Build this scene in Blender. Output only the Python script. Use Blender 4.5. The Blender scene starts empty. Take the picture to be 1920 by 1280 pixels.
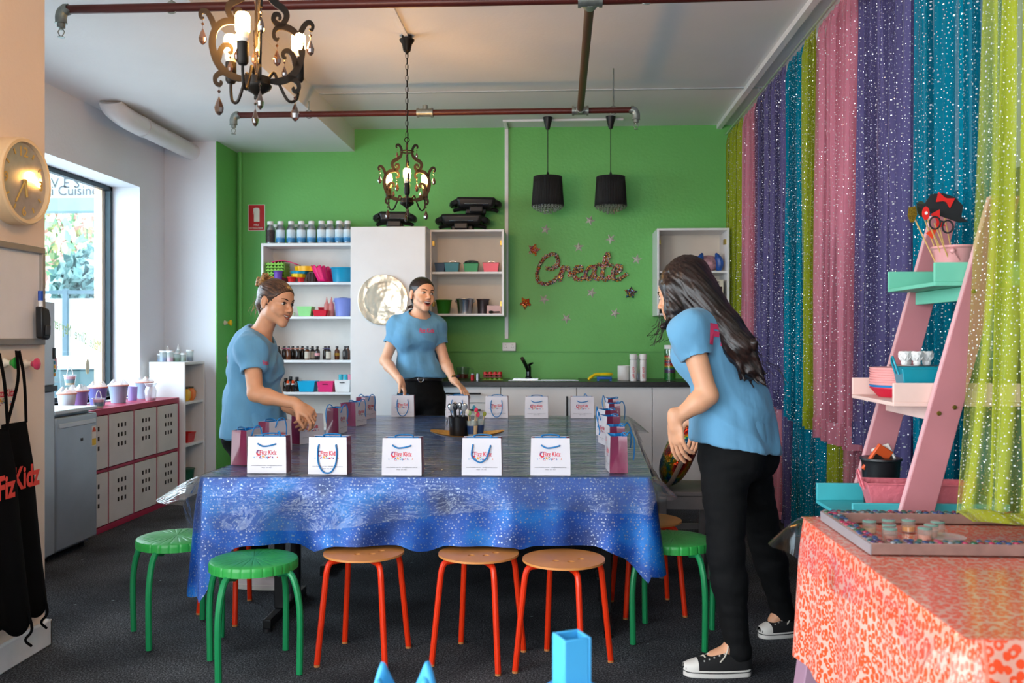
import bpy, bmesh, math, random
import numpy as np
from mathutils import Vector, Matrix, Euler, noise
R_ = random.Random(7)
PI = math.pi
scene = bpy.context.scene
C = scene.collection

# ---------------------------------------------------------------- camera
CAM_H = 1.24; FPX = 1700.0; HV = 635.0
YAW = math.atan(90 / 1700.0); cs, sn = math.cos(YAW), math.sin(YAW)
cam_d = bpy.data.cameras.new('camera'); cam = bpy.data.objects.new('camera', cam_d); C.objects.link(cam)
cam.location = (0, 0, CAM_H); cam.rotation_euler = (PI / 2, 0, YAW)
cam_d.sensor_width = 36.0; cam_d.lens = 36.0 * FPX / 1920.0
cam_d.shift_y = (HV - 640.0) / 1920.0
cam_d.clip_start = 0.05; cam_d.clip_end = 200
cam_d.dof.use_dof = True; cam_d.dof.focus_distance = 4.3; cam_d.dof.aperture_fstop = 5.0
scene.camera = cam

# ---------------------------------------------------------------- world, exposure, daylight portals
w = bpy.data.worlds.new('world'); scene.world = w; w.use_nodes = True
bg = w.node_tree.nodes['Background']
bg.inputs[0].default_value = (0.86, 0.94, 1.0, 1); bg.inputs[1].default_value = 10.0
scene.view_settings.view_transform = 'Standard'; scene.view_settings.look = 'None'
scene.view_settings.gamma = 1.0; scene.view_settings.use_curve_mapping = False
scene.view_settings.exposure = 0.0

def portal(name, loc, rot, sx, sy):
    l = bpy.data.lights.new(name, 'AREA'); l.shape = 'RECTANGLE'; l.size = sx; l.size_y = sy
    l.cycles.is_portal = True
    o = bpy.data.objects.new(name, l); C.objects.link(o); o.location = loc; o.rotation_euler = rot
portal('daylight_portal_window', (-3.62, 5.45, 1.58), (0, -PI / 2, 0), 1.7, 3.2)
portal('daylight_portal_side', (-2.16, 0.55, 1.4), (0, -PI / 2, 0), 2.5, 3.2)
portal('daylight_portal_shopfront', (-0.9, -1.75, 1.7), (PI / 2, 0, 0), 2.1, 1.7)

# ---------------------------------------------------------------- photo measuring helpers (pixel -> point on a real plane)
def atY(u, v, Y):
    t = (u - 960) / FPX; X = Y * (t * cs - sn) / (cs + t * sn)
    return Vector((X, Y, CAM_H + (HV - v) / FPX * (-X * sn + Y * cs)))
def atX(u, v, X):
    t = (u - 960) / FPX; Y = X * (cs + t * sn) / (t * cs - sn)
    return Vector((X, Y, CAM_H + (HV - v) / FPX * (-X * sn + Y * cs)))
def atZ(u, v, z):
    d = (CAM_H - z) * FPX / (v - HV); r = (u - 960) / FPX * d
    return Vector((r * cs - d * sn, r * sn + d * cs, z))

# ---------------------------------------------------------------- colour and materials
def lin(h):
    if isinstance(h, (tuple, list)): return tuple(h)[:3]
    h = h.lstrip('#'); o = []
    for i in (0, 2, 4):
        c = int(h[i:i + 2], 16) / 255.0
        o.append(c / 12.92 if c <= 0.04045 else ((c + 0.055) / 1.055) ** 2.4)
    return tuple(o)
MATS = {}
class NT:
    def __init__(s, name):
        s.m = bpy.data.materials.new(name); s.m.use_nodes = True
        s.t = s.m.node_tree; s.t.nodes.clear()
        s.out = s.t.nodes.new('ShaderNodeOutputMaterial')
    def n(s, typ, **kw):
        nd = s.t.nodes.new(typ)
        for k, v in kw.items():
            if k.startswith('i_'):
                k = k[2:]; k = int(k) if k.isdigit() else k.replace('_', ' ')
                if isinstance(v, bpy.types.NodeSocket): s.t.links.new(v, nd.inputs[k])
                else: nd.inputs[k].default_value = v
            else: setattr(nd, k, v)
        return nd
    def l(s, a, b): s.t.links.new(a, b)
    def math(s, op, a, b=0.0, c=None, clamp=False):
        nd = s.t.nodes.new('ShaderNodeMath'); nd.operation = op; nd.use_clamp = clamp
        for i, x in enumerate((a, b, c)):
            if x is None: continue
            if isinstance(x, bpy.types.NodeSocket): s.t.links.new(x, nd.inputs[i])
            else: nd.inputs[i].default_value = x
        return nd.outputs[0]
    def mix(s, fac, a, b):
        nd = s.t.nodes.new('ShaderNodeMix'); nd.data_type = 'RGBA'
        for i, x in ((0, fac), (6, a), (7, b)):
            if isinstance(x, bpy.types.NodeSocket): s.t.links.new(x, nd.inputs[i])
            else: nd.inputs[i].default_value = x if i == 0 else (*lin(x), 1)
        return nd.outputs[2]
    def coord(s, which='Object'): return s.n('ShaderNodeTexCoord').outputs[which]
    def ramp(s, fac, stops, interp='LINEAR'):
        nd = s.t.nodes.new('ShaderNodeValToRGB'); nd.color_ramp.interpolation = interp
        el = nd.color_ramp.elements
        while len(el) < len(stops): el.new(0.5)
        for e, (p, c) in zip(el, stops): e.position = p; e.color = (*lin(c), 1)
        s.l(fac, nd.inputs[0]); return nd.outputs[0]

def mat(name, col, rough=0.5, metal=0.0, var=0.06, vs=6.0, bump=0.0, bs=60.0, trans=0.0, emis=0.0, ecol=None,
        coat=0.0, spec=0.5, sheen=0.0, sss=0.0, ior=1.45, alpha=1.0):
    if name in MATS: return MATS[name]
    T = NT(name); p = T.n('ShaderNodeBsdfPrincipled'); T.l(p.outputs[0], T.out.inputs[0])
    base = lin(col)
    tc = T.coord()
    if var > 0:
        nz = T.n('ShaderNodeTexNoise', i_Vector=tc, i_Scale=vs, i_Detail=4.0)
        dk = tuple(max(0, c * (1 - var * 1.6)) for c in base); lt = tuple(min(1, c * (1 + var)) for c in base)
        mr = T.n('ShaderNodeMapRange', i_0=nz.outputs['Fac'], i_1=0.3, i_2=0.7)
        T.l(T.mix(mr.outputs[0], dk, lt), p.inputs['Base Color'])
    else: p.inputs['Base Color'].default_value = (*base, 1)
    p.inputs['Roughness'].default_value = rough; p.inputs['Metallic'].default_value = metal
    p.inputs['IOR'].default_value = ior; p.inputs['Specular IOR Level'].default_value = spec
    p.inputs['Transmission Weight'].default_value = trans; p.inputs['Coat Weight'].default_value = coat
    p.inputs['Sheen Weight'].default_value = sheen; p.inputs['Alpha'].default_value = alpha
    if sss > 0:
        p.inputs['Subsurface Weight'].default_value = sss
        p.inputs['Subsurface Radius'].default_value = (0.012, 0.005, 0.003); p.inputs['Subsurface Scale'].default_value = 0.6
    if emis > 0:
        p.inputs['Emission Color'].default_value = (*lin(ecol or col), 1); p.inputs['Emission Strength'].default_value = emis
    if bump > 0:
        nb = T.n('ShaderNodeTexNoise', i_Vector=tc, i_Scale=bs, i_Detail=3.0)
        b = T.n('ShaderNodeBump', i_Strength=bump, i_Distance=0.01, i_Height=nb.outputs['Fac']); T.l(b.outputs[0], p.inputs['Normal'])
    MATS[name] = T.m; return T.m

def glassy(name, tint='#ffffff', fac=0.12, rough=0.05, tfac=None):
    """clear sheet: mostly see-through with a mirror share that grows at grazing angles"""
    if name in MATS: return MATS[name]
    T = NT(name)
    tr = T.n('ShaderNodeBsdfTransparent'); tr.inputs[0].default_value = (*lin(tint), 1)
    gl = T.n('ShaderNodeBsdfGlossy', i_Roughness=rough)
    fr = T.n('ShaderNodeLayerWeight', i_Blend=0.5)
    f = T.math('ADD', T.math('MULTIPLY', T.math('POWER', fr.outputs['Facing'], 5.0), 0.9), fac * 0.3, clamp=True)
    m1 = T.n('ShaderNodeMixShader'); T.l(f, m1.inputs[0]); T.l(tr.outputs[0], m1.inputs[1]); T.l(gl.outputs[0], m1.inputs[2])
    if tfac:
        df = T.n('ShaderNodeBsdfDiffuse'); df.inputs[0].default_value = (*lin(tint), 1)
        m2 = T.n('ShaderNodeMixShader'); m2.inputs[0].default_value = tfac
        T.l(m1.outputs[0], m2.inputs[1]); T.l(df.outputs[0], m2.inputs[2]); T.l(m2.outputs[0], T.out.inputs[0])
    else: T.l(m1.outputs[0], T.out.inputs[0])
    MATS[name] = T.m; return T.m

# ---------------------------------------------------------------- objects
def tag(o, label=None, cat=None, group=None, kind=None):
    if label: o['label'] = label
    if cat: o['category'] = cat
    if group: o['group'] = group
    if kind: o['kind'] = kind
    return o
def thing(name, label, cat, loc=(0, 0, 0), rotz=0.0, group=None):
    o = bpy.data.objects.new(name, None); C.objects.link(o); o.empty_display_size = 0.1
    o.location = loc; o.rotation_euler = (0, 0, rotz)
    return tag(o, label, cat, group)
def copy_tree(o, parent=None):
    c = o.copy(); C.objects.link(c); c.parent = parent
    for ch in list(o.children): copy_tree(ch, c)
    return c
def link_mesh(name, me, parent=None, loc=None, rot=None):
    o = bpy.data.objects.new(name, me); C.objects.link(o)
    if parent is not None: o.parent = parent
    if loc is not None: o.location = loc
    if rot is not None: o.rotation_euler = rot
    return o

class MB:
    def __init__(s): s.v = []; s.f = []; s.m = []; s.mi = 0; s.uv = {}
    def add(s, vs, fs, uvs=None):
        b = len(s.v); s.v += [tuple(x) for x in vs]
        for k, f in enumerate(fs):
            s.f.append(tuple(i + b for i in f)); s.m.append(s.mi)
            if uvs: s.uv[len(s.f) - 1] = [uvs[i] for i in f]
        return s
    def box(s, x0, x1, y0, y1, z0, z1, M=None):
        vs = [Vector(p) for p in ((x0, y0, z0), (x1, y0, z0), (x1, y1, z0), (x0, y1, z0), (x0, y0, z1), (x1, y0, z1), (x1, y1, z1), (x0, y1, z1))]
        if M is not None: vs = [M @ p for p in vs]
        return s.add(vs, [(3, 2, 1, 0), (4, 5, 6, 7), (0, 1, 5, 4), (1, 2, 6, 5), (2, 3, 7, 6), (3, 0, 4, 7)])
    def cbox(s, c, size, M=None):
        c = Vector(c); h = Vector(size) / 2
        T = Matrix.Translation(c) @ (M.to_4x4() if M is not None else Matrix.Identity(4))
        return s.box(-h.x, h.x, -h.y, h.y, -h.z, h.z, T)
    def lathe(s, prof, seg=24, c=(0, 0, 0), M=None, sx=1.0, sy=1.0, ang=2 * PI):
        vs = []; n = len(prof); c = Vector(c); full = ang > 2 * PI - 1e-4; cols = seg if full else seg + 1
        for r, z in prof:
            for k in range(cols):
                t = ang * k / seg; p = Vector((r * math.cos(t) * sx, r * math.sin(t) * sy, z))
                vs.append((M @ p if M is not None else p) + c)
        fs = []
        for i in range(n - 1):
            for k in range(seg):
                k2 = (k + 1) % cols
                fs.append((i * cols + k, i * cols + k2, (i + 1) * cols + k2, (i + 1) * cols + k))
        if full:
            if prof[0][0] > 1e-6: fs.append(tuple(reversed(range(cols))))
            if prof[-1][0] > 1e-6: fs.append(tuple((n - 1) * cols + k for k in range(cols)))
        return s.add(vs, fs)
    def cyl(s, c, r, h, seg=20, r2=None):
        return s.lathe([(r, 0), (r if r2 is None else r2, h)], seg, c)
    def tube(s, pts, r, seg=8, closed=False, cap=True, flat=None):
        pts = [Vector(p) for p in pts]; n = len(pts)
        rs = r if isinstance(r, (list, tuple)) else [r] * n
        vs = []; up = None
        for i, p in enumerate(pts):
            a = pts[(i - 1) % n] if closed or i > 0 else p; b = pts[(i + 1) % n] if closed or i < n - 1 else p
            t = (b - a)
            t = t.normalized() if t.length > 1e-9 else Vector((0, 0, 1))
            if up is None: up = Vector((0, 0, 1)) if abs(t.z) < 0.9 else Vector((1, 0, 0))
            x = t.cross(up)
            if x.length < 1e-6: x = t.cross(Vector((0.3, 0.8, 0.2)))
            x.normalize(); y = x.cross(t).normalized(); up = y
            for k in range(seg):
                th = 2 * PI * k / seg
                fx, fy = flat if flat else (1, 1)
                vs.append(p + x * math.cos(th) * rs[i] * fx + y * math.sin(th) * rs[i] * fy)
        fs = []
        for i in range(n if closed else n - 1):
            j = (i + 1) % n
            for k in range(seg):
                k2 = (k + 1) % seg; fs.append((i * seg + k, i * seg + k2, j * seg + k2, j * seg + k))
        if cap and not closed:
            fs.append(tuple(reversed(range(seg)))); fs.append(tuple((n - 1) * seg + k for k in range(seg)))
        return s.add(vs, fs)
    def sph(s, c, r, seg=16, rings=10, sc=(1, 1, 1), M=None):
        prof = [(math.sin(PI * i / rings), -math.cos(PI * i / rings)) for i in range(rings + 1)]
        b = len(s.v); c = Vector(c); vs = []; fs = []
        vs.append(Vector((0, 0, -1)))
        for i in range(1, rings):
            for k in range(seg):
                t = 2 * PI * k / seg; vs.append(Vector((prof[i][0] * math.cos(t), prof[i][0] * math.sin(t), prof[i][1])))
        vs.append(Vector((0, 0, 1))); L = len(vs) - 1
        for k in range(seg):
            k2 = (k + 1) % seg; fs.append((0, 1 + k2, 1 + k)); fs.append((L, L - seg + k, L - seg + k2))
        for i in range(rings - 2):
            for k in range(seg):
                k2 = (k + 1) % seg; o = 1 + i * seg; fs.append((o + k, o + k2, o + seg + k2, o + seg + k))
        out = []
        for p in vs:
            q = Vector((p.x * r * sc[0], p.y * r * sc[1], p.z * r * sc[2]))
            if M is not None: q = M @ q
            out.append(q + c)
        return s.add(out, fs)
    def prism(s, poly, d0, d1, fn):
        """poly 2-D outline extruded between d0 and d1; fn(a, b, d) -> point"""
        n = len(poly); vs = [fn(a, b, d0) for a, b in poly] + [fn(a, b, d1) for a, b in poly]
        fs = [tuple(reversed(range(n))), tuple(range(n, 2 * n))] + [(i, (i + 1) % n, n + (i + 1) % n, n + i) for i in range(n)]
        return s.add(vs, fs)
    def grid(s, fn, nu, nv, closeu=False, uvfn=None, flip=False):
        cols = nu if closeu else nu + 1; vs = []; uvs = [] if uvfn else None
        for j in range(nv + 1):
            for i in range(cols):
                vs.append(fn(i / nu, j / nv))
                if uvfn: uvs.append(uvfn(i / nu, j / nv))
        fs = []
        for j in range(nv):
            for i in range(nu):
                i2 = (i + 1) % cols; q = (j * cols + i, j * cols + i2, (j + 1) * cols + i2, (j + 1) * cols + i)
                fs.append(tuple(reversed(q)) if flip else q)
        return s.add(vs, fs, uvs)
    def mesh(s, name, mats, smooth=35, bevel=0):
        me = bpy.data.meshes.new(name); me.from_pydata(s.v, [], s.f)
        if not isinstance(mats, (list, tuple)): mats = [mats]
        for m in mats: me.materials.append(m)
        if len(mats) > 1: me.polygons.foreach_set('material_index', s.m)
        if s.uv:
            ul = me.uv_layers.new(name='UVMap')
            for fi, us in s.uv.items():
                for li, u in zip(me.polygons[fi].loop_indices, us): ul.data[li].uv = u
        if smooth:
            me.polygons.foreach_set('use_smooth', [True] * len(me.polygons)); me.set_sharp_from_angle(angle=math.radians(smooth))
        me.update(); return me
    def build(s, name, mats, parent=None, smooth=35, bevel=0.0, loc=None, rot=None, world=False, bseg=2):
        if world and parent is not None:
            L = parent.location; cz, sz = math.cos(-parent.rotation_euler.z), math.sin(-parent.rotation_euler.z)
            s.v = [((x - L.x) * cz - (y - L.y) * sz, (x - L.x) * sz + (y - L.y) * cz, z - L.z) for x, y, z in s.v]
        o = link_mesh(name, s.mesh(name, mats, smooth), parent, loc, rot)
        if bevel:
            b = o.modifiers.new('bevel', 'BEVEL'); b.width = bevel; b.segments = bseg; b.limit_method = 'ANGLE'; b.angle_limit = math.radians(40)
        return o
    def text(s, txt, size, fn, width=None, bold=0.0, shear=0.0):
        """adds flat lettering; fn(x, y) -> point; returns its width"""
        me = text_mesh(txt, bold, shear)
        xs = [v.co.x for v in me.vertices]; x0, x1 = min(xs), max(xs)
        k = size if width is None else width / (x1 - x0)
        s.add([fn((v.co.x - x0) * k, v.co.y * (size if width else k)) for v in me.vertices], [tuple(p.vertices) for p in me.polygons])
        return (x1 - x0) * k
_TX = {}
def text_mesh(txt, bold=0.0, shear=0.0):
    key = (txt, bold, shear)
    if key in _TX: return _TX[key]
    cu = bpy.data.curves.new('lettering', 'FONT'); cu.body = txt; cu.size = 1.0; cu.offset = bold; cu.shear = shear; cu.resolution_u = 3
    o = bpy.data.objects.new('lettering_tmp', cu); C.objects.link(o)
    dg = bpy.context.evaluated_depsgraph_get(); me = bpy.data.meshes.new_from_object(o.evaluated_get(dg))
    bpy.data.objects.remove(o); bpy.data.curves.remove(cu); _TX[key] = me
    return me
def rect_ring(a0, a1, b0, b1, t):
    return a0, a1, b0, b1, t
def arc(c, r, a0, a1, n, fn):
    return [fn(c[0] + r * math.cos(a0 + (a1 - a0) * i / n), c[1] + r * math.sin(a0 + (a1 - a0) * i / n)) for i in range(n + 1)]
def struct(name, mb, m, parent=None, label=None, **kw):
    o = mb.build(name, m, parent, **kw)
    if parent is None: o['kind'] = 'structure'
    if label: o['label'] = label
    return o
def smooth_path(pts, n=6, closed=False):
    """Catmull-Rom through 2-D or 3-D points"""
    P = [Vector(p) for p in pts]; L = len(P); out = []
    for i in range(L if closed else L - 1):
        p0 = P[(i - 1) % L] if closed or i > 0 else P[0] * 2 - P[1]
        p1 = P[i]; p2 = P[(i + 1) % L]
        p3 = P[(i + 2) % L] if closed or i < L - 2 else P[-1] * 2 - P[-2]
        for k in range(n):
            t = k / n
            out.append(0.5 * ((2 * p1) + (p2 - p0) * t + (2 * p0 - 5 * p1 + 4 * p2 - p3) * t * t + (3 * p1 - p0 - 3 * p2 + p3) * t ** 3))
    if not closed: out.append(P[-1])
    return out
# ================================================================ THE ROOM
YB = 7.76; XL = -3.25; XR = 1.52; ZC = 3.05; ZS = 2.86; XS = -1.775; YF = -1.7
XST = -2.08; YST = 3.56; YP = 7.30; XP = -2.82
def wallpaint(name, col, rough=0.6, var=0.03, bump=0.12):
    return mat(name, col, rough, var=var, vs=1.3, bump=bump, bs=45)
m_green = wallpaint('green_wall_paint', '#6cba62', 0.5, 0.05, 0.22)
m_white = wallpaint('white_wall_paint', '#e6ebf2', 0.6, 0.02)
m_cream = wallpaint('cream_wall_paint', '#ead6c2', 0.6, 0.02)
m_ceil = wallpaint('ceiling_paint', '#e2e3e4', 0.65, 0.03, 0.1)
m_trim = mat('white_gloss_trim', '#e9e9ea', 0.4, var=0.04, vs=9)

def carpet():
    T = NT('charcoal_carpet'); p = T.n('ShaderNodeBsdfPrincipled'); T.l(p.outputs[0], T.out.inputs[0])
    co = T.coord()
    n1 = T.n('ShaderNodeTexNoise', i_Vector=co, i_Scale=150.0, i_Detail=4.0, i_Roughness=.75)
    n2 = T.n('ShaderNodeTexNoise', i_Vector=co, i_Scale=2.2, i_Detail=5.0)
    base = T.ramp(n1.outputs['Fac'], [(0.36, '#1b1d20'), (0.5, '#44474c'), (0.64, '#8f9398')])
    big = T.mix(T.n('ShaderNodeMapRange', i_0=n2.outputs['Fac'], i_1=0.35, i_2=0.7).outputs[0], '#a5a5a8', '#ffffff')
    mul = T.n('ShaderNodeMix', data_type='RGBA', blend_type='MULTIPLY'); mul.inputs[0].default_value = 1
    T.l(base, mul.inputs[6]); T.l(big, mul.inputs[7])
    vo = T.n('ShaderNodeTexVoronoi', i_Vector=co, i_Scale=7.0, feature='F1')
    st = T.n('ShaderNodeTexNoise', i_Vector=co, i_Scale=40.0, i_Detail=2.0)
    d = T.math('ADD', vo.outputs['Distance'], T.math('MULTIPLY', st.outputs['Fac'], 0.12))
    spot = T.math('LESS_THAN', d, 0.105)
    cm = T.mix(spot, (0, 0, 0), '#8a9a98'); T.l(mul.outputs[2], T.t.nodes[cm.node.name].inputs[6])
    T.l(cm, p.inputs['Base Color']); p.inputs['Roughness'].default_value = 0.95; p.inputs['Specular IOR Level'].default_value = 0.15
    b = T.n('ShaderNodeBump', i_Strength=0.6, i_Distance=0.004, i_Height=n1.outputs['Fac']); T.l(b.outputs[0], p.inputs['Normal'])
    return T.m
struct('floor', MB().box(-3.7, XR + .1, YF, YB + .1, -0.1, 0), carpet(), label='charcoal flecked carpet floor with pale paint spots')
struct('ceiling', MB().box(XS, XR + .1, YF - .1, YB + .1, ZC, ZC + .12), m_ceil, label='white plaster ceiling over the big table')
struct('ceiling_soffit', MB().box(-3.7, XS, YF - .1, YB + .1, ZS, ZC + .12), m_ceil, label='lower white ceiling soffit beside the window')
struct('ceiling_seam', MB().box(XS, XR, 6.60, 6.63, ZC - .006, ZC), mat('seam_paint', '#b9c2c6', .7))
struct('wall_back', MB().box(XL - .2, XR + .2, YB, YB + .15, 0, ZC + .1), m_green, label='bright green painted back wall')
mb = MB(); mb.mi = 0; mb.box(XL - .2, XP, YP, YB, 0, ZS)
pier = struct('wall_pier', mb, [m_white], label='white pier wall in the corner beside the window')
struct('wall_recess', MB().box(XP, XP + .012, YP + .0, YB, 0, ZS), m_green, label='narrow green return wall of the recess')
struct('trim_1', MB().tube([(XP + .045, YB - .02, 0.0), (XP + .045, YB - .02, ZS)], .018, 10), m_green, label='green painted pipe in the wall corner')
struct('trim_2', MB().box(-1.05, XR, YB - .018, YB, 1.130, 1.152), m_green, label='green ledge line on the back wall')

# right wall: pale above, dark blue grey below, hidden behind the sheer curtains
T = NT('right_wall_paint'); p = T.n('ShaderNodeBsdfPrincipled', i_Roughness=0.6); T.l(p.outputs[0], T.out.inputs[0])
sep = T.n('ShaderNodeSeparateXYZ', i_0=T.coord()); up = T.math('GREATER_THAN', sep.outputs[2], 1.81)
T.l(T.mix(up, '#47606e', '#d9dde0'), p.inputs['Base Color'])
struct('wall_right', MB().box(XR, XR + .12, YF, YB, 0, ZC), T.m, label='two tone wall behind the sheer curtains')
struct('trim_3', MB().box(1.325, 1.365, YF, YB, ZC - .035, ZC), m_trim, label='white cornice above the curtains')
struct('trim_4', MB().tube([(1.40, 1.0, 2.965), (1.40, YB - .02, 2.965)], .008, 8), mat('curtain_wire', '#d8d8d8', .3, .8), label='curtain wire along the right wall')

# left wall with the window opening
WY0, WY1, WZ0, WZ1 = 4.0, 6.86, 0.80, 2.415
mb = MB()
mb.box(XL - .34, XL, YST, WY0, 0, ZS); mb.box(XL - .34, XL, WY1, YP, 0, ZS)
mb.box(XL - .34, XL, WY0, WY1, 0, WZ0); mb.box(XL - .34, XL, WY0, WY1, WZ1, ZS)
struct('wall_left', mb, m_white, label='white left wall around the window')
# near return wall with the clock, and the shopfront side towards the street
struct('wall_near', MB().box(XST - .16, XST, 2.25, YST, 0, ZS), m_cream, label='cream wall with clock and whiteboard')
struct('wall_link', MB().box(-3.7, XST - .16, YST - .16, YST, 0, ZS), m_white)
struct('wall_side', MB().box(XST - .16, XST, YF, 2.25, 2.7, ZS).box(XST - .16, XST, YF, 2.25, 0, .12).box(XST - .16, XST, YF, -1.1, 0, ZS), m_cream)
struct('wall_front', MB().box(XST, -1.9, YF - .12, YF, 0, ZC).box(.1, XR, YF - .12, YF, 0, ZC).box(-1.9, .1, YF - .12, YF, 2.5, ZC).box(-1.9, .1, YF - .12, YF, 0, .9), m_cream)
struct('baseboard_left', MB().box(XST, XST + .022, 2.25, YST + .02, 0, .105).box(XST - .16, XST + .022, YST, YST + .02, 0, .105), m_trim, bevel=.006, label='scuffed white baseboard')

# ---------------------------------------------------------------- the window
win = bpy.data.objects.new('window_1', None); C.objects.link(win); win.location = (XL - .2, (WY0 + WY1) / 2, WZ0); win['kind'] = 'structure'
win['label'] = 'wide shop window with dark thin frame beside the red cube shelf'
m_dk = mat('dark_window_metal', '#2c3a40', .4, .5); XG = XL - .235
mb = MB(); t = .035
mb.box(XG - .025, XG + .02, WY0, WY0 + t, WZ0, WZ1); mb.box(XG - .025, XG + .02, WY1 - t, WY1, WZ0, WZ1)
mb.box(XG - .025, XG + .02, WY0, WY1, WZ0, WZ0 + t); mb.box(XG - .025, XG + .02, WY0, WY1, WZ1 - t, WZ1)
mb.build('window_frame', m_dk, win, world=True, bevel=.003)
MB().box(XG - .09, XG - .03, WY1 - .07, WY1, WZ0, WZ1).build('outer_jamb', mat('peach_timber', '#e0b690', .6), win, world=True)
MB().box(XG - .004, XG, WY0 + t, WY1 - t, WZ0 + t, WZ1 - t).build('window_pane', glassy('window_glass', '#f4fbff', .1, .02), win, world=True)
MB().box(XL - .2, XL + .03, WY0, WY1, WZ0 - .03, WZ0).build('window_sill', m_trim, win, world=True, bevel=.004)
# yellow lettering stuck on the outside of the pane, so it reads backwards from in here, and two paper leaves
m_let = mat('yellow_window_letters', '#d3e04a', .5)
mb = MB()
pa = atX(98, 612, XG); pb = atX(190, 660, XG)
ax = (pa - pb); L_ = ax.length; ax.normalize(); upv = Vector((0, 0, 1))
mb.text('Make  Slime  Mayhem', .12, lambda x, y: pb + ax * x + upv * (y + .0) + Vector((-.006, 0, 0)), width=L_)
mb.build('window_lettering', m_let, win, world=True, smooth=0)
def blob(c, r, M=None, n=9, sq=1.3):
    return [(c.y + r * math.cos(2 * PI * i / n) * .6, c.z + r * sq * math.sin(2 * PI * i / n)) for i in range(n)]
for (u, v, mm) in ((166, 687, mat('ochre_paper', '#c9a35c', .8)), (105, 682, mat('pink_paper', '#e88a8a', .8))):
    c = atX(u, v, XG); MB().prism(blob(c, .045), XG - .008, XG - .006, lambda a, b, d: (d, a, b)).build('window_decal', mm, win, world=True)

# ---------------------------------------------------------------- outside, beyond the glass
struct('ground', MB().box(-30, -3.6, -2, 40, -.2, -.05), mat('street_paving', '#b9b8b4', .9, var=.2, vs=3), label='grey paving outside the window')
g = thing('shop_fascia', 'white sign board with grey serif lettering across the lane outside the window', 'sign', (-8.6, 15.0, 0))
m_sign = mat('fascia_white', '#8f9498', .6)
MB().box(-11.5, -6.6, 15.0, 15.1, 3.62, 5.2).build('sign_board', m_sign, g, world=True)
mb = MB(); y = 14.98
p0 = atY(95, 352, y); mb.text('V E S', .24, lambda a, b: (p0.x + a, y, p0.z + b))
p0 = atY(76, 366, y); mb.text('nti Cuisine', .235, lambda a, b: (p0.x + a, y, p0.z + b))
mb.build('lettering', mat('fascia_grey', '#24282c', .6), g, world=True, smooth=0)
MB().box(-11.5, -6.6, 14.9, 15.2, 3.40, 3.62).build('beam', mat('fascia_steel', '#5b7880', .5), g, world=True)
for x in (-11.2, -7.05): MB().box(x - .07, x + .07, 14.95, 15.09, -.05, 3.4).build('post', mat('fascia_steel', '#5b7880'), g, world=True)

def leafy(name, label, base, h, rx, rz, cols, n, seed, cz):
    rr = random.Random(seed); t = thing(name, label, 'tree', base)
    MB().tube([(0, 0, 0), (.06, 0, cz * .5), (0, .05, cz)], [.14, .11, .06], 8).build('trunk', mat('bark', '#54463a', .9), t)
    mb = MB()
    for i in range(n):
        d = Vector((rr.gauss(0, 1), rr.gauss(0, 1), rr.gauss(0, 1))).normalized() * rr.random() ** .4
        c = Vector((d.x * rx, d.y * rx, cz + d.z * rz)); q = Euler((rr.random() * 6, rr.random() * 6, rr.random() * 6)).to_matrix(); s = rr.uniform(.08, .16)
        mb.mi = min(len(cols) - 1, int(rr.random() ** 1.3 * len(cols)))
        mb.add([c + q @ Vector(p) * s for p in ((-1, 0, 0), (0, -.55, .1), (1.1, 0, 0), (0, .55, .1))], [(0, 1, 2, 3)])
    o = mb.build('foliage', cols, t, smooth=0); o['kind'] = 'stuff'
lg = [mat('leaf_green', '#6fa07a', .7), mat('leaf_pale', '#a8c49a', .7), mat('leaf_pink', '#cf9a92', .7), mat('leaf_yellow', '#cfcf9a', .7)]
leafy('maple_tree', 'leafy tree with red and pale green leaves beyond the window', (-11.9, 21.5, -.05), 4, 1.9, 1.3, [lg[2], lg[1], lg[0], lg[3]], 2600, 3, 3.75)
leafy('dark_tree', 'dark blue green shrubby tree behind the white fence outside', (-9.6, 18.3, -.05), 3, .85, .8, [mat('leaf_dark', '#4f7472', .7), mat('leaf_teal', '#7d9a98', .7)], 1800, 4, 2.35)
fn = thing('panel_fence', 'white panel fence with dark posts outside the window', 'fence', (-9, 17.0, -.05))
for i in range(4):
    x = -12.2 + i * 1.35
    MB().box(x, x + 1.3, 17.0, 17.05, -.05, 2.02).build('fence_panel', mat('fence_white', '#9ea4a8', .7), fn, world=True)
    MB().box(x - .045, x + .045, 16.93, 17.0, -.05, 2.2).build('fence_post', mat('fence_post', '#3d5560', .6), fn, world=True)
MB().box(-12.3, -6.7, 16.95, 17.0, 2.10, 2.17).build('fence_rail', mat('fence_post', '#3d5560'), fn, world=True)
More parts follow.
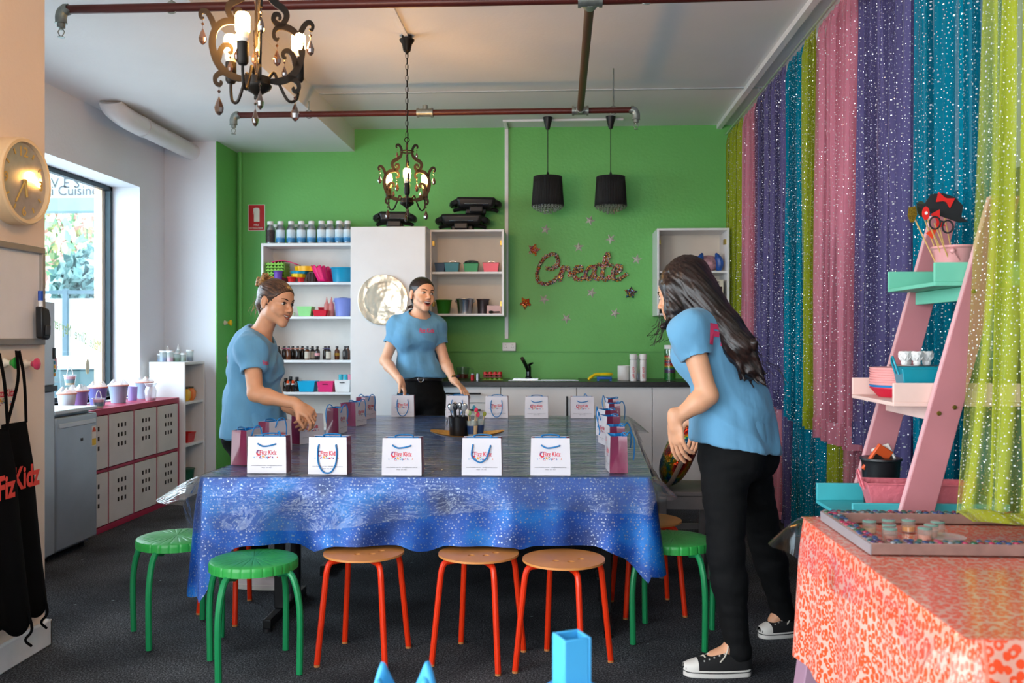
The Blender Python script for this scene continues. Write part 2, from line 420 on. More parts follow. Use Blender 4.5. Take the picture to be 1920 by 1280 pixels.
def bin_(loc, rz, label):
    t = thing('wheelie_bin', label, 'bin', loc, rz, 'wheelie bins in the lane'); m1 = mat('bin_body', '#2e474d', .5); m2 = mat('bin_lid', '#8fa3ab', .35)
    mb = MB(); mb.add([(-.24, -.26, .1), (.24, -.26, .1), (.24, .22, .1), (-.24, .22, .1), (-.29, -.33, .95), (.29, -.33, .95), (.29, .30, .95), (-.29, .30, .95)],
           [(3, 2, 1, 0), (4, 5, 6, 7), (0, 1, 5, 4), (1, 2, 6, 5), (2, 3, 7, 6), (3, 0, 4, 7)]); mb.build('bin_body', m1, t, bevel=.03)
    MB().add([(-.31, -.37, .95), (.31, -.37, .95), (.31, .33, .95), (-.31, .33, .95), (-.28, -.32, 1.02), (.28, -.32, 1.02), (.28, .30, 1.07), (-.28, .30, 1.07)],
             [(3, 2, 1, 0), (4, 5, 6, 7), (0, 1, 5, 4), (1, 2, 6, 5), (2, 3, 7, 6), (3, 0, 4, 7)]).build('bin_lid', m2, t, bevel=.015)
    for sx in (-.25, .25):
        MB().lathe([(.1, -.03), (.1, .03)], 16, (sx, .26, .1), Euler((0, PI / 2, 0)).to_matrix()).build('wheel', mat('rubber', '#1c1c1e', .8), t)
bin_((-5.45, 10.2, -.05), .5, 'dark teal wheelie bin beside the window frame outside')
bin_((-6.25, 11.2, -.05), .2, 'dark teal wheelie bin with pale lid standing further along the lane')
# ================================================================ KITCHEN WALL
m_mel = mat('white_melamine', '#e6e7e8', .35, var=.02)
m_inner = mat('cream_cabinet_inside', '#e3d9cb', .5, var=.03)
m_blk = mat('black_metal', '#141416', .35, .3, var=.05)
m_steel = mat('brushed_steel', '#b9bcc0', .25, 1.0)
m_black = mat('black_plastic', '#17181b', .4, var=.1)
pl = []
def pantry():
    t = thing('pantry_cabinet', 'tall plain white pantry cabinet between the shelves and the counter', 'cabinet', (-1.365, 7.44, 0))
    MB().box(-.303, .303, -.28, .29, .1, 2.134).build('carcass', m_mel, t, bevel=.002)
    MB().box(-.300, .300, -.30, -.282, .11, 2.13).build('door', m_mel, t, bevel=.003)
    MB().box(-.30, .30, -.24, .28, 0, .1).build('plinth', m_mel, t)
pantry()
def base_unit(x0, x1, kind, label):
    t = thing('base_cabinet', label, 'cabinet', ((x0 + x1) / 2, 7.45, 0), 0, 'white base cabinets under the dark worktop'); h = (x1 - x0) / 2
    MB().box(-h, h, -.28, .30, .1, .862).build('carcass', m_mel, t)
    MB().box(-h, h, -.22, .28, 0, .1).build('plinth', m_mel, t)
    if kind == 'drawers':
        for z0, z1 in ((.735, .858), (.42, .729), (.11, .414)):
            d = MB().box(-h + .002, h - .002, -.30, -.282, z0, z1).build('drawer', m_mel, t, bevel=.003)
            zc = z1 - .05
            MB().box(-.14, .14, -.335, -.325, zc - .007, zc + .007).box(-.13, -.12, -.326, -.30, zc - .005, zc + .005).box(.12, .13, -.326, -.30, zc - .005, zc + .005).build('handle', m_blk, d, bevel=.002)
    else:
        d = MB().box(-h + .002, h - .002, -.30, -.282, .11, .858).build('door', m_mel, t, bevel=.003)
        x = (h - .075) * kind
        MB().box(x - .007, x + .007, -.335, -.325, .50, .79).box(x - .005, x + .005, -.326, -.30, .51, .52).box(x - .005, x + .005, -.326, -.30, .77, .78).build('handle', m_blk, d, bevel=.002)
base_unit(-1.06, -.468, 'drawers', 'white drawer unit with black bar handles under the dark worktop')
base_unit(-.466, .13, 1, 'white sink cabinet with its black bar handle at the hinge of two doors')
base_unit(.132, .722, -1, 'white door cabinet right of the sink with a black bar handle')
base_unit(.724, 1.30, 1, 'plain white end cabinet behind the long haired woman')
tag(MB().box(-1.06, 1.33, 7.115, 7.75, .864, .904).build('worktop', mat('dark_worktop', '#2a2b2d', .3, var=.25, vs=40), bevel=.004), 'dark laminate kitchen worktop with a rounded front edge', 'worktop')
sk = thing('kitchen_sink', 'stainless steel sink set into the dark worktop', 'sink', (-.13, 7.42, .904))
MB().box(-.28, .28, -.20, .22, .0005, .006).build('rim', m_steel, sk, bevel=.002)
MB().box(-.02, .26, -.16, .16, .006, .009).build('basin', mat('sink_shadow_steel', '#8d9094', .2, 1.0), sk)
for i in range(7): MB().box(-.25, -.05, -.14 + i * .045, -.13 + i * .045, .006, .010).build('drain_ridge', m_steel, sk)
tp = thing('kitchen_tap', 'dark mixer tap with lever rising behind the sink', 'tap', (-.26, 7.52, .91))
MB().lathe([(.028, 0), (.028, .012), (.021, .02), (.021, .09), (.015, .11), (0.0, .112)], 20).build('body', mat('gunmetal', '#3c4043', .22, .9), tp)
MB().tube(smooth_path([(0, 0, .06), (-.02, -.05, .11), (-.035, -.11, .145), (-.045, -.17, .17)], 5), [.016] * 16, 12).build('spout', MATS['gunmetal'], tp)
MB().tube([(.0, .0, .11), (.02, -.02, .125), (.035, -.06, .13)], [.012, .01, .007], 10).build('lever', MATS['gunmetal'], tp)

def wall_unit(x0, x1, label):
    t = thing('wall_cabinet', label, 'cabinet', ((x0 + x1) / 2, 7.575, 1.428)); h = (x1 - x0) / 2; H_ = .706
    MB().box(-h, -h + .018, -.185, .185, 0, H_).build('side_panel', m_mel, t, bevel=.002)
    MB().box(h - .018, h, -.185, .185, 0, H_).build('side_panel', m_mel, t, bevel=.002)
    MB().box(-h + .018, h - .018, -.185, .185, H_ - .018, H_).build('top_panel', m_mel, t, bevel=.002)
    MB().box(-h + .018, h - .018, -.185, .185, 0, .018).build('bottom_panel', m_mel, t, bevel=.002)
    MB().box(-h + .018, h - .018, .175, .183, .018, H_ - .018).build('back_panel', m_inner, t)
    MB().box(-h + .018, h - .018, -.165, .175, .345, .363).build('shelf', m_mel, t, bevel=.002)
    for sx in (-1, 1):
        for z in (.60, .10):
            MB().box(sx * (h - .026) - .009, sx * (h - .026) + .009, -.14, -.08, z - .02, z + .02).build('hinge_plate', mat('brass_plate', '#a3904e', .35, .9), t)
    return t
wall_unit(-1.07, -.457, 'open white wall cabinet holding small metal buckets beside the conduit')
wall_unit(.785, 1.365, 'open white wall cabinet holding the microwave beside the curtains')

# ---------------------------------------------------------------- tall bookcase
BX0, BX1, BY0, BY1 = -2.50, -1.69, 7.47, 7.75
SH = [.06, .50, .795, 1.063, 1.428, 1.715]
bk = thing('tall_bookcase', 'tall open white bookcase crammed with craft tubs and bottles', 'bookcase', (-2.095, 7.61, 0))
h = (BX1 - BX0) / 2
MB().box(-h, -h + .02, -.14, .14, 0, 2.04).build('side_panel', m_mel, bk, bevel=.002)
MB().box(h - .02, h, -.14, .14, 0, 2.04).build('side_panel', m_mel, bk, bevel=.002)
MB().box(-h + .02, h - .02, -.14, .14, 2.015, 2.04).build('top_panel', m_mel, bk, bevel=.002)
MB().box(-h + .02, h - .02, .128, .135, 0, 2.015).build('back_panel', mat('bookcase_back', '#dedbd6', .6, var=.04), bk)
for z in SH: MB().box(-h + .02, h - .02, -.135, .128, z - .022, z).build('shelf', m_mel, bk, bevel=.002)
MB().box(-h + .02, h - .02, -.12, -.10, 0, .038).build('plinth', m_mel, bk)
YBK = 7.53   # usual row on the bookcase

# ---------------------------------------------------------------- makers for small goods
def bottle(name, label, loc, r, h, body, cap, group=None, labmat=None, neck=.45, shoulder=.62, cap_h=.16, lab=(.12, .55), ribbon=None, stripe=None):
    t = thing(name, label, 'bottle', loc, 0, group)
    MB().lathe([(0, 0), (r * .9, 0), (r, .01), (r, h * shoulder), (r * .92, h * (shoulder + .06)), (r * neck, h * (shoulder + .18)), (r * neck, h * (1 - cap_h)), (0, h * (1 - cap_h))], 18).build('body', body, t)
    MB().lathe([(0, h * (1 - cap_h) - .004), (r * neck * 1.25, h * (1 - cap_h) - .004), (r * neck * 1.25, h * .985), (r * neck * 1.1, h), (0, h)], 16).build('cap', cap, t)
    if labmat: MB().lathe([(r + .0008, h * lab[0]), (r + .0008, h * lab[1])], 18).build('label', labmat, t)
    if stripe:
        o = MB().lathe([(r + .0014, h * lab[0]), (r + .0014, h * (lab[0] + .12))], 18).build('label_print', stripe, t)
    if ribbon: MB().lathe([(r * neck + .001, h * .76), (r * neck + .008, h * .79), (r * neck + .001, h * .82)], 14).tube([(0, -r * neck - .006, h * .79), (.018, -r * neck - .012, h * .86)], .003, 5).tube([(0, -r * neck - .006, h * .79), (-.02, -r * neck - .012, h * .84)], .003, 5).build('ribbon', ribbon, t)
    return t
def tub(name, label, loc, w, d, h, m, taper=.8, rotz=0.0, group=None, cat='tub', hole=False, rim=.006, handles=None, fill=None):
    t = thing(name, label, cat, loc, rotz, group)
    a, b = w / 2, d / 2; k = taper; th = .004
    mb = MB()
    def ring(f, z, ins): return [(-a * f + ins, -b * f + ins, z), (a * f - ins, -b * f + ins, z), (a * f - ins, b * f - ins, z), (-a * f + ins, b * f - ins, z)]
    vs = ring(k, 0, 0) + ring(1, h, 0) + ring(1, h, th) + ring(k, th, th)
    fs = [(3, 2, 1, 0)]
    for i in range(4):
        j = (i + 1) % 4; fs += [(i, j, 4 + j, 4 + i), (4 + i, 4 + j, 8 + j, 8 + i), (8 + i, 8 + j, 12 + j, 12 + i)]
    fs.append((12, 13, 14, 15)); mb.add(vs, fs); mb.build('body', m, t, bevel=min(.006, h * .08))
    if rim: MB().tube([(-a, -b, h), (a, -b, h), (a, b, h), (-a, b, h)], rim * .5, 6, closed=True).build('rim', m, t)
    if hole: MB().tube([(-w * .16, -b - .001, h * .80), (w * .16, -b - .001, h * .80)], .010, 8, flat=(1, .3)).build('grip_hole', mat('grip_dark', '#2a2d30', .8), t)
    if handles:
        for sx in (-1, 1):
            MB().tube(smooth_path([(sx * a, -b * .35, h * .8), (sx * (a + .012), -b * .3, h * 1.18), (sx * (a + .014), 0, h * 1.34), (sx * (a + .012), b * .3, h * 1.18), (sx * a, b * .35, h * .8)], 4), .0035, 6).build('handle', handles, t)
    if fill: MB().box(-a * .9, a * .9, -b * .9, b * .9, h * .3, h * .72).build('filling', fill, t)
    return t
def bucket(name, label, loc, r, h, m, group=None, cat='bucket', k=.78, handle=None, hang=1.0, rimc=None, rotz=0.0, fill=None):
    t = thing(name, label, cat, loc, rotz, group); th = .003
    MB().lathe([(0, 0), (r * k, 0), (r * .97, h * .9), (r, h * .93), (r + .003, h), (r - th, h), (r * k - th, th), (0, th)], 28).build('body', m, t)
    MB().lathe([(r, h - .008), (r + .005, h - .004), (r + .004, h + .002), (r - .002, h + .001)], 28).build('rim', rimc or m, t)
    if handle:
        for sx in (-1, 1): MB().sph((sx * (r + .003), 0, h * .86), .009, 10, 6).build('lug', m, t)
        pts = [((r + .006) * math.cos(PI * i / 14), -hang * math.sin(PI * i / 14) * r * .55 if hang > 0 else 0, h * .86 - (hang * math.sin(PI * i / 14) * r * .9)) for i in range(15)]
        MB().tube(pts, .0028, 6).build('handle', handle, t)
    if fill: MB().lathe([(0, h * .88), (r * .9, h * .88)], 24).build('filling', fill, t)
    return t

# bookcase top: silver bottles
m_alu = mat('dull_aluminium', '#aeb4ba', .28, .95); m_cap = mat('white_cap', '#ececec', .4)
T = NT('blue_label'); p = T.n('ShaderNodeBsdfPrincipled', i_Roughness=.45); T.l(p.outputs[0], T.out.inputs[0])
s3 = T.n('ShaderNodeSeparateXYZ', i_0=T.coord()); nz = T.n('ShaderNodeTexNoise', i_Vector=T.coord(), i_Scale=60.0)
hh = T.math('ADD', s3.outputs[2], T.math('MULTIPLY', nz.outputs['Fac'], .03))
T.l(T.ramp(T.math('MULTIPLY', hh, 6.0), [(.0, '#1d5f8f'), (.36, '#2f86bb'), (.42, '#b9d4e2'), (.9, '#e3eaee')]), p.inputs['Base Color'])
m_bluelab = T.m
m_dklab = mat('dark_label', '#3a2c2c', .5, var=.5, vs=80)
for i, u in enumerate((507, 526, 546, 565, 584, 603, 619, 636, 652)):
    P = atY(u, 452, YBK)
    bottle('silver_bottle', 'silver bottle with a dark label at the end of the row on the bookcase' if i == 0 else 'silver bottle with a blue and white label in the row on top of the bookcase', (P.x, YBK - .0, 2.0405), .037, .19, m_alu, m_cap, 'silver bottles on top of the bookcase', m_dklab if i == 0 else m_bluelab, neck=.55, shoulder=.66, cap_h=.13, lab=(.06, .60))
for i, u in enumerate((517, 555, 575, 612)):
    P = atY(u, 452, 7.67)
    bottle('clear_bottle', 'plain clear bottle standing behind the silver bottles', (P.x, 7.67, 2.0405), .032, .18, glassy('clear_plastic', '#e8f0ee', .2, .1, .25), m_cap, 'clear bottles behind the silver ones', neck=.6, cap_h=.12)
jr = thing('white_jar', 'short white lidded jar behind the silver bottles', 'jar', (atY(640, 452, 7.67).x, 7.67, 2.0405))
MB().lathe([(0, 0), (.045, 0), (.045, .16), (0, .16)], 20).build('body', m_cap, jr); MB().lathe([(0, .16), (.048, .16), (.048, .195), (0, .198)], 20).build('lid', m_cap, jr)

# shelf with bright stacks
z = SH[5] + .0005
def P5(u, Y=YBK): return atY(u, 525, Y).x
pls = lambda n, c: mat('plastic_' + n, c, .38, var=.04)
lime, purple, yel, teal, red, brown, pink = pls('lime', '#76b820'), pls('purple', '#6a42a8'), pls('yellow', '#f0b310'), pls('teal', '#1390b8'), pls('red', '#c8141c'), pls('brown', '#3d2a26'), pls('pink', '#e91e73')
def zigtray(name, label, loc, w, d, h, m, group, teeth=6):
    t = thing(name, label, 'tray', loc, 0, group)
    prof = []
    for i in range(teeth * 2 + 1): prof.append((-w / 2 + w * i / (teeth * 2), h * (1.0 if i % 2 == 0 else .45)))
    poly = [(-w / 2 * .92, 0), (w / 2 * .92, 0)] + list(reversed(prof))
    MB().prism(poly, -d / 2, -d / 2 + .004, lambda a, b, q: (a, q, b)).build('front_panel', m, t)
    MB().prism(poly, d / 2 - .004, d / 2, lambda a, b, q: (a, q, b)).build('back_panel', m, t)
    MB().box(-w / 2 * .92, w / 2 * .92, -d / 2, d / 2, 0, .004).box(-w / 2 * .94, -w / 2 * .94 + .004, -d / 2, d / 2, 0, h * .8).box(w / 2 * .94 - .004, w / 2 * .94, -d / 2, d / 2, 0, h * .8).build('tray_body', m, t)
for i in range(5):
    zigtray('zigzag_tray', 'lime green zigzag edged tray in a stack on the bright upper shelf', (P5(519), YBK + .02, z + .035 + i * .026), .17, .15, .03, lime, 'lime zigzag trays in a stack')
tub('flat_tub', 'dark red flat tub under the lime zigzag trays', (P5(520), YBK, z), .16, .16, .034, pls('maroon', '#8c1f3d'), .95, cat='tub')
bucket('small_cup', 'lime green small cup beside the purple cup', (P5(505), 7.43 + .03, z), .02, .04, lime, cat='cup')
bucket('plastic_cup', 'purple plastic cup standing in front of the lime trays', (P5(528), 7.415 + .02, z), .036, .088, purple, cat='cup', k=.85)
bw = thing('pink_bow_tray', 'thin pink curved tray lying on top of the lime stack', 'tray', (P5(535), YBK + .02, z + .17))
MB().grid(lambda a, b: ((a - .5) * .22, (b - .5) * .12, .022 * math.sin(PI * a) - .02 * a), 12, 3).build('tray_body', pink, bw); bw.children[0].modifiers.new('s', 'SOLIDIFY').thickness = .006
def scallop(name, label, u, zz, w, h, m, group=None, n=9, Y=YBK, d=.15):
    t = thing(name, label, 'tray', (P5(u), Y, zz), 0, group)
    def f(a, b):
        th = 2 * PI * a; k = 1 + .05 * math.cos(n * th)
        return ((w / 2) * math.cos(th) * k * (.9 + .1 * b), d / 2 * math.sin(th) * k * (.9 + .1 * b), h * b)
    mb = MB(); mb.grid(f, 54, 2, True); mb.build('tray_wall', m, t)
    MB().lathe([(0, .002), (w / 2 * .88, .002)], 30, sy=d / w).build('tray_base', m, t)
scallop('scalloped_tray', 'yellow scalloped tray with red cups below it in the bright stack', 560, z + .038, .12, .03, pls('lemon', '#f2d21b'))
scallop('scalloped_tray', 'blue scalloped tray in the middle of the bright stack', 562, z + .069, .15, .022, teal)
scallop('scalloped_tray', 'orange yellow scalloped tray topping the bright stack', 574, z + .092, .19, .04, yel)
for k in range(4):
    scallop('ribbed_dish', 'dark brown ribbed dish in the small stack on the bright shelf', 587, z + k * .019, .10, .019, brown, 'dark brown ribbed dishes in a stack', n=14, d=.11)
bucket('small_bowl', 'red bowl with a pale foot under the scalloped trays', (P5(551), 7.45 + .02, z), .036, .038, red, cat='bowl', k=.8)
bucket('small_bowl', 'small red bowl beside the dark brown dishes', (P5(568), 7.45 + .02, z), .030, .034, red, cat='bowl', k=.8)
for k in range(3):
    t = thing('wavy_basket', 'hot pink wavy basket leaning in a nest on the bright shelf', 'basket', (P5(607 + k * 3.2), YBK - .035 + k * .085, z), 0, 'hot pink nested baskets')
    mb = MB()
    def f(a, b, k=k):
        th = 2 * PI * a; q = 1 + .07 * math.cos(7 * th); rr = (.035 + .018 * b) * q
        return (rr * math.cos(th) - .045 * b, rr * math.sin(th), .003 + .125 * b + .012 * math.cos(7 * th) * b)
    mb.grid(f, 49, 5, True); o = mb.build('basket_wall', pink, t); o.modifiers.new('s', 'SOLIDIFY').thickness = .004
    MB().lathe([(0, .004), (.034, .004)], 20).build('basket_base', pink, t)
bucket('round_tub', 'turquoise round tub at the end of the bright upper shelf', (P5(643), YBK, z), .10, .118, teal, cat='tub', k=.82)

z = SH[4] + .0005
def P4(u, Y=YBK): return atY(u, 590, Y).x
jr = thing('small_pot', 'small white pot beside the pale green tub', 'pot', (P4(546), YBK, z)); MB().lathe([(0, 0), (.03, 0), (.034, .03), (.03, .035), (0, .04)], 20).build('body', m_cap, jr)
tub('plastic_tub', 'pale green tapered tub on the middle shelf of the bookcase', (P4(574), YBK, z), .125, .12, .08, pls('mint', '#93dd8e'), .78, hole=False)
tub('plastic_tub', 'crimson tub on the middle shelf beside the pale green tub', (P4(603), YBK - .01, z), .115, .12, .05, pls('crimson', '#cf1233'), .85)
tub('plastic_tub', 'raised red tub behind the crimson one', (P4(597), 7.68, z), .06, .09, .078, pls('crimson', '#cf1233'), .9)
m_pinkc = glassy('clear_pink', '#eea5a0', .2, .15, .5)
for k, u in enumerate((612, 621)):
    t = thing('nozzle_bottle', 'translucent pink nozzle bottle beside the periwinkle bucket', 'bottle', (P4(u), YBK + .01, z), 0, 'pink nozzle bottles')
    MB().lathe([(0, 0), (.022, 0), (.022, .10), (.012, .118), (0, .118)], 16).build('body', m_pinkc, t); MB().lathe([(.011, .118), (.009, .128), (.002, .165), (0, .165)], 12).build('nozzle', m_pinkc, t)
bucket('metal_bucket', 'periwinkle blue metal bucket on the middle shelf of the bookcase', (P4(643), YBK, z), .072, .15, pls('periwinkle', '#7f8fd8'), k=.82, handle=m_steel, hang=-.45)

z = SH[3] + .0005
def P3(u, Y=YBK): return atY(u, 671, Y).x
amber = mat('amber_glass_dark', '#1d0f0a', .12, coat=.4, var=.2); amber2 = mat('amber_glass_warm', '#5c2c0a', .12, coat=.4, var=.2)
rib = [mat('ribbon_pink', '#c86a86', .6), mat('ribbon_peach', '#d98b72', .6), mat('ribbon_grey', '#57646b', .6), mat('ribbon_violet', '#5d5a86', .6)]
am = [(522, 0, None, None, 'dark bottle with a pale lid at the end of the amber row'), (533, 0, 0, None, 0), (541, 1, 0, None, 0), (549, 0, 1, None, 0), (558, 0, 1, None, 0), (567, 0, 1, None, 0),
      (576, 1, 2, 1, 0), (586, 0, 2, 1, 0), (595, 0, None, 2, 'dark amber bottle with a pink paper label'), (610, 0, 3, None, 'dark amber bottle with a violet ribbon'), (616, 0, 3, 1, 'dark amber bottle with a violet ribbon and white label'),
      (632, 1, None, 3, 'warm amber bottle with a gold label standing alone'), (647, 0, None, None, 'dark bottle close to the pantry side'), (652, 1, None, None, 'amber bottle tucked against the pantry side')]
for k, (u, wm, rb, lb, lab) in enumerate(am):
    lm = [None, mat('white_paper_label', '#c9c1b2', .7), mat('pink_paper_label', '#d99aa0', .7), mat('gold_paper_label', '#a9811e', .5)][lb or 0]
    kinds = {0: 'dark amber bottle tied with a pink ribbon', 1: 'dark amber bottle tied with a peach ribbon', 2: 'amber bottle tied with a grey ribbon and a white label'}
    bottle('amber_bottle', lab or kinds[rb], (P3(u, 7.52 + (k % 2) * .055), 7.52 + (k % 2) * .055, z), .0215, .115, amber2 if wm else amber, amber, 'amber bottles on the bookcase', lm, ribbon=None if rb is None else rib[rb], lab=(.3, .5) if lb in (2, 3) else (.1, .6), cap_h=.12)

z = SH[2] + .0005
def P2(u, Y=YBK): return atY(u, 729, Y).x
for k, (u, hh) in enumerate(((536, .11), (545, .125), (557, .12))):
    bottle('dark_bottle', 'black bottle behind the orange pump bottles', (P2(u, 7.62), 7.62, z), .026, hh, amber, m_black, 'black bottles on the lower shelf')
for u in (540, 549.5):
    t = thing('pump_bottle', 'small black pump bottle with an orange nozzle', 'bottle', (P2(u, 7.5), 7.5, z), 0, 'orange pump bottles')
    MB().lathe([(0, 0), (.017, 0), (.017, .05), (.009, .06), (0, .06)], 14).build('body', amber, t); MB().lathe([(0, .06), (.015, .06), (.015, .07), (0, .07)], 14).build('collar', m_cap, t)
    MB().lathe([(0, .07), (.009, .07), (.012, .082), (.008, .095), (0, .097)], 12).tube([(0, 0, .088), (.0, -.02, .084)], .004, 6).build('nozzle', pls('orange', '#f0561d'), t)
tub('plastic_tub', 'bright turquoise tub on the lower shelf of the bookcase', (P2(578), YBK, z), .145, .14, .088, pls('turquoise', '#12aee0'), .82, hole=False)
tub('plastic_tub', 'hot pink tub with a grip hole on the lower shelf', (P2(613), YBK, z), .135, .13, .085, pls('rose', '#e8357c'), .85, hole=True)
wt = tub('plastic_tub', 'white tub with a grip hole on the lower shelf', (P2(645), YBK, z), .13, .13, .10, m_cap, .9, hole=True)
for u, mm, n in ((638, pls('aqua', '#38b6cc'), 'turquoise'), (647, pls('aqua', '#38b6cc'), 'turquoise'), (655, pls('softpink', '#e58da6'), 'pink')):
    t = thing('small_tumbler', n + ' lidded tumbler standing in the white tub', 'tumbler', (P2(u, YBK), YBK + .02, z + .005), 0, 'tumblers in the white tub' if n == 'turquoise' else None)
    MB().lathe([(0, 0), (.016, 0), (.019, .13), (0, .13)], 16).build('body', mm, t); MB().lathe([(0, .13), (.020, .13), (.019, .14), (0, .142)], 16).build('lid', mm, t)
z = SH[1] + .0005
def P1(u, Y=YBK): return atY(u, 799, Y).x
t = thing('orange_cup', 'orange beaker with red spoons standing low on the bookcase', 'cup', (P1(586), 7.5, z)); MB().lathe([(0, 0), (.022, 0), (.028, .08), (.025, .08), (0, .01)], 16).build('body', pls('amber', '#ef8a12'), t); MB().tube([(0, 0, .03), (.01, 0, .12)], .006, 6).sph((.012, 0, .125), .01, 8, 6).build('spoon', red, t)
tub('plastic_tub', 'bright green low tub on the bottom visible shelf', (P1(632), 7.52, z), .12, .13, .06, pls('emerald', '#2fb04a'), .9)
tub('paper_box', 'small maroon box high behind the party bags', (P1(650), 7.52, z), .07, .12, .20, mat('maroon_paper', '#7a2a4e', .4), .98, cat='box')

# ---------------------------------------------------------------- gold platter on the pantry door
T = NT('gold_platter'); p = T.n('ShaderNodeBsdfPrincipled', i_Roughness=.22, i_Metallic=1.0); T.l(p.outputs[0], T.out.inputs[0])
p.inputs['Base Color'].default_value = (*lin('#ddd0ba'), 1); nb = T.n('ShaderNodeTexNoise', i_Vector=T.coord(), i_Scale=9.0)
b = T.n('ShaderNodeBump', i_Strength=.5, i_Distance=.02, i_Height=nb.outputs['Fac']); T.l(b.outputs[0], p.inputs['Normal']); m_gold = T.m
g = thing('round_platter', 'round gold platter with a beaded rim hung on the pantry door', 'platter', tuple(atY(718, 562, 7.128)))
RX = Euler((PI / 2, 0, 0)).to_matrix()
MB().lathe([(0, .010), (.10, .008), (.145, .004), (.15, .004), (.197, .012), (.2, .011), (.2, .006), (.15, -.002), (0, .0)], 64, M=RX).build('disc', m_gold, g)
mb = MB()
for ri in range(5):
    rr = .152 + ri * .0105; n = int(2 * PI * rr / .0105)
    for k in range(n):
        a = 2 * PI * k / n; mb.cbox((rr * math.cos(a), -.009 - ri * .0012, rr * math.sin(a)), (.0055, .006, .0055), Euler((0, -a, 0)).to_matrix())
o = mb.build('beaded_rim', m_gold, g, smooth=0); o['kind'] = 'stuff'

# ---------------------------------------------------------------- electric frypans
def frypan(label, loc, rotz, w=.36):
    t = thing('electric_frypan', label, 'frypan', loc, rotz, 'black electric frypans'); a = w / 2
    MB().add([(-a * .86, -a * .66, .045), (a * .86, -a * .66, .045), (a * .86, a * .66, .045), (-a * .86, a * .66, .045), (-a, -a * .78, .135), (a, -a * .78, .135), (a, a * .78, .135), (-a, a * .78, .135)], [(3, 2, 1, 0), (4, 5, 6, 7), (0, 1, 5, 4), (1, 2, 6, 5), (2, 3, 7, 6), (3, 0, 4, 7)]).build('pan', m_black, t, bevel=.03, bseg=4)
    for sx in (-1, 1):
        MB().tube(smooth_path([(sx * a * .55, -.02, .05), (sx * a * .95, -.02, .04), (sx * a * 1.10, -.02, .027)], 4), [.02] * 8 + [.016], 8, flat=(1.6, .8)).build('leg', m_black, t)
        MB().tube(smooth_path([(sx * a * .9, -.08, .10), (sx * a * 1.13, -.06, .085), (sx * a * 1.13, .06, .085), (sx * a * .9, .08, .10)], 4), .024, 8).build('handle', m_black, t)
    MB().tube([(-.1, -a * .78, .075), (.1, -a * .78, .075)], .004, 6).build('trim_bar', m_steel, t)
    MB().cbox((0, -a * .8, .03), (.11, .05, .05)).build('control_socket', m_black, t, bevel=.008)
    MB().cbox((0, 0, .0225), (w * .5, .16, .045)).build('base_block', m_black, t, bevel=.01)
frypan('black electric frypan standing alone on top of the pantry', (atY(741, 424, 7.35).x, 7.35, 2.135), .1, .27)
frypan('black electric frypan under another on top of the wall cabinet', (atY(868, 430, 7.55).x, 7.55, 2.135), 0, .36)
frypan('black electric frypan stacked on top of another frypan', (atY(892, 430, 7.55).x, 7.55, 2.135 + .138), .12, .34)

# ---------------------------------------------------------------- goods in the left wall cabinet
zs = 1.428 + .3635; zl = 1.428 + .0185; Y = 7.5
def PW(u): return atY(u, 512, Y).x
bk_ = lambda n, c: mat('enamel_' + n, c, .3, .2, var=.06)
tub('metal_pail', 'navy oval pail on the upper shelf of the wall cabinet', (PW(826), Y, zs), .09, .1, .075, bk_('navy', '#22344a'), .8, cat='pail')
pailA = tub('metal_pail', 'teal oval pail with a wire handle in the wall cabinet', (PW(849), Y - .03, zs), .125, .1, .075, bk_('teal', '#15666f'), .84, cat='pail')
tub('metal_pail', 'green oval pail stuffed with dark netting in the wall cabinet', (PW(884), Y, zs), .125, .1, .072, bk_('green', '#1d7f46'), .84, cat='pail')
pailB = tub('metal_pail', 'coral red oval pail with a wire handle in the wall cabinet', (PW(921), Y, zs), .135, .1, .075, bk_('coral', '#d2505c'), .84, cat='pail')
for t in (pailA, pailB): MB().tube([(.035 * math.cos(PI * i / 10), .03, .07 + .025 * math.sin(PI * i / 10)) for i in range(11)], .0018, 5).build('wire_handle', m_steel, t)
t = thing('netting_bundle', 'bundle of dark netting lying on the green pail', 'netting', (PW(884), Y, zs + .072))
MB().sph((0, 0, .012), .06, 18, 8, (1, .6, .28)).build('netting', mat('dark_net', '#4a5654', .8, var=.5, vs=60), t)
bucket('metal_bucket', 'plain green metal bucket on the lower shelf of the wall cabinet', (PW(832), Y, zl), .066, .115, bk_('grass', '#2c7d1e'), k=.74)
bucket('metal_bucket', 'galvanised steel bucket in the wall cabinet', (PW(872), Y, zl), .074, .125, m_steel, k=.78, handle=m_steel, hang=.5)
bucket('metal_bucket', 'dark grey tin bucket next to the galvanised bucket', (PW(904), Y + .085, zl), .052, .125, mat('dark_tin', '#5c5357', .3, .8), k=.85)
t = thing('dark_ladle', 'black plastic ladle lying in the wall cabinet', 'ladle', (PW(926), Y - .03, zl)); MB().sph((-.02, 0, .014), .022, 12, 8, (1, .8, .6)).build('bowl', m_black, t); MB().tube([(0, 0, .014), (.05, .02, .016)], .006, 6).build('handle', m_black, t)
t = thing('pink_lid', 'pale pink flat lid standing behind the black ladle', 'board', (PW(926), Y + .02, zl)); MB().box(-.06, .06, -.004, .004, 0, .07).build('body', mat('pale_pink_plastic', '#dcb6b4', .5), t, bevel=.002)  # a pale pink lid, drawn as a thin upright sheet

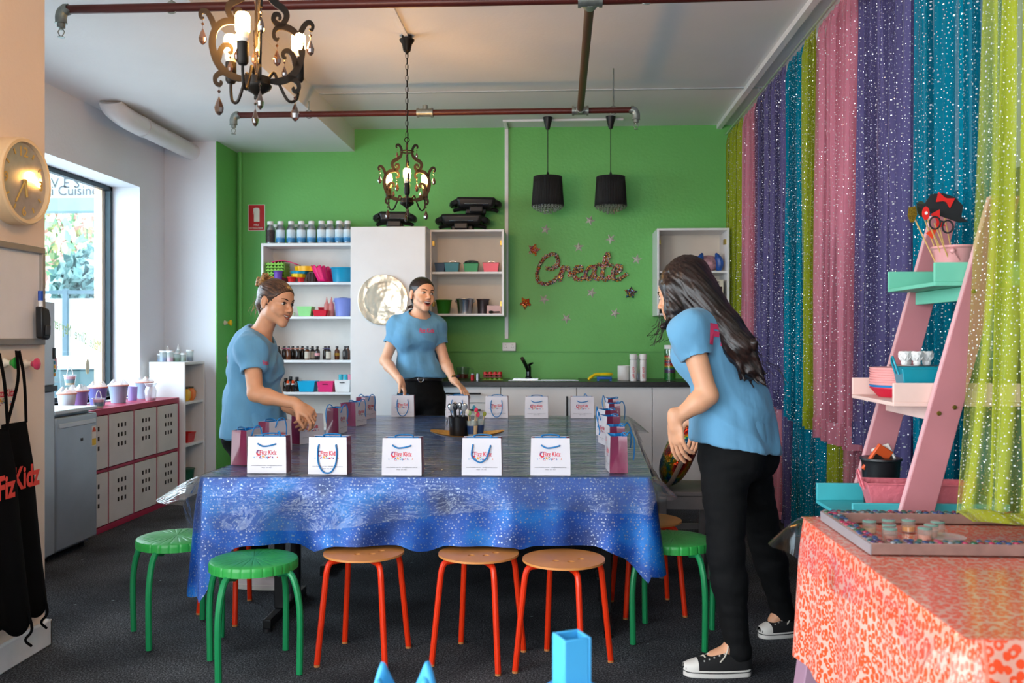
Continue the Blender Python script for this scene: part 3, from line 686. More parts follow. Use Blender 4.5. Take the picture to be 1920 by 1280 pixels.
# ---------------------------------------------------------------- goods in the right wall cabinet
mw = thing('microwave_oven', 'white microwave with a dark glass door inside the wall cabinet', 'microwave', (1.085, 7.55, zl))
m_mw = mat('ivory_plastic', '#d9d3c2', .45)
MB().box(-.235, .235, -.15, .16, .01, .272).build('housing', m_mw, mw, bevel=.006)
MB().box(-.215, .09, -.158, -.15, .03, .215).build('door', mat('dark_glass', '#0d0e10', .1), mw, bevel=.003)
cp = MB().box(.105, .22, -.156, -.15, .03, .215).build('control_panel', mat('dark_glass', '#0d0e10'), mw, bevel=.002)
MB().box(.135, .20, -.158, -.156, .185, .205).build('display', mat('green_display', '#7bd34a', .4, emis=.4), cp)
for i in range(3):
    for k in range(2): MB().lathe([(0, 0), (.008, 0), (.007, .003), (0, .003)], 12, (.145 + k * .05, -.156, .15 - i * .045), Euler((PI / 2, 0, 0)).to_matrix()).build('button', mat('grey_button', '#8b8d90', .5), cp)
MB().tube([(.095, -.175, .05), (.095, -.175, .2)], .006, 8).build('door_handle', m_mw, mw)
for i in range(4): MB().box(.12, .2, -.152, -.1495, .228 + i * .009, .232 + i * .009).build('vent_slot', m_black, mw)
t = thing('wrapped_parcel', 'bundle wrapped in blue and pink plastic above the microwave', 'parcel', (1.22, 7.55, 1.428 + .3635))
MB().sph((0, 0, .07), .075, 16, 10, (1.2, 1, .9)).build('bundle', mat('pink_wrap', '#b98c95', .35, var=.35, vs=25, bump=.6, bs=25), t)
for sx in (-1, 1): MB().tube(smooth_path([(sx * .075, -.05, .005), (sx * .085, -.06, .07), (sx * .055, -.05, .15)], 4), [.02, .025, .028, .03, .03, .03, .028, .02, .008], 8).build('blue_wrap', mat('blue_wrap', '#1c4f9c', .3, var=.3, vs=30), t)

# ---------------------------------------------------------------- on the worktop
zw = .9045
def PC(u, Y): return atY(u, 708, Y).x
jg = thing('glass_jug', 'clear glass measuring jug with red contents beside the drawers', 'jug', (PC(868, 7.55), 7.55, zw))
MB().lathe([(0, 0), (.045, 0), (.055, .10), (.053, .10), (.043, .004), (0, .004)], 24).build('body', glassy('clear_glass', '#eef4f2', .3, .03), jg); MB().lathe([(0, .006), (.042, .006), (.045, .04), (0, .04)], 20).build('contents', mat('red_jelly', '#8c2a20', .3), jg)
MB().tube(smooth_path([(.05, 0, .09), (.085, 0, .08), (.08, 0, .03), (.048, 0, .02)], 5), .006, 8).build('handle', MATS['clear_glass'], jg)
bucket('small_bowl', 'small purple bowl on the worktop near the jug', (PC(852, 7.35), 7.35, zw), .04, .035, purple, cat='bowl', k=.6)
for u, mm, n in ((886, mat('red_can', '#b61c26', .3, .3), 'red'), (896, m_alu, 'silver')):
    t = thing('small_canister', 'short %s canister on the worktop' % n, 'canister', (PC(u, 7.3), 7.3, zw)); MB().lathe([(0, 0), (.016, 0), (.016, .045), (0, .045)], 16).build('body', mm, t); MB().lathe([(0, .045), (.014, .045), (.014, .055), (0, .055)], 16).build('lid', m_alu, t)
for k, (mm, n) in enumerate(((pls('olive', '#6f9a1c'), 'lime green'), (pls('rust', '#7a1d1a'), 'dark red'), (red, 'bright red'))):
    t = thing('silicone_mould', n + ' silicone baking mould in a small stack by the sink', 'mould', (PC(924, 7.4), 7.4, zw + k * .022))
    MB().box(-.085 + k * .008, .085 - k * .008, -.05, .05, 0, .006).build('sheet', mm, t)
    for i in range(4):
        for j in range(2): MB().lathe([(.017, 0), (.014, .02), (0, .02)], 12, (-.06 + i * .04, -.022 + j * .044, .002)).build('cup', mm, t)
t = thing('yellow_brush', 'yellow dish brush lying over a blue sponge holder', 'brush', (PC(1130, 7.3), 7.3, zw + .034))
MB().lathe([(0, -.004), (.05, -.002), (.055, .008), (.04, .018), (0, .02)], 24, (.03, 0, .012), sy=.7).build('brush_head', pls('sun', '#f0cf14'), t)
MB().tube(smooth_path([(-.01, 0, .018), (-.06, 0, .014), (-.10, -.01, -.012), (-.115, -.01, -.026)], 5), [.012] * 15 + [.011], 8).build('handle', pls('sun', '#f0cf14'), t)
t = thing('sponge_holder', 'blue plastic holder under the yellow brush', 'holder', (PC(1133, 7.3), 7.3, zw))
MB().box(-.06, .06, -.04, .04, .012, .033).build('holder_body', pls('royal', '#1b5fb8'), t, bevel=.006)
for sx in (-.05, .05): MB().box(sx - .008, sx + .008, -.03, .03, 0, .012).build('foot', pls('royal', '#1b5fb8'), t)
t = thing('white_tub', 'white round plastic tub standing on the worktop', 'tub', (PC(1170, 7.4), 7.4, zw)); MB().lathe([(0, 0), (.048, 0), (.052, .006), (.052, .115), (.049, .118), (.049, .02), (0, .02)], 26).build('body', m_cap, t)
t = thing('blue_bottle', 'clear bottle with blue liquid between the two white tubes', 'bottle', (PC(1196, 7.45), 7.45, zw)); MB().lathe([(0, 0), (.035, 0), (.035, .06), (0, .06)], 18).build('liquid', mat('blue_liquid', '#1767b0', .15), t); MB().lathe([(.036, 0), (.036, .13), (.02, .16), (.03, .2), (.028, .2), (.018, .16)], 18).build('body', glassy('clear_plastic', '#e8f0ee'), t)
m_redp = mat('logo_red', '#d8203a', .5)
for k, u in enumerate((1187.5, 1206)):
    P = Vector((PC(u, 7.28), 7.28, zw)); t = thing('white_tube', ('white tube with red print standing beside the white tub', 'white tube with red print standing beside the rainbow jar')[k], 'tube', tuple(P))
    MB().lathe([(0, 0), (.025, 0), (.0265, .004), (.0265, .165), (.02, .172), (0, .172)], 22).build('body', m_cap, t); MB().lathe([(0, .172), (.030, .172), (.030, .212), (.028, .215), (0, .215)], 22).build('cap', m_cap, t)
    mb = MB(); mb.text('Fizz Kidz', .026, lambda x, y: (.0272 * math.sin((y - .008) / .0265), -.0272 * math.cos((y - .008) / .0265), .02 + x), bold=.02); mb.build('lettering', m_redp, t, smooth=0)
t = thing('rainbow_jar', 'tall clear jar filled with rainbow layers on the worktop', 'jar', (PC(1256, 7.35), 7.35, zw))
cols = ['#1f9a3a', '#2a9e30', '#6a2a7a', '#8a3a6a', '#2a6ac0', '#3aa050', '#e0b020', '#d03020', '#c02a2a', '#5a3a6a', '#c83a2a', '#4aa04a', '#e0a020', '#c82a20']
zz = .003
for i, cc in enumerate(cols):
    hh = .030 if i < 2 else .0115
    MB().lathe([(0, zz), (.044, zz), (.044, zz + hh), (0, zz + hh)], 22).build('layer', pls('layer%d' % i, cc), t); zz += hh
MB().lathe([(0, 0), (.047, 0), (.047, .25), (.042, .255), (.042, .25), (.0455, .003)], 24).build('jar_body', glassy('clear_glass', '#eef4f2'), t); MB().lathe([(0, .255), (.045, .255), (.045, .285), (0, .287)], 24).build('lid', m_cap, t)

# ---------------------------------------------------------------- things on the back wall
YW = YB
sg = thing('fire_extinguisher_sign', 'red fire extinguisher sign on the green wall', 'sign', tuple(atY(481, 408, YW - .003)))
pa = atY(465.5, 384, YW); pb = atY(497, 433, YW); w2 = (pb.x - pa.x) / 2; h2 = (pa.z - pb.z) / 2
MB().box(-w2, w2, -.001, .003, -h2, h2).build('board', mat('sign_white', '#e9e7e2', .5), sg); MB().box(-w2 + .005, w2 - .005, -.002, -.001, -h2 + .005, h2 - .005).build('red_field', mat('sign_red', '#c4161c', .5), sg)
mb = MB(); mb.prism([(-.022, -.035), (.028, -.035), (.028, .065), (.024, .08), (.012, .086), (-.01, .086), (-.026, .08), (-.03, .03), (-.027, .03), (-.022, .06)], -.0030, -.0022, lambda a, b, d: (a, d, b)); mb.build('pictogram', mat('sign_white', '#e9e7e2'), sg, smooth=0)
mb = MB(); mb.text('FIRE', .026, lambda x, y: (-.022 + x, -.0032, -h2 + .042 + y)); mb.text('EXTINGUISHER', .022, lambda x, y: (-.058 + x, -.0032, -h2 + .016 + y), width=.116); mb.build('lettering', mat('sign_white', '#e9e7e2'), sg, smooth=0)

cd = thing('cable_conduit', 'white plastic conduit running down the green wall', 'conduit', tuple(atY(950, 640, YW - .02)))
mx = atY(950, 400, YW).x
MB().box(mx - .016, mx + .016, YW - .02, YW, 1.24, ZC).build('wall_channel', m_trim, cd, world=True, bevel=.003)
MB().box(mx - .016, .52, 7.475, 7.505, ZC - .018, ZC).box(mx - .016, mx + .016, 7.505, YW, ZC - .018, ZC).build('ceiling_channel', m_trim, cd, world=True, bevel=.003)
ol = thing('power_outlet', 'white double power outlet at the bottom of the conduit', 'outlet', tuple(atY(955, 650, YW)))
MB().box(-.058, .058, -.045, 0, -.036, .036).build('plate', m_trim, ol, bevel=.006)
for sx in (-.03, .03):
    MB().box(sx - .008, sx + .008, -.049, -.045, .012, .024).build('switch', mat('switch_white', '#d6d6d4', .5), ol)
    for q in (-1, 1): MB().cbox((sx + q * .007, -.0455, -.004), (.002, .002, .009), Euler((0, q * .5, 0)).to_matrix()).build('socket_slot', m_black, ol)

def starpoly(R, r, rot=0.0, n=5): return [((R if i % 2 == 0 else r) * math.sin(PI * i / n + rot), (R if i % 2 == 0 else r) * math.cos(PI * i / n + rot)) for i in range(2 * n)]
m_foil = mat('silver_foil', '#cfc8c0', .45, .4, var=.25, vs=40, bump=.5, bs=200)
where = ['above the sign near the first pendant', 'high under the second pendant', 'over the letter t of the sign', 'above the middle of the sign', 'beside the end of the sign', 'below the middle of the sign', 'next to the orange beaded star', 'lowest of all above the tap', 'low beside the blue beaded star']
for k, (u, v, rot) in enumerate(((1023, 430, .2), (1106, 413, .4), (1145, 448, -.5), (1085, 463, 0), (1194, 486, .2), (1109, 549, .35), (1020, 561, .5), (1062, 597, .6), (1153, 587, .4))):
    P = atY(u, v, YW); t = thing('foil_star', 'silver foil star on the green wall, ' + where[k], 'star', (P.x, YW, P.z), 0, 'silver wall stars')
    pts = starpoly(.046, .019, rot); mb = MB(); mb.add([(a, -.002, b) for a, b in pts] + [(0, -.012, 0)] + [(a, 0, b) for a, b in pts], [(10, (i + 1) % 10, i) for i in range(10)] + [(i, (i + 1) % 10, 11 + (i + 1) % 10, 11 + i) for i in range(10)])
    mb.build('star_body', m_foil, t, smooth=0)
# beads: one shared faceted mesh, many colours
BEADC = [mat('bead_' + n, c, .2, .35, var=0, coat=.5) for n, c in (('red', '#b3202c'), ('orange', '#e0661c'), ('gold', '#e3b23a'), ('green', '#2f8f5c'), ('blue', '#2b5f9e'), ('silver', '#d6d0c8'), ('pink', '#d65a86'), ('dark', '#3a2a30'))]
def add_beads(mb, pts, r, rr, pal):
    for p in pts:
        mb.mi = pal[rr.randrange(len(pal))]; q = r * rr.uniform(.75, 1.2)
        M3 = Euler((rr.random() * 6, rr.random() * 6, rr.random() * 6)).to_matrix()
        mb.add([Vector(p) + M3 @ (Vector(d) * q) for d in ((1, 0, 0), (-1, 0, 0), (0, 1, 0), (0, -1, 0), (0, 0, 1), (0, 0, -1))], [(0, 2, 4), (2, 1, 4), (1, 3, 4), (3, 0, 4), (2, 0, 5), (1, 2, 5), (3, 1, 5), (0, 3, 5)])
def bead_star(u, v, rot, pal, label):
    P = atY(u, v, YW); t = thing('beaded_star', label, 'star', (P.x, YW, P.z)); rr = random.Random(u)
    MB().prism(starpoly(.052, .026, rot), -.014, 0, lambda a, b, d: (a, d, b)).build('backing', mat('bead_backing', '#5c3a2c', .6), t)
    pts = []
    poly = starpoly(.056, .030, rot)
    while len(pts) < 130:
        a, b = rr.uniform(-.056, .056), rr.uniform(-.056, .056); ins = False
        for i in range(10):
            (x1, y1), (x2, y2) = poly[i], poly[(i + 1) % 10]
            if (y1 > b) != (y2 > b) and a < (x2 - x1) * (b - y1) / (y2 - y1) + x1: ins = not ins
        if ins: pts.append((a, -.017 - rr.random() * .004, b))
    mb = MB(); add_beads(mb, pts, .0062, rr, pal); o = mb.build('beads', BEADC, t, smooth=0); o['kind'] = 'stuff'
bead_star(1001, 468, .3, [0, 1, 1, 2, 2, 5, 6], 'beaded star in red and gold at the start of the sparkly sign')
bead_star(985, 568, .7, [0, 1, 1, 2, 0], 'beaded star in orange and red low beside the conduit')
bead_star(1182, 549, .1, [3, 4, 0, 7, 2], 'beaded star in dark green and blue under the end of the sign')
cr = thing('beaded_word_sign', 'sparkly beaded script sign on the green wall', 'sign', tuple(atY(1088, 510, YW)))
zs_ = 5.334
strokes = [[(440, 640), (462, 600), (440, 525), (385, 520), (320, 560), (270, 640), (248, 720), (265, 790), (330, 812), (400, 795), (445, 760)],
           [(345, 655), (385, 665), (430, 640), (450, 600)],
           [(440, 760), (480, 720), (505, 650), (520, 655)], [(480, 780), (500, 720), (525, 660), (560, 655), (570, 690), (575, 730)],
           [(570, 730), (620, 700), (690, 675), (690, 645), (650, 645), (620, 690), (625, 750), (670, 770), (720, 750)],
           [(830, 640), (780, 645), (735, 700), (745, 760), (790, 750), (830, 650), (825, 720), (845, 765), (890, 745)],
           [(890, 750), (915, 620), (935, 540), (960, 510), (970, 545), (935, 610), (905, 700), (920, 770), (975, 745)], [(850, 620), (920, 625), (995, 625)],
           [(975, 750), (1040, 705), (1090, 670), (1080, 635), (1040, 640), (1005, 700), (1020, 765), (1080, 760), (1148, 715)]]
bpts = []; rr = random.Random(5); back = MB(); cx, cz = atY(1088, 510, YW).x, atY(1088, 510, YW).z
for st in strokes:
    P = [atY(960 + a / zs_, 380 + b / zs_, YW) for a, b in st]; P = [Vector((q.x - cx, -.008, q.z - cz)) for q in P]
    sp = smooth_path([tuple(q) for q in P], 7); back.tube(sp, .0145, 8, flat=(1, 1))
    for q in sp:
        for k in range(9):
            a = rr.uniform(0, PI); bpts.append((q.x + .0155 * math.cos(a) * rr.random() ** .4, -.010 - .0135 * math.sin(a), q.z + rr.uniform(-.0155, .0155)))
back.build('script_backing', mat('bead_backing', '#5c3a2c'), cr)
mb = MB(); add_beads(mb, bpts, .0055, rr, [0, 1, 2, 2, 2, 3, 4, 5, 5, 5, 6, 7]); o = mb.build('beads', BEADC, cr, smooth=0); o['kind'] = 'stuff'
def knob(label, loc, ang, capm, group=None, s=1.0):
    t = thing('coat_knob', label, 'hook', loc, ang, group); M3 = Euler((PI / 2, 0, 0)).to_matrix()
    MB().lathe([(0, 0), (.021 * s, 0), (.021 * s, .006 * s), (.012 * s, .016 * s), (.012 * s, .03 * s), (0, .03 * s)], 20, M=M3).build('base', mat('ivory_knob', '#e6ddcc', .4), t)
    MB().lathe([(0, .03 * s), (.012 * s, .03 * s), (.016 * s, .042 * s), (.026 * s, .05 * s), (.027 * s, .056 * s), (.018 * s, .062 * s), (0, .064 * s)], 22, M=M3).build('cap', capm, t)
P = atX(421, 605, XP + .012)
knob('yellow capped wall knob on the narrow green return wall', tuple(P), PI / 2, pls('knobyellow', '#f2b80c'))
# ================================================================ LEFT SIDE: cube shelf, fridges, small bookcase
m_rs = mat('raspberry_laminate', '#a8284a', .45, var=.06)
kx = thing('cube_shelf', 'raspberry red cube shelf with white perforated doors under the window', 'shelf', (-3.08, 6.085, 0))
XF = .155; D = .165; L2 = .745; Hh = .79
MB().box(-D, XF, -L2, L2, Hh - .038, Hh).build('top_panel', m_rs, kx, bevel=.002)
MB().box(-D, XF, -L2, L2, .0, .038).build('bottom_panel', m_rs, kx, bevel=.002)
for y in (-L2, L2 - .038): MB().box(-D, XF, y, y + .038, .038, Hh - .038).build('side_panel', m_rs, kx, bevel=.002)
MB().box(-D, XF, -L2 + .038, L2 - .038, .387, .403).build('middle_shelf', m_rs, kx)
for i in (1, 2, 3):
    y = -L2 + .038 + i * (2 * L2 - .076) / 4; MB().box(-D, XF, y - .008, y + .008, .038, Hh - .038).build('divider', m_rs, kx)
MB().box(-D, -D + .01, -L2 + .04, L2 - .04, .04, Hh - .04).build('back_panel', m_rs, kx)
m_ins = mat('white_insert', '#d4d2cc', .5, var=.04)
cw = (2 * L2 - .076) / 4
for i in range(4):
    for j in range(2):
        yc = -L2 + .038 + (i + .5) * cw; zc = (.038 + .387) / 2 if j == 0 else (.403 + Hh - .038) / 2
        sw = .006 if (i == 3) else 0
        d = MB().box(XF - .015 + sw, XF + .003 + sw, yc - cw / 2 + .01, yc + cw / 2 - .01, zc - .168, zc + .168).build('door', m_ins, kx, bevel=.002)
        for a in range(3):
            for b in range(3):
                MB().cbox((XF + .0035 + sw, yc - .048 + a * .048, zc + .028 + (b - 1) * .062), (.002, .019, .028)).build('slot', mat('slot_dark', '#241f20', .9), d)

sb = thing('small_bookcase', 'low white bookcase in the corner beside the cube shelf', 'bookcase', (-3.03, 7.045, 0))
a, b = .14, .198; HB = 1.06
MB().box(-a, a, -b, -b + .02, 0, HB).build('side_panel', m_mel, sb, bevel=.002); MB().box(-a, a, b - .02, b, 0, HB).build('side_panel', m_mel, sb, bevel=.002)
MB().box(-a, -a + .006, -b + .02, b - .02, 0, HB - .02).build('back_panel', m_inner, sb)
MB().box(-a, a, -b + .02, b - .02, HB - .022, HB).build('top_panel', m_mel, sb, bevel=.002)
for z in (.09, .42, .75): MB().box(-a + .006, a - .004, -b + .02, b - .02, z - .02, z).build('shelf', m_mel, sb, bevel=.002)
MB().box(a - .03, a - .015, -b + .02, b - .02, 0, .07).build('plinth', m_mel, sb)
m_orj = mat('orange_jar', '#e8791c', .2, coat=.5); m_yej = mat('yellow_jar', '#e5b628', .2, coat=.5)
for (y, mm, n) in ((6.99, m_yej, 'yellow'), (7.09, m_orj, 'orange')):
    t = thing('glass_jar', 'squat %s glass jar on the low white bookcase' % n, 'jar', (-2.955, y, .7505)); MB().lathe([(0, 0), (.035, 0), (.052, .03), (.052, .07), (.035, .095), (0, .1)], 20).build('body', mm, t); MB().lathe([(.03, .095), (.034, .1), (.034, .108), (0, .11)], 18).build('lid', mat('dark_lid', '#4a4a38', .4), t)
tub('plastic_tub', 'red angular tub on the middle shelf of the low white bookcase', (-2.97, 7.05, .4205), .11, .15, .075, red, .8)
bucket('plastic_bucket', 'dark green bucket at the bottom of the low white bookcase', (-2.96, 7.05, .0905), .06, .12, pls('bottle_green', '#1f5a44'), k=.85)
# paint pots on the low bookcase
m_clr = glassy('clear_plastic', '#e8f0ee'); m_frost = glassy('frosted_plastic', '#dfe8e8', .2, .3, .35)
pots = [(292, 1, '#0d5fb4', .05, 7.0), (306, 2, '#2d6ec0', .075, 6.95), (319, 2, '#d87aa8', .075, 6.95), (331, 1, '#3aa584', .06, 7.0), (343, 1, '#7fae98', .055, 7.03), (356, 2, '#15559a', .08, 7.1), (300, 3, '#dfe0e2', .1, 7.12), (314, 3, '#dfe0e2', .1, 7.14), (334, 3, '#e6e6e8', .11, 7.12)]
nm = {'#0d5fb4': 'bright blue', '#2d6ec0': 'mid blue', '#d87aa8': 'pink', '#3aa584': 'sea green', '#7fae98': 'pale green', '#15559a': 'deep blue'}
for k, (u, kind, c, h, Y) in enumerate(pots):
    P = atY(u, 675, Y)
    x = max(-3.15, min(-2.92, P.x))
    if kind < 3:
        t = thing('paint_pot', 'clear pot of %s paint with a white lid on the low bookcase' % nm[c], 'pot', (x, Y, HB + .0005), 0, 'paint pots on the low bookcase'); r = .024 if kind == 1 else .026
        MB().lathe([(0, .003), (r - .002, .003), (r - .002, h * .45), (0, h * .45)], 16).build('paint', mat('paint_' + c[1:], c, .3), t); MB().lathe([(0, 0), (r, 0), (r, h), (0, h)], 16).build('body', m_clr, t); MB().lathe([(0, h), (r + .002, h), (r + .002, h + .012), (0, h + .013)], 16).build('lid', m_cap, t)
    else:
        t = thing('glue_bottle', 'white pointed glue bottle behind the paint pots', 'bottle', (x, Y, HB + .0005), 0, 'glue bottles behind the paint pots')
        MB().lathe([(0, 0), (.02, 0), (.02, h * .7), (.012, h * .8), (0, h * .8)], 16).build('body', m_frost, t); MB().lathe([(.012, h * .8), (.009, h * .9), (.002, h * 1.25), (0, h * 1.25)], 12).build('nozzle', m_cap, t)

# ---------------------------------------------------------------- fridges (fronts face the room)
m_sil = mat('silver_fridge', '#aab4bb', .32, .55, var=.04); m_fr = mat('fridge_grey', '#8e9aa2', .35, .4, var=.04)
fg = thing('bar_fridge', 'waist high silver bar fridge beside the cube shelf', 'fridge', (-3.0, 5.105, 0))
FX = .215
MB().box(-.22, FX - .05, -.225, .22, .03, .815).build('cabinet', m_fr, fg, bevel=.008)
dr = MB().box(FX - .046, FX, -.225, .22, .055, .80).build('door', m_sil, fg, bevel=.012, bseg=3)
MB().box(FX - .04, FX + .004, -.20, .20, .735, .765).build('grip_recess', mat('fridge_pale', '#c6cfd4', .35, .3), dr, bevel=.006)
MB().box(FX, FX + .0012, .155, .205, .60, .72).build('energy_label', mat('energy_white', '#e8e4d8', .5), dr)
MB().box(FX, FX + .0018, .158, .202, .605, .645).build('energy_label_band', mat('energy_yellow', '#e6c22a', .5), dr)
MB().prism([(.18 + .02 * math.cos(PI * i / 8), .685 + .026 * math.sin(PI * i / 8)) for i in range(9)], FX, FX + .0018, lambda a, b, d: (d, a, b)).build('energy_label_dial', mat('energy_orange', '#d8542a', .5), dr)
MB().box(FX, FX + .0015, .03, .055, .645, .662).build('badge', m_black, dr)
MB().box(-.23, FX + .0, -.23, .225, .815, .838).build('fridge_top', mat('fridge_pale', '#c6cfd4'), fg, bevel=.006)
for sx in (-.17, .13):
    for sy in (-.19, .19): MB().cyl((sx, sy, 0), .018, .032, 12).build('foot', m_black, fg)
tf = thing('fridge_freezer', 'tall pale silver fridge freezer partly hidden by the cream wall', 'fridge', (-2.975, 4.56, 0))
m_ps = mat('pale_silver', '#b9c3ca', .28, .5, var=.03)
MB().box(-.24, .16, -.29, .29, .03, 1.44).build('cabinet', m_fr, tf, bevel=.01)
def rdoor(z0, z1, nm_):
    poly = [(.165, -.288), (.20, -.288)] + [(.20 + .018 * math.sin(PI * i / 10), -.288 + .576 * i / 10) for i in range(1, 10)] + [(.20, .288), (.165, .288)]
    return MB().prism(poly, z0, z1, lambda a, b, d: (a, b, d)).build(nm_, m_ps, tf, bevel=.006)
d1 = rdoor(.985, 1.44, 'freezer_door'); d2 = rdoor(.06, .955, 'fridge_door')
MB().box(.16, .22, -.28, .28, .955, .985).build('door_gap', mat('chrome_strip', '#3a3d3f', .2, .8), tf)
MB().box(.2, .206, .262, .285, 1.13, 1.19).build('magnet', m_black, d1)
for i, c in enumerate(('#3a8aa8', '#d8b03a', '#3a8a7a', '#d89a3a')): MB().box(.2, .2045, .275, .287, 1.10 - i * .022, 1.118 - i * .022).build('magnet', mat('magnet%d' % i, c, .5), d1)
for sx in (-.18, .1):
    for sy in (-.22, .22): MB().cyl((sx, sy, 0), .02, .032, 12).build('foot', m_black, tf)

# ---------------------------------------------------------------- tubs on the cube shelf and sill
m_lil = mat('lilac_pail', '#9b8fd0', .35, .2); m_plb = mat('pale_blue_pail', '#9fb6cf', .35, .2); m_bl = mat('blue_pail', '#6f7cc0', .35, .2); m_wp = mat('white_pail', '#dcdfe6', .4)
m_rimd = mat('peach_trim', '#e09a86', .5); m_cello = glassy('cellophane', '#f5f8fa', .6, .15, .3)
def pail(label, u, v, Y, r, h, m, top=True):
    P = atY(u, v, Y); t = bucket('gift_pail', label, (max(-3.13, min(-2.99, P.x)), Y, .791), r, h, m, 'wrapped gift pails on the cube shelf', k=.72, rimc=m_rimd)
    mb = MB(); rr = random.Random(int(u))
    def f(a, b):
        th = 2 * PI * a; q = 1 + .13 * math.sin(9 * th + u) * b; rad = (r + .004) * (1 - b) + (r * .55) * b
        return (rad * math.cos(th) * q, rad * math.sin(th) * q, h + .002 + .028 * b * (1 + .4 * math.sin(5 * th)))
    mb.grid(f, 36, 3, True); mb.build('cellophane_top', m_cello, t)
    MB().lathe([(0, h * .96), (r * .9, h * .96)], 20).build('filling', mat('white_fill', '#e4e4ea', .7, var=.1, vs=60), t)
pail('pale pink white gift pail at the fridge end of the cube shelf', 125, 764, 5.42, .055, .115, m_wp)
pail('lilac gift pail with a small slime tub on its lid', 147, 764, 5.62, .062, .12, m_lil)
pail('periwinkle gift pail standing behind near the window', 183, 757, 5.95, .062, .125, m_bl)
pail('pale blue gift pail in the middle of the cube shelf', 222, 757, 6.22, .066, .125, m_plb)
pail('pale blue gift pail at the bookcase end of the cube shelf', 266, 750, 6.68, .066, .125, m_plb)
t = thing('lilac_cup', 'purple cup between the two pale blue pails', 'cup', (-3.12, 6.47, .791)); MB().lathe([(0, 0), (.03, 0), (.036, .1), (.033, .1), (0, .01)], 18).build('body', m_lil, t)
t = thing('clear_bag', 'clear bag of pink slime between the two pale blue pails', 'bag', (-2.985, 6.47, .791)); MB().lathe([(0, 0), (.035, 0), (.042, .07), (.03, .10), (.045, .125)], 18).build('bag_body', m_cello, t); MB().lathe([(0, .002), (.032, .002), (.036, .02), (0, .022)], 18).build('slime', mat('pink_slime', '#e070a0', .25), t)
def slime_tub(label, loc, hang):
    t = thing('slime_tub', label, 'tub', loc, 0, 'little slime tubs with white handles'); r, h = .036, .062
    MB().lathe([(0, 0), (r * .75, 0), (r, h), (r + .004, h + .001), (r + .003, h + .006), (0, h + .006)], 22).build('body', glassy('slime_plastic', '#f4f4f6', .2, .1, .2), t)
    for i, (c, z0, z1) in enumerate((('#b9a860', .004, .016), ('#1f8f95', .016, .034), ('#5a76a0', .034, .042), ('#e9a9b6', .042, .058))):
        q = lambda z: (r * .75 + (r * .25) * z / h) - .002
        MB().lathe([(0, z0), (q(z0), z0), (q(z1), z1), (0, z1)], 18).build('slime_layer', mat('slime%d' % i, c, .3), t)
    MB().tube([(.0, r * math.cos(PI * i / 12) * .95, h + .002 + hang * math.sin(PI * i / 12)) for i in range(13)], .0028, 6).build('handle', m_cap, t)
slime_tub('small layered slime tub standing on the lid of the lilac gift pail', (-3.118, 5.62, .791 + .152), .05)
slime_tub('small layered slime tub at the front edge of the cube shelf', (-2.972, 5.70, .791), .05)

# ---------------------------------------------------------------- cream wall: clock, whiteboard, knobs, aprons, paper logo
ck = thing('wall_clock', 'round cream rimmed wall clock reflecting the lamps', 'clock', tuple(atX(20, 340, XST)))
R3 = Euler((0, PI / 2, 0)).to_matrix(); m_rim = mat('clock_rim', '#e5c89e', .35, var=.03)
rc = .165
MB().lathe([(0, 0), (rc, 0), (rc, .06), (rc - .006, .066), (rc - .018, .066), (rc - .02, .05), (0, .05)], 56, M=R3).build('rim', m_rim, ck)
T = NT('mirrored_dial'); p = T.n('ShaderNodeBsdfPrincipled', i_Roughness=.10, i_Metallic=.25); T.l(p.outputs[0], T.out.inputs[0]); p.inputs['Base Color'].default_value = (*lin('#c9b497'), 1); p.inputs['Coat Weight'].default_value = 1.0
nb = T.n('ShaderNodeTexNoise', i_Vector=T.coord(), i_Scale=14.0); bb = T.n('ShaderNodeBump', i_Strength=.25, i_Distance=.01, i_Height=nb.outputs['Fac']); T.l(bb.outputs[0], p.inputs['Normal'])
MB().lathe([(0, .0505), (rc - .021, .0505), (rc - .021, .0515), (0, .0515)], 48, M=R3).build('dial', mat('silvered_dial', '#b3aaa0', .08, .0, var=.10, vs=18, coat=1.0), ck)
mnum = mat('clock_numerals', '#c9a457', .5)
for n_, a in (('12', 0), ('3', 90), ('6', 180), ('9', 270)):
    mb = MB(); th = math.radians(a); cy, cz = .112 * math.sin(th), .112 * math.cos(th)
    wd = .05 if n_ == '12' else .026
    mb.text(n_, .052, lambda x, y: (.053, cy - wd / 2 + x, cz - .018 + y), width=wd, bold=.02); mb.build('numeral', mnum, ck, smooth=0)
for i in range(12):
    if i % 3: th = PI / 6 * i; MB().cbox((.053, .118 * math.sin(th), .118 * math.cos(th)), (.002, .007, .02), Euler((-th, 0, 0)).to_matrix()).build('hour_mark', mnum, ck)
MB().tube([(.056, 0, 0), (.056, -.058, -.085)], .0035, 6).build('minute_hand', mnum, ck); MB().tube([(.058, 0, 0), (.058, .01, -.06)], .0045, 6).build('hour_hand', mnum, ck)
MB().lathe([(0, .053), (.008, .053), (.007, .062), (0, .062)], 14, M=R3).build('hub', mnum, ck)

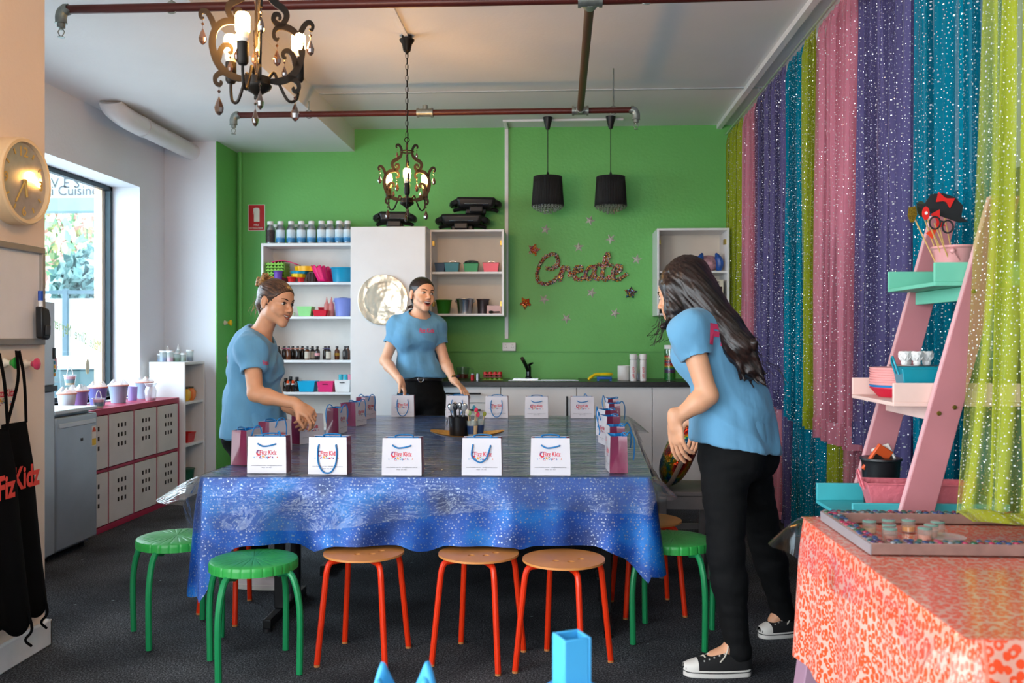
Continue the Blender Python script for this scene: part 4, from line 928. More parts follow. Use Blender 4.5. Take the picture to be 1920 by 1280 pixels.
wb = thing('whiteboard', 'grey framed whiteboard on the cream wall', 'whiteboard', (XST, 3.15, 1.25))
pT = atX(84, 465, XST + .02); pB = atX(84, 646, XST + .02); y1 = YST - .03; y0 = 2.75
zt, zb = pT.z, pB.z
m_al = mat('whiteboard_frame', '#9a938c', .4, .4)
for (yy0, yy1, za, zb_) in ((y0, y1, zt - .025, zt), (y0, y1, zb, zb + .025), (y0, y0 + .022, zb + .025, zt - .025), (y1 - .022, y1, zb + .025, zt - .025)):
    MB().box(XST, XST + .022, yy0, yy1, za, zb_).build('frame_rail', m_al, wb, world=True, bevel=.003)
MB().box(XST, XST + .008, y0 + .022, y1 - .022, zb + .025, zt - .025).build('board', mat('board_white', '#e9e4e2', .25, var=.03), wb, world=True)
ph = thing('pen_holder', 'black pen and eraser holder on the edge of the whiteboard', 'holder', tuple(atX(74, 605, XST + .025)))
poly = [(-.03, -.06), (.02, -.068), (.032, -.055), (.035, .02), (.022, .055), (-.035, .065)]
MB().prism(poly, .0, .03, lambda a, b, d: (d, a * .9, b)).build('holder_body', m_black, ph, bevel=.006)
MB().prism([(-.015, -.05), (.018, -.05), (.02, -.01), (-.012, -.01)], .03, .036, lambda a, b, d: (d, a, b)).build('grip_plate', mat('dark_grey_plastic', '#303338', .5), ph, bevel=.003)
pn = thing('marker_pen', 'whiteboard marker with a blue cap in the black holder', 'pen', tuple(atX(76, 592, XST + .042)))
MB().tube([(.004, .0, -.02), (0, 0, .06)], .008, 12).build('barrel', m_cap, pn); MB().tube([(0, 0, .06), (0, 0, .098)], .0095, 12).build('cap', mat('marker_blue', '#1e4fb0', .4), pn)
MB().lathe([(.0084, .0), (.0084, .03)], 12).build('print_band', mat('marker_print', '#b0503c', .5), pn)
knob('green capped wall knob under the whiteboard', tuple(atX(8, 680, XST)), PI / 2, pls('knobgreen', '#2f9a3a'), 'wall knobs under the whiteboard', .85)
knob('pink capped wall knob holding the black apron strap', tuple(atX(48, 682, XST)), PI / 2, pls('knobpink', '#d8456a'), 'wall knobs under the whiteboard', .85)
DOTC = ['#d8203a', '#e8a83a', '#5a9a4a', '#3a8fc0', '#7a3a7a', '#e06a3a', '#c83a6a']
m_dots = [mat('logo_dot%d' % i, c, .5, var=0) for i, c in enumerate(DOTC)]
def logo(mb, fn, w, seed=1):
    """swirl, red bubbly name and a scatter of coloured dots; fn(x, y) -> point, w = overall width"""
    rr = random.Random(seed); k = w / 1.0
    def disc(x, y, r, mi, n=10):
        mb.mi = mi; mb.add([fn((x + r * math.cos(2 * PI * i / n)) * k, (y + r * math.sin(2 * PI * i / n)) * k) for i in range(n)], [tuple(range(n))])
    sw = []
    for i in range(15):
        a = .9 + i * .33; r = .115; sw.append((.13 + r * math.cos(a) * .9, .17 + r * math.sin(a)))
    for i in range(14):
        (xa, ya), (xb, yb) = sw[i], sw[i + 1]; wd = .012 + .03 * math.sin(PI * i / 14); d = Vector((xb - xa, yb - ya)).normalized(); nx, ny = -d.y * wd, d.x * wd
        mb.mi = 5 if i % 14 < 7 else 1; mb.add([fn((xa + nx) * k, (ya + ny) * k), fn((xa - nx) * k, (ya - ny) * k), fn((xb - nx) * k, (yb - ny) * k), fn((xb + nx) * k, (yb + ny) * k)], [(0, 1, 2, 3)])
    mb.mi = 0
    mb.text('Fizz', .30 * k, lambda x, y: fn(x + .16 * k, y + .09 * k), width=.36 * k, bold=.02); mb.text('Kidz', .30 * k, lambda x, y: fn(x + .58 * k, y + .09 * k), width=.40 * k, bold=.02)
    for i in range(26):
        x = rr.gauss(.42, .18); y = rr.gauss(-.02, .045) - .02; disc(x, y, rr.uniform(.008, .034), 1 + rr.randrange(7), 8)
    for (x, y, r, c) in ((.03, .30, .014, 1), (.0, -.02, .012, 5), (.32, .0, .05, 2), (.60, -.05, .036, 1), (.8, -.07, .02, 4), (.45, .03, .03, 3)): disc(x, y, r, c)
LOGOM = [m_redp] + m_dots
pp = thing('wall_logo', 'small red company logo printed on the cream wall', 'logo', tuple(atX(-14, 752, XST)))
mb = MB(); q0 = pp.location; logo(mb, lambda x, y: (.0015, x, y), .135, 3); mb.build('print', LOGOM, pp, smooth=0)

m_ap = mat('black_apron_cloth', '#060607', .9, var=.2, vs=8, spec=.15)
m_apl = mat('apron_coral', '#ee4a3c', .7, var=.1)
def blobtext(mb, txt, x0, size, fn):
    mb.text(txt, size, lambda x, y: fn(x0 + x, y), bold=.05)
def apron(label, yc, w, ztop, zbot, txt, tx, dx, flare, straps):
    t = thing('hanging_apron', label, 'apron', (XST + .02 + dx, yc, zbot), 0, 'black aprons on the cream wall')
    Hh = ztop - zbot
    def off(a, b): return .02 + .012 * math.sin(a * 9 + b * 2) * (1 - b) + .045 * (1 - b) * (.4 + .6 * math.sin(a * PI))
    def f(a, b):
        wid = w * (1 + flare * (1 - b)) * (1 if b < .78 else 1 - .25 * (b - .78) / .22)
        return (off(a, b), (a - .5) * wid + .04 * (1 - b), Hh * b + .03 * math.sin(a * 7) * (1 - b))
    mb = MB(); mb.grid(f, 24, 30); o = mb.build('cloth', m_ap, t); o.modifiers.new('s', 'SOLIDIFY').thickness = .004
    if straps:
        for q in (-1, 1): MB().tube(smooth_path([(.028, q * w * .30, Hh - .005), (.045, q * .02 , Hh + .16), (.032, q * .008, Hh + .27)], 5), .008, 6, flat=(1.3, .3)).build('strap', m_ap, t)
        MB().tube(smooth_path([(.05, w * .6, .08), (.07, w * .66, -.02), (.05, w * .62, -.06), (.06, w * .72, -.09)], 5), .005, 6).build('tie', m_ap, t)
    mb = MB(); mb.text(txt, .115, lambda x, y: (off(.5, .66) + .004 + .004, tx + x * .8, Hh * .66 + y), bold=.035); mb.build('lettering', m_apl, t, smooth=0)
pa = atX(47, 775, XST + .05)
apron('black apron with coral lettering hanging from the pink knob', pa.y - .05, .20, atX(47, 790, XST + .05).z, atX(47, 1150, XST + .06).z, 'Kidz', -.038, .0, .35, True)
apron('black apron with coral lettering hanging from the yellow knob', pa.y - .25, .22, atX(5, 800, XST + .05).z, atX(5, 1180, XST + .08).z, 'Fiz', -.012, .05, .3, True)
knob('yellow capped wall knob holding the other black apron', (XST, pa.y - .25, atX(48, 682, XST).z), PI / 2, pls('knobyellow', '#f2b80c'), 'wall knobs under the whiteboard', .85)
# ================================================================ THE BIG TABLE
ZT = .70
for i in range(3):
    yc = 4.05 + i * .915
    t = thing('trestle_table', ('trestle table under the starry cloth at the stool end', 'middle trestle table under the starry cloth', 'trestle table under the starry cloth at the kitchen end')[i], 'table', (-.52, yc, 0), 0, 'black legged trestle tables pushed together')
    MB().box(-.865, .865, -.455, .455, .660, .690).build('tabletop', mat('table_board', '#8d8f92', .5), t, bevel=.004)
    for sx in (-.72, .72):
        MB().box(sx - .018, sx + .018, -.27, .27, .012, .05).build('foot_bar', m_blk, t, bevel=.004)
        for sy in (-.09, .15): MB().box(sx - .022, sx + .022, sy - .014, sy + .014, .05, .66).build('leg_post', m_blk, t, bevel=.003)
        for sy in (-.265, .265): MB().cyl((sx, sy, 0), .02, .014, 12).build('foot_pad', m_black, t)

def starcloth():
    T = NT('starry_blue_cloth'); p = T.n('ShaderNodeBsdfPrincipled'); T.l(p.outputs[0], T.out.inputs[0])
    uv = T.coord('UV'); sc = T.n('ShaderNodeVectorMath', operation='SCALE', i_0=uv); sc.inputs['Scale'].default_value = 78.0
    vo = T.n('ShaderNodeTexVoronoi', voronoi_dimensions='2D', i_Vector=sc.outputs[0], i_Scale=1.0, i_Randomness=.85)
    dv = T.n('ShaderNodeVectorMath', operation='SUBTRACT'); T.l(sc.outputs[0], dv.inputs[0]); T.l(vo.outputs['Position'], dv.inputs[1])
    s3 = T.n('ShaderNodeSeparateXYZ', i_0=dv.outputs[0]); th = T.math('ARCTAN2', s3.outputs[1], s3.outputs[0])
    sc2 = T.n('ShaderNodeSeparateColor', i_0=vo.outputs['Color'])
    th2 = T.math('ADD', T.math('MULTIPLY', th, 5.0), T.math('MULTIPLY', sc2.outputs[0], 6.28))
    size = T.math('ADD', .06, T.math('MULTIPLY', T.math('POWER', sc2.outputs[1], 2.0), .20))
    rad = T.math('MULTIPLY', size, T.math('ADD', 1.0, T.math('MULTIPLY', T.math('COSINE', th2), .42)))
    star = T.math('LESS_THAN', vo.outputs['Distance'], rad)
    n = T.n('ShaderNodeTexNoise', i_Vector=uv, i_Scale=5.0, i_Detail=5.0)
    blue = T.ramp(n.outputs['Fac'], [(.3, '#032058'), (.52, '#08479c'), (.75, '#1a7ccc')])
    T.l(T.mix(star, (0, 0, 0), '#8791a8'), p.inputs['Base Color'])
    mx = [nd for nd in T.t.nodes if nd.bl_idname == 'ShaderNodeMix'][-1]; T.l(blue, mx.inputs[6])
    T.l(T.math('ADD', .25, T.math('MULTIPLY', star, .5)), p.inputs['Metallic']); T.l(T.math('SUBTRACT', .42, T.math('MULTIPLY', star, .12)), p.inputs['Roughness'])
    b = T.n('ShaderNodeBump', i_Strength=.35, i_Distance=.003, i_Height=T.n('ShaderNodeTexNoise', i_Vector=uv, i_Scale=28.0, i_Detail=3.0).outputs['Fac']); T.l(b.outputs[0], p.inputs['Normal'])
    return T.m
def cover(name, label, cat, corners, z, m, drop, wave, base_off, nz=12, rc=.02, topbump=0.0, seed=0, solid=0.0):
    """sheet lying on a quad with a hanging skirt; drop(s), wave(s, t) are given the perimeter point and side"""
    C4 = [Vector((x, y)) for x, y in corners]; per = []
    for i in range(4):
        a, b = C4[i], C4[(i + 1) % 4]; d = (b - a).normalized(); nrm = Vector((d.y, -d.x)); L = (b - a).length
        nn = max(24, int(L / .02))
        for k in range(nn):
            q = a + d * (rc + (L - 2 * rc) * k / (nn - 1)); per.append((q, nrm, i, k / (nn - 1)))
        c = C4[(i + 1) % 4]; d2 = (C4[(i + 2) % 4] - c).normalized(); n2 = Vector((d2.y, -d2.x))
        cc = c - d * rc + d2 * rc
        for k in range(1, 8):
            w = k / 8; nn_ = (nrm * (1 - w) + n2 * w).normalized(); per.append((cc + nn_ * rc, nn_, i + .5, w))
    S = [0.0]
    for i in range(1, len(per)): S.append(S[-1] + (per[i][0] - per[i - 1][0]).length + (.012 if per[i][2] % 1 else 0))
    tot = S[-1] + .02; n = len(per)
    vs = []; uvs = []
    for j in range(nz + 1):
        t = j / nz
        for i, (q, nr, side, w) in enumerate(per):
            dr = drop(q, side, w); o = base_off * math.sin(min(1, t * 3) * PI / 2) + wave(q, side, w, t)
            zz = z - dr * t - (0 if j else 0); P = q + nr * o
            vs.append((P.x, P.y, zz)); uvs.append((S[i], -dr * t))
    fs = []
    for j in range(nz):
        for i in range(n):
            i2 = (i + 1) % n; fs.append((j * n + i, (j + 1) * n + i, (j + 1) * n + i2, j * n + i2))
    mb = MB(); mb.add(vs, fs, uvs)
    # top
    nx, ny = 60, 90
    def f(a, b):
        e = C4[0].lerp(C4[1], a).lerp(C4[3].lerp(C4[2], a), b); edge = min(a, 1 - a, b, 1 - b); k = min(1, edge * 14)
        return (e.x, e.y, z + k * topbump * noise.noise(Vector((e.x * 5, e.y * 11, seed))))
    LX, LY = (C4[1] - C4[0]).length, (C4[3] - C4[0]).length
    mb.grid(f, nx, ny, uvfn=lambda a, b: (a * LX, b * LY))
    o = mb.build(name, m, smooth=60)
    if solid: o.modifiers.new('s', 'SOLIDIFY').thickness = solid
    return tag(o, label, cat)
CORN = [(-1.417, 3.488), (.359, 3.582), (.464, 6.409), (-1.36, 6.35)]
def cdist(q): return min(((q - Vector(c)).length, i) for i, c in enumerate(CORN))
def drop_cloth(q, side, w):
    d, ci = cdist(q); base = .262
    if side == 0:
        dd = min(abs(q.x - c) for c in (-1.15, -.763, -.315, .014)); e = max(0, min(1, (dd - .12) / .09)); base = .264 + .024 * e * e * (3 - 2 * e)
    if side == 1 or side == 3: base = .27 + .02 * math.sin(q.y * 6)
    tail = {0: .20, 1: .12, 2: .1, 3: .1}[ci]
    return base + tail * math.exp(-(d / .085) ** 2)
def wave_cloth(q, side, w, t):
    d, ci = cdist(q); s = q.x * 1.0 + q.y * .8; k = t ** 1.1
    o = .022 * math.sin(s * 13 + math.sin(s * 4) * 1.5) + .012 * math.sin(s * 31 + 1)
    if side == 0: o *= .75
    o = (o + .012) * k
    o += .05 * math.exp(-(d / .07) ** 2) * k
    if side == 0 and q.x < -.9: o -= .03 * k * math.exp(-((q.x + 1.1) / .16) ** 2)
    if side == 3: o *= .5
    return o
cover('starry_tablecloth', 'shiny blue tablecloth printed with silver stars on the big table', 'tablecloth', CORN, ZT - .004, starcloth(), drop_cloth, wave_cloth, .012, 16)
def clear_sheet():
    T = NT('clear_vinyl'); tr = T.n('ShaderNodeBsdfTransparent'); tr.inputs[0].default_value = (*lin('#f1f6f7'), 1)
    gl = T.n('ShaderNodeBsdfGlossy', i_Roughness=.07); co = T.coord('Object')
    mp = T.n('ShaderNodeMapping', i_Vector=co); mp.inputs['Scale'].default_value = (3.0, 14.0, 6.0)
    n1 = T.n('ShaderNodeTexNoise', i_Vector=mp.outputs[0], i_Scale=1.6, i_Detail=4.0, i_Distortion=.6)
    b = T.n('ShaderNodeBump', i_Strength=.9, i_Distance=.03, i_Height=n1.outputs['Fac']); T.l(b.outputs[0], gl.inputs['Normal'])
    lw = T.n('ShaderNodeLayerWeight', i_Blend=.5, i_Normal=b.outputs[0])
    f = T.math('ADD', T.math('MULTIPLY', T.math('POWER', lw.outputs['Facing'], 2.6), .90), .02, clamp=True)
    m = T.n('ShaderNodeMixShader'); T.l(f, m.inputs[0]); T.l(tr.outputs[0], m.inputs[1]); T.l(gl.outputs[0], m.inputs[2])
    df = T.n('ShaderNodeBsdfDiffuse'); df.inputs[0].default_value = (.8, .85, .88, 1)
    m2 = T.n('ShaderNodeMixShader'); m2.inputs[0].default_value = .03; T.l(m.outputs[0], m2.inputs[1]); T.l(df.outputs[0], m2.inputs[2]); T.l(m2.outputs[0], T.out.inputs[0])
    return T.m
def drop_vinyl(q, side, w):
    d, ci = cdist(q)
    if side == 0: return max(.125, .20 - .075 * max(0, min(1, (q.x + 1.05) / .9))) + .01 * math.sin(q.x * 5)
    return .11 + .03 * math.sin(q.y * 3)
def wave_vinyl(q, side, w, t):
    d, ci = cdist(q); return wave_cloth(q, side, w, t * .6) + .008 + t * .018 + .10 * t * math.exp(-(d / .05) ** 2) * (1 if ci in (0, 2) else .35)
m_vinyl = clear_sheet()
cover('clear_table_cover', 'clear vinyl cover lying over the starry tablecloth', 'table cover', [(x + (-.002 if x < 0 else .002), y + (-.002 if y < 5 else .002)) for x, y in CORN], ZT, m_vinyl, drop_vinyl, wave_vinyl, .016, 10, topbump=.0)

# ---------------------------------------------------------------- party bags
m_bagw = mat('bag_white_paper', '#d6d3da', .3, var=.02, coat=.3); m_bagm = mat('bag_maroon', '#762848', .3, var=.1, vs=14, coat=.4, bump=.15, bs=14); m_bagb = mat('bag_blue_lining', '#1580c4', .5); m_cord = mat('blue_cord', '#1a78b8', .6, var=.12, vs=300)
m_ink = mat('grey_ink', '#4a4a52', .6, var=0)
BW, BD, BH = .158, .074, .147
def bag_meshes():
    d = {}; a, b = BW / 2, BD / 2; a2, b2 = a * .965, b * .9
    th = .0012
    def panel(p): return p
    mb = MB(); mb.add([(-a, -b, 0), (a, -b, 0), (a, -b, .042), (-a, -b, .042), (-a2, -b2, BH), (a2, -b2, BH), (-a2, -b2 + th, BH), (a2, -b2 + th, BH), (-a, -b + th, 0), (a, -b + th, 0)],
           [(0, 1, 2, 3), (3, 2, 5, 4), (4, 5, 7, 6), (9, 8, 6, 7)]); d['front'] = mb.mesh('front_panel', m_bagw, 20)
    mb = MB(); mb.add([(a, b, 0), (-a, b, 0), (-a2, b2, BH), (a2, b2, BH), (a, b - th, 0), (-a, b - th, 0), (-a2, b2 - th, BH), (a2, b2 - th, BH)], [(0, 1, 2, 3), (3, 2, 6, 7), (5, 4, 7, 6)]); d['back'] = mb.mesh('back_panel', m_bagw, 20)
    for s, nme in ((1, 'side_r'), (-1, 'side_l')):
        g = .006 * s
        mb = MB(); mb.add([(s * a, -b, 0), (s * a, b, 0), (s * a, -b, .0), (s * (a - .001) - g * .4, 0, .040), (s * a2, -b2, BH), (s * a2, b2, BH), (s * a2 - g * 2.4, 0, BH)],
                          [(0, 1, 3), (0, 3, 6, 4), (3, 1, 5, 6)] if s > 0 else [(1, 0, 3), (3, 0, 4, 6), (1, 3, 6, 5)]); d[nme] = mb.mesh('side_panel', m_bagm, 20)
    mb = MB(); e = .0018
    mb.add([(-a2 + e, -b2 + e, BH - .0015), (a2 - e, -b2 + e, BH - .0015), (a2 - e - .019, 0, BH - .0015), (a2 - e, b2 - e, BH - .0015), (-a2 + e, b2 - e, BH - .0015), (-a2 + e + .019, 0, BH - .0015),
            (-a + .004, -b + .004, .004), (a - .004, -b + .004, .004), (a - .019, 0, .004), (a - .004, b - .004, .004), (-a + .004, b - .004, .004), (-a + .019, 0, .004)],
           [(i, 6 + i, 6 + (i + 1) % 6, (i + 1) % 6) for i in range(6)] + [tuple(range(6, 12))]); d['lining'] = mb.mesh('lining', m_bagb, 20)
    yf = -b - .0012
    def on(x, y): # on the front panel, y from the base
        tt = max(0, (y - .042) / (BH - .042)); return (x, -(b + (b2 - b) * tt) - .0010, y)
    mb = MB(); logo(mb, lambda x, y: on(-.042 + x, .068 + y), .084, 11); d['logo'] = mb.mesh('logo', LOGOM, 0)
    mb = MB(); mb.text('www.fizzkidz.com.au - info@fizzkidz.com.au', .0062, lambda x, y: on(-.062 + x, .030 + y), width=.124); mb.text('0431 171 961', .0062, lambda x, y: on(-.02 + x, .021 + y), width=.04); d['ink'] = mb.mesh('small_print', m_ink, 0)
    hx = a * .44; zt = BH * .80; cr_ = .0031
    def fr(z): tt = max(0, (z - .042) / (BH - .042)); return -(b + (b2 - b) * tt)
    U = [(-hx, fr(zt) + .002, zt), (-hx * 1.02, fr(zt) - .007, zt - .004), (-hx * 1.12, fr(.09) - .006, .088), (-hx * 1.0, fr(.05) - .007, .042), (-hx * .5, -b - .007, .012), (0, -b - .007, .006), (hx * .5, -b - .007, .012), (hx * 1.0, fr(.05) - .007, .042), (hx * 1.12, fr(.09) - .006, .088), (hx * 1.02, fr(zt) - .007, zt - .004), (hx, fr(zt) + .002, zt)]
    d['U'] = MB().tube(smooth_path(U, 4), cr_, 7).mesh('handle', m_cord)
    V = [(-hx, fr(zt) + .002, zt), (-hx * 1.0, fr(zt) - .006, zt), (-hx * 1.1, fr(.08) - .006, .075), (-hx * .2, fr(.05) - .008, .052), (hx * .55, fr(.06) - .008, .070), (hx * .98, fr(zt) - .006, zt - .005), (hx, fr(zt) + .002, zt)]
    d['V'] = MB().tube(smooth_path(V, 4), cr_, 7).mesh('handle', m_cord)
    S = [(-hx, fr(zt) + .002, zt), (-hx * .98, fr(zt) - .005, zt), (-hx * .45, fr(zt) - .006, zt - .009), (hx * .2, fr(zt) - .006, zt - .008), (hx * .98, fr(zt) - .005, zt - .001), (hx, fr(zt) + .002, zt)]
    d['S'] = MB().tube(smooth_path(S, 4), cr_, 7).mesh('handle', m_cord)
    B = [(-hx, b2 - .004, zt), (-hx * 1.05, b2 - .008, BH - .005), (-hx * .9, b2 - .004, BH + .004), (0, b2 + .006, BH + .006), (hx * .9, b2 + .004, BH + .003), (hx * 1.0, b2 - .008, BH - .006), (hx, b2 - .004, zt)]
    d['back_loop'] = MB().tube(smooth_path(B, 4), cr_, 7).mesh('handle', m_cord)
    Lp = [(-hx, -b2 + .004, zt), (-hx, -b2 - .004, zt + .006), (-hx * .8, -b2 - .014, BH + .01), (0, -b2 - .024, BH + .012), (hx * .3, -b2 - .03, BH - .03), (hx * .5, -b2 - .022, .07), (hx * .62, -b2 - .026, .05)]
    d['droop'] = MB().tube(smooth_path(Lp, 4), cr_, 7).mesh('handle', m_cord)
    Lq = [(hx, b2 - .004, zt), (hx, b2 + .004, BH), (hx * .6, b2 + .02, BH + .012), (hx * .5, b2 + .036, BH - .02), (hx * .55, b2 + .036, .07), (hx * .6, b2 + .032, .045)]
    d['droop_back'] = MB().tube(smooth_path(Lq, 4), cr_, 7).mesh('handle', m_cord)
    return d
BAG = bag_meshes()
def party_bag(label, loc, rotz, handles, group):
    t = thing('party_bag', label, 'gift bag', loc, rotz, group)
    for k, n in (('front', 'front_panel'), ('back', 'back_panel'), ('side_r', 'side_panel'), ('side_l', 'side_panel'), ('lining', 'lining')): link_mesh(n, BAG[k], t)
    fp = t.children[0]; link_mesh('logo', BAG['logo'], fp); link_mesh('small_print', BAG['ink'], fp)
    for hnd in handles: link_mesh('handle', BAG[hnd], t)
    return t
ZB = ZT + .0012
def bagpos(u, v, rot):
    P = atZ(u, v, ZB); R2 = Matrix.Rotation(rot, 2); off = R2 @ Vector((0, BD / 2)); return (P.x + off.x, P.y + off.y, ZB)
G1 = 'party bags along the stool edge of the table'
for (u, v, r, hd, lb) in ((500, 887, .02, ('S', 'back_loop', 'droop_back'), 'party bag with a small cord smile at the table corner by the green stools'), (614, 889, -.04, ('U', 'back_loop'), 'party bag with a deep cord loop over its printed front'),
                          (753, 891, .01, ('S', 'back_loop'), 'party bag with a short cord smile in the middle of the stool edge'), (903, 891, 0, ('V', 'back_loop'), 'party bag with a lopsided cord loop in front of the spoon tray'),
                          (1032, 891, 0, ('S', 'back_loop'), 'party bag with a flat cord nearest the maroon bags on the stool edge')):
    party_bag(lb, bagpos(u, v, r), r, hd, G1)
G2 = 'party bags along the window edge of the table'
def bagcorner(u, v, rot, lx):
    """place so that the base corner (lx*BW/2, -BD/2) falls on the pixel"""
    P = atZ(u, v, ZB); R2 = Matrix.Rotation(rot, 2); off = R2 @ Vector((lx * BW / 2, -BD / 2)); return (P.x - off.x, P.y - off.y, ZB)
# for bags turned with the white face to the right, the near left base corner is local (-x, back); use the right-front corner instead
for (u, v, r, hd, lb) in ((463, 872, 1.45, ('droop', 'back_loop'), 'maroon sided party bag half hidden behind the corner bag'), (505, 850, 1.15, ('droop', 'back_loop'), 'party bag turned sideways behind the corner party bag'),
                          (562, 833, .95, ('back_loop',), 'party bag being opened by the woman with the bun'), (635, 814, 1.5, ('droop', 'droop_back'), 'maroon sided party bag with cords hanging on both sides'),
                          (667, 799, 1.35, ('droop', 'back_loop'), 'maroon sided party bag second from the kitchen end of the window edge'), (685, 786, 1.3, ('droop', 'droop_back'), 'maroon sided party bag at the kitchen end of the window edge')):
    party_bag(lb, bagcorner(u, v, r, -1), r, hd, G2)
G3 = 'party bags along the kitchen edge of the table'
for (u, v, r, hd, lb) in ((755, 781, .05, ('U', 'back_loop'), 'party bag under the hand of the laughing woman'), (857, 782, -.03, ('U', 'back_loop'), 'party bag behind the black pot of spoons'), (931, 783, -.02, ('U', 'back_loop'), 'party bag with a deep cord loop beside the black pot'),
                          (1006, 784, -.02, ('S', 'back_loop'), 'party bag with a short cord in front of the sink cabinet'), (1092, 784, .03, ('S', 'droop_back'), 'party bag with a short cord at the far corner near the maroon bags')):
    party_bag(lb, bagpos(u, v, r), r, hd, G3)
G4 = 'maroon sided party bags along the curtain edge of the table'
for (u, v, r, hd, lb) in ((1143, 887, -1.52, ('back_loop', 'droop_back'), 'maroon sided party bag at the stool end of the curtain edge'), (1142, 862, -1.5, ('back_loop', 'droop_back'), 'maroon sided party bag just behind the end one'), (1137, 836, -1.35, ('droop', 'back_loop'), 'turned party bag with a blue cord over its white face'),
                          (1134, 820, -1.3, ('droop', 'back_loop'), 'turned party bag with two drooping blue cords'), (1141, 803, -1.5, ('back_loop', 'droop_back'), 'maroon sided party bag with a long dark cord'), (1139, 790, -1.5, ('droop', 'back_loop'), 'party bag at the kitchen end of the curtain edge')):
    party_bag(lb, bagcorner(u, v, r, 1), r, hd, G4)

# ---------------------------------------------------------------- tray of spoons
P = atZ(876, 819, ZB)
tr = thing('woven_tray', 'oval tan tray with a white underside in the middle of the table', 'tray', (P.x, P.y, ZB))
def f(a, b):
    th = 2 * PI * a; r = b; lift = .022 * b ** 4 * (1 + .45 * math.cos(2 * th)); return (.205 * r * math.cos(th), .135 * r * math.sin(th), .006 + lift)
MB().grid(f, 48, 10, True).build('tray_top', mat('tan_weave', '#c8913f', .6, var=.15, vs=90, bump=.4, bs=160), tr)
def f2(a, b): x, y, z = f(a, b); return (x, y, max(.0005, z - .0055))
MB().grid(f2, 48, 10, True, flip=True).build('tray_underside', mat('white_melamine_dish', '#e5e5e8', .3), tr)
def cutlery(mb_h, mb_b, base, tip, r, bl):
    base, tip = Vector(base), Vector(tip); d = (tip - base).normalized(); mb_h.tube([base, tip], [.0035, .0028], 6); mb_b.sph(tip + d * bl * .8, bl, 12, 8, (.72, .22, 1), (Vector((0, 0, 1)).rotation_difference(d)).to_matrix())
pt = thing('utensil_pot', 'black metal pot with ring handles on the tan tray', 'pot', (P.x - .047, P.y, ZB + .0072))
MB().lathe([(0, 0), (.050, 0), (.057, .105), (.060, .108), (.055, .108), (.048, .006), (0, .006)], 30).build('body', mat('black_enamel', '#101114', .3, .2), pt)
for sx in (-1, 1): MB().tube([(sx * .058 + sx * .008 * math.sin(2 * PI * i / 14) * 0 + sx * .006, .018 * math.cos(2 * PI * i / 14), .075 + .018 * math.sin(2 * PI * i / 14)) for i in range(14)], .0022, 6, closed=True).build('ring_handle', m_steel, pt)
rr = random.Random(8); mm = [m_steel, mat('grey_plastic_spoon', '#8f9499', .35), mat('black_spoon', '#1b1b1e', .35), m_steel]
for k in range(14):
    a = rr.uniform(0, 2 * PI); r0 = rr.uniform(.01, .03); r1 = rr.uniform(.02, .05); hb, bb = MB(), MB()
    m_ = mm[k % 4]; h1 = rr.uniform(.135, .155)
    cutlery(hb, bb, (r0 * math.cos(a), r0 * math.sin(a), .012), (r1 * math.cos(a), r1 * math.sin(a), h1), .003, rr.uniform(.016, .022))
    s_ = thing('spoon', ('steel spoon standing in the black pot', 'grey plastic spoon standing in the black pot', 'black plastic spoon standing in the black pot', 'steel spoon standing in the black pot')[k % 4], 'spoon', tuple(pt.location), 0, ('steel spoons in the black pot', 'grey spoons in the black pot', 'black spoons in the black pot', 'steel spoons in the black pot')[k % 4])
    hb.build('handle', m_, s_); bb.build('bowl', m_, s_)
cup = [(.030, -.02, 'clear cup with a blue and cream wrapper beside the black pot'), (.062, .03, 'clear cup with a dark blue wrapper behind the cream one')]
for k, (dx, dy, lb) in enumerate(cup):
    t = thing('wrapped_cup', lb, 'cup', (P.x + dx, P.y + dy, ZB + .0072))
    MB().lathe([(0, 0), (.024, 0), (.031, .085), (.029, .085), (.022, .003), (0, .003)], 22).build('body', glassy('clear_plastic', '#e8f0ee'), t)
    w1 = mat('navy_wrapper', '#173a6c', .5); w2 = mat('cream_wrapper', '#d8c39a', .5)
    MB().lathe([(.0252, .012), (.0295, .058)], 22).build('wrapper', w1, t)
    if k == 0: MB().lathe([(.0258, .012), (.0301, .058)], 8, M=Euler((0, 0, -1.2)).to_matrix(), ang=1.3).build('wrapper_patch', w2, t)
    cs_ = [('pink', '#d81e4e'), ('pale green', '#a9d98a'), ('cream', '#e6dcc8'), ('pink', '#d81e4e')] if k == 0 else [('olive', '#8a9420'), ('lime', '#9cc83a'), ('teal', '#1a7f96')]
    for i, (nm_, c) in enumerate(cs_):
        a = i * 1.7 + .4; hb, bb = MB(), MB(); cutlery(hb, bb, (.006 * math.cos(a), .006 * math.sin(a), .01), (.03 * math.cos(a), .02 * math.sin(a), .105 + .018 * i * (1 if k else .5)), .003, .014)
        s_ = thing('sample_spoon', '%s wooden scoop standing in the %s wrapped cup' % (nm_, 'cream' if k == 0 else 'dark blue'), 'scoop', tuple(t.location), 0, 'coloured scoops in the wrapped cups'); mmm = mat('scoop_' + nm_.replace(' ', '_'), c, .45); hb.build('handle', mat('scoop_stick', '#d2b48c', .6), s_); bb.build('bowl', mmm, s_)

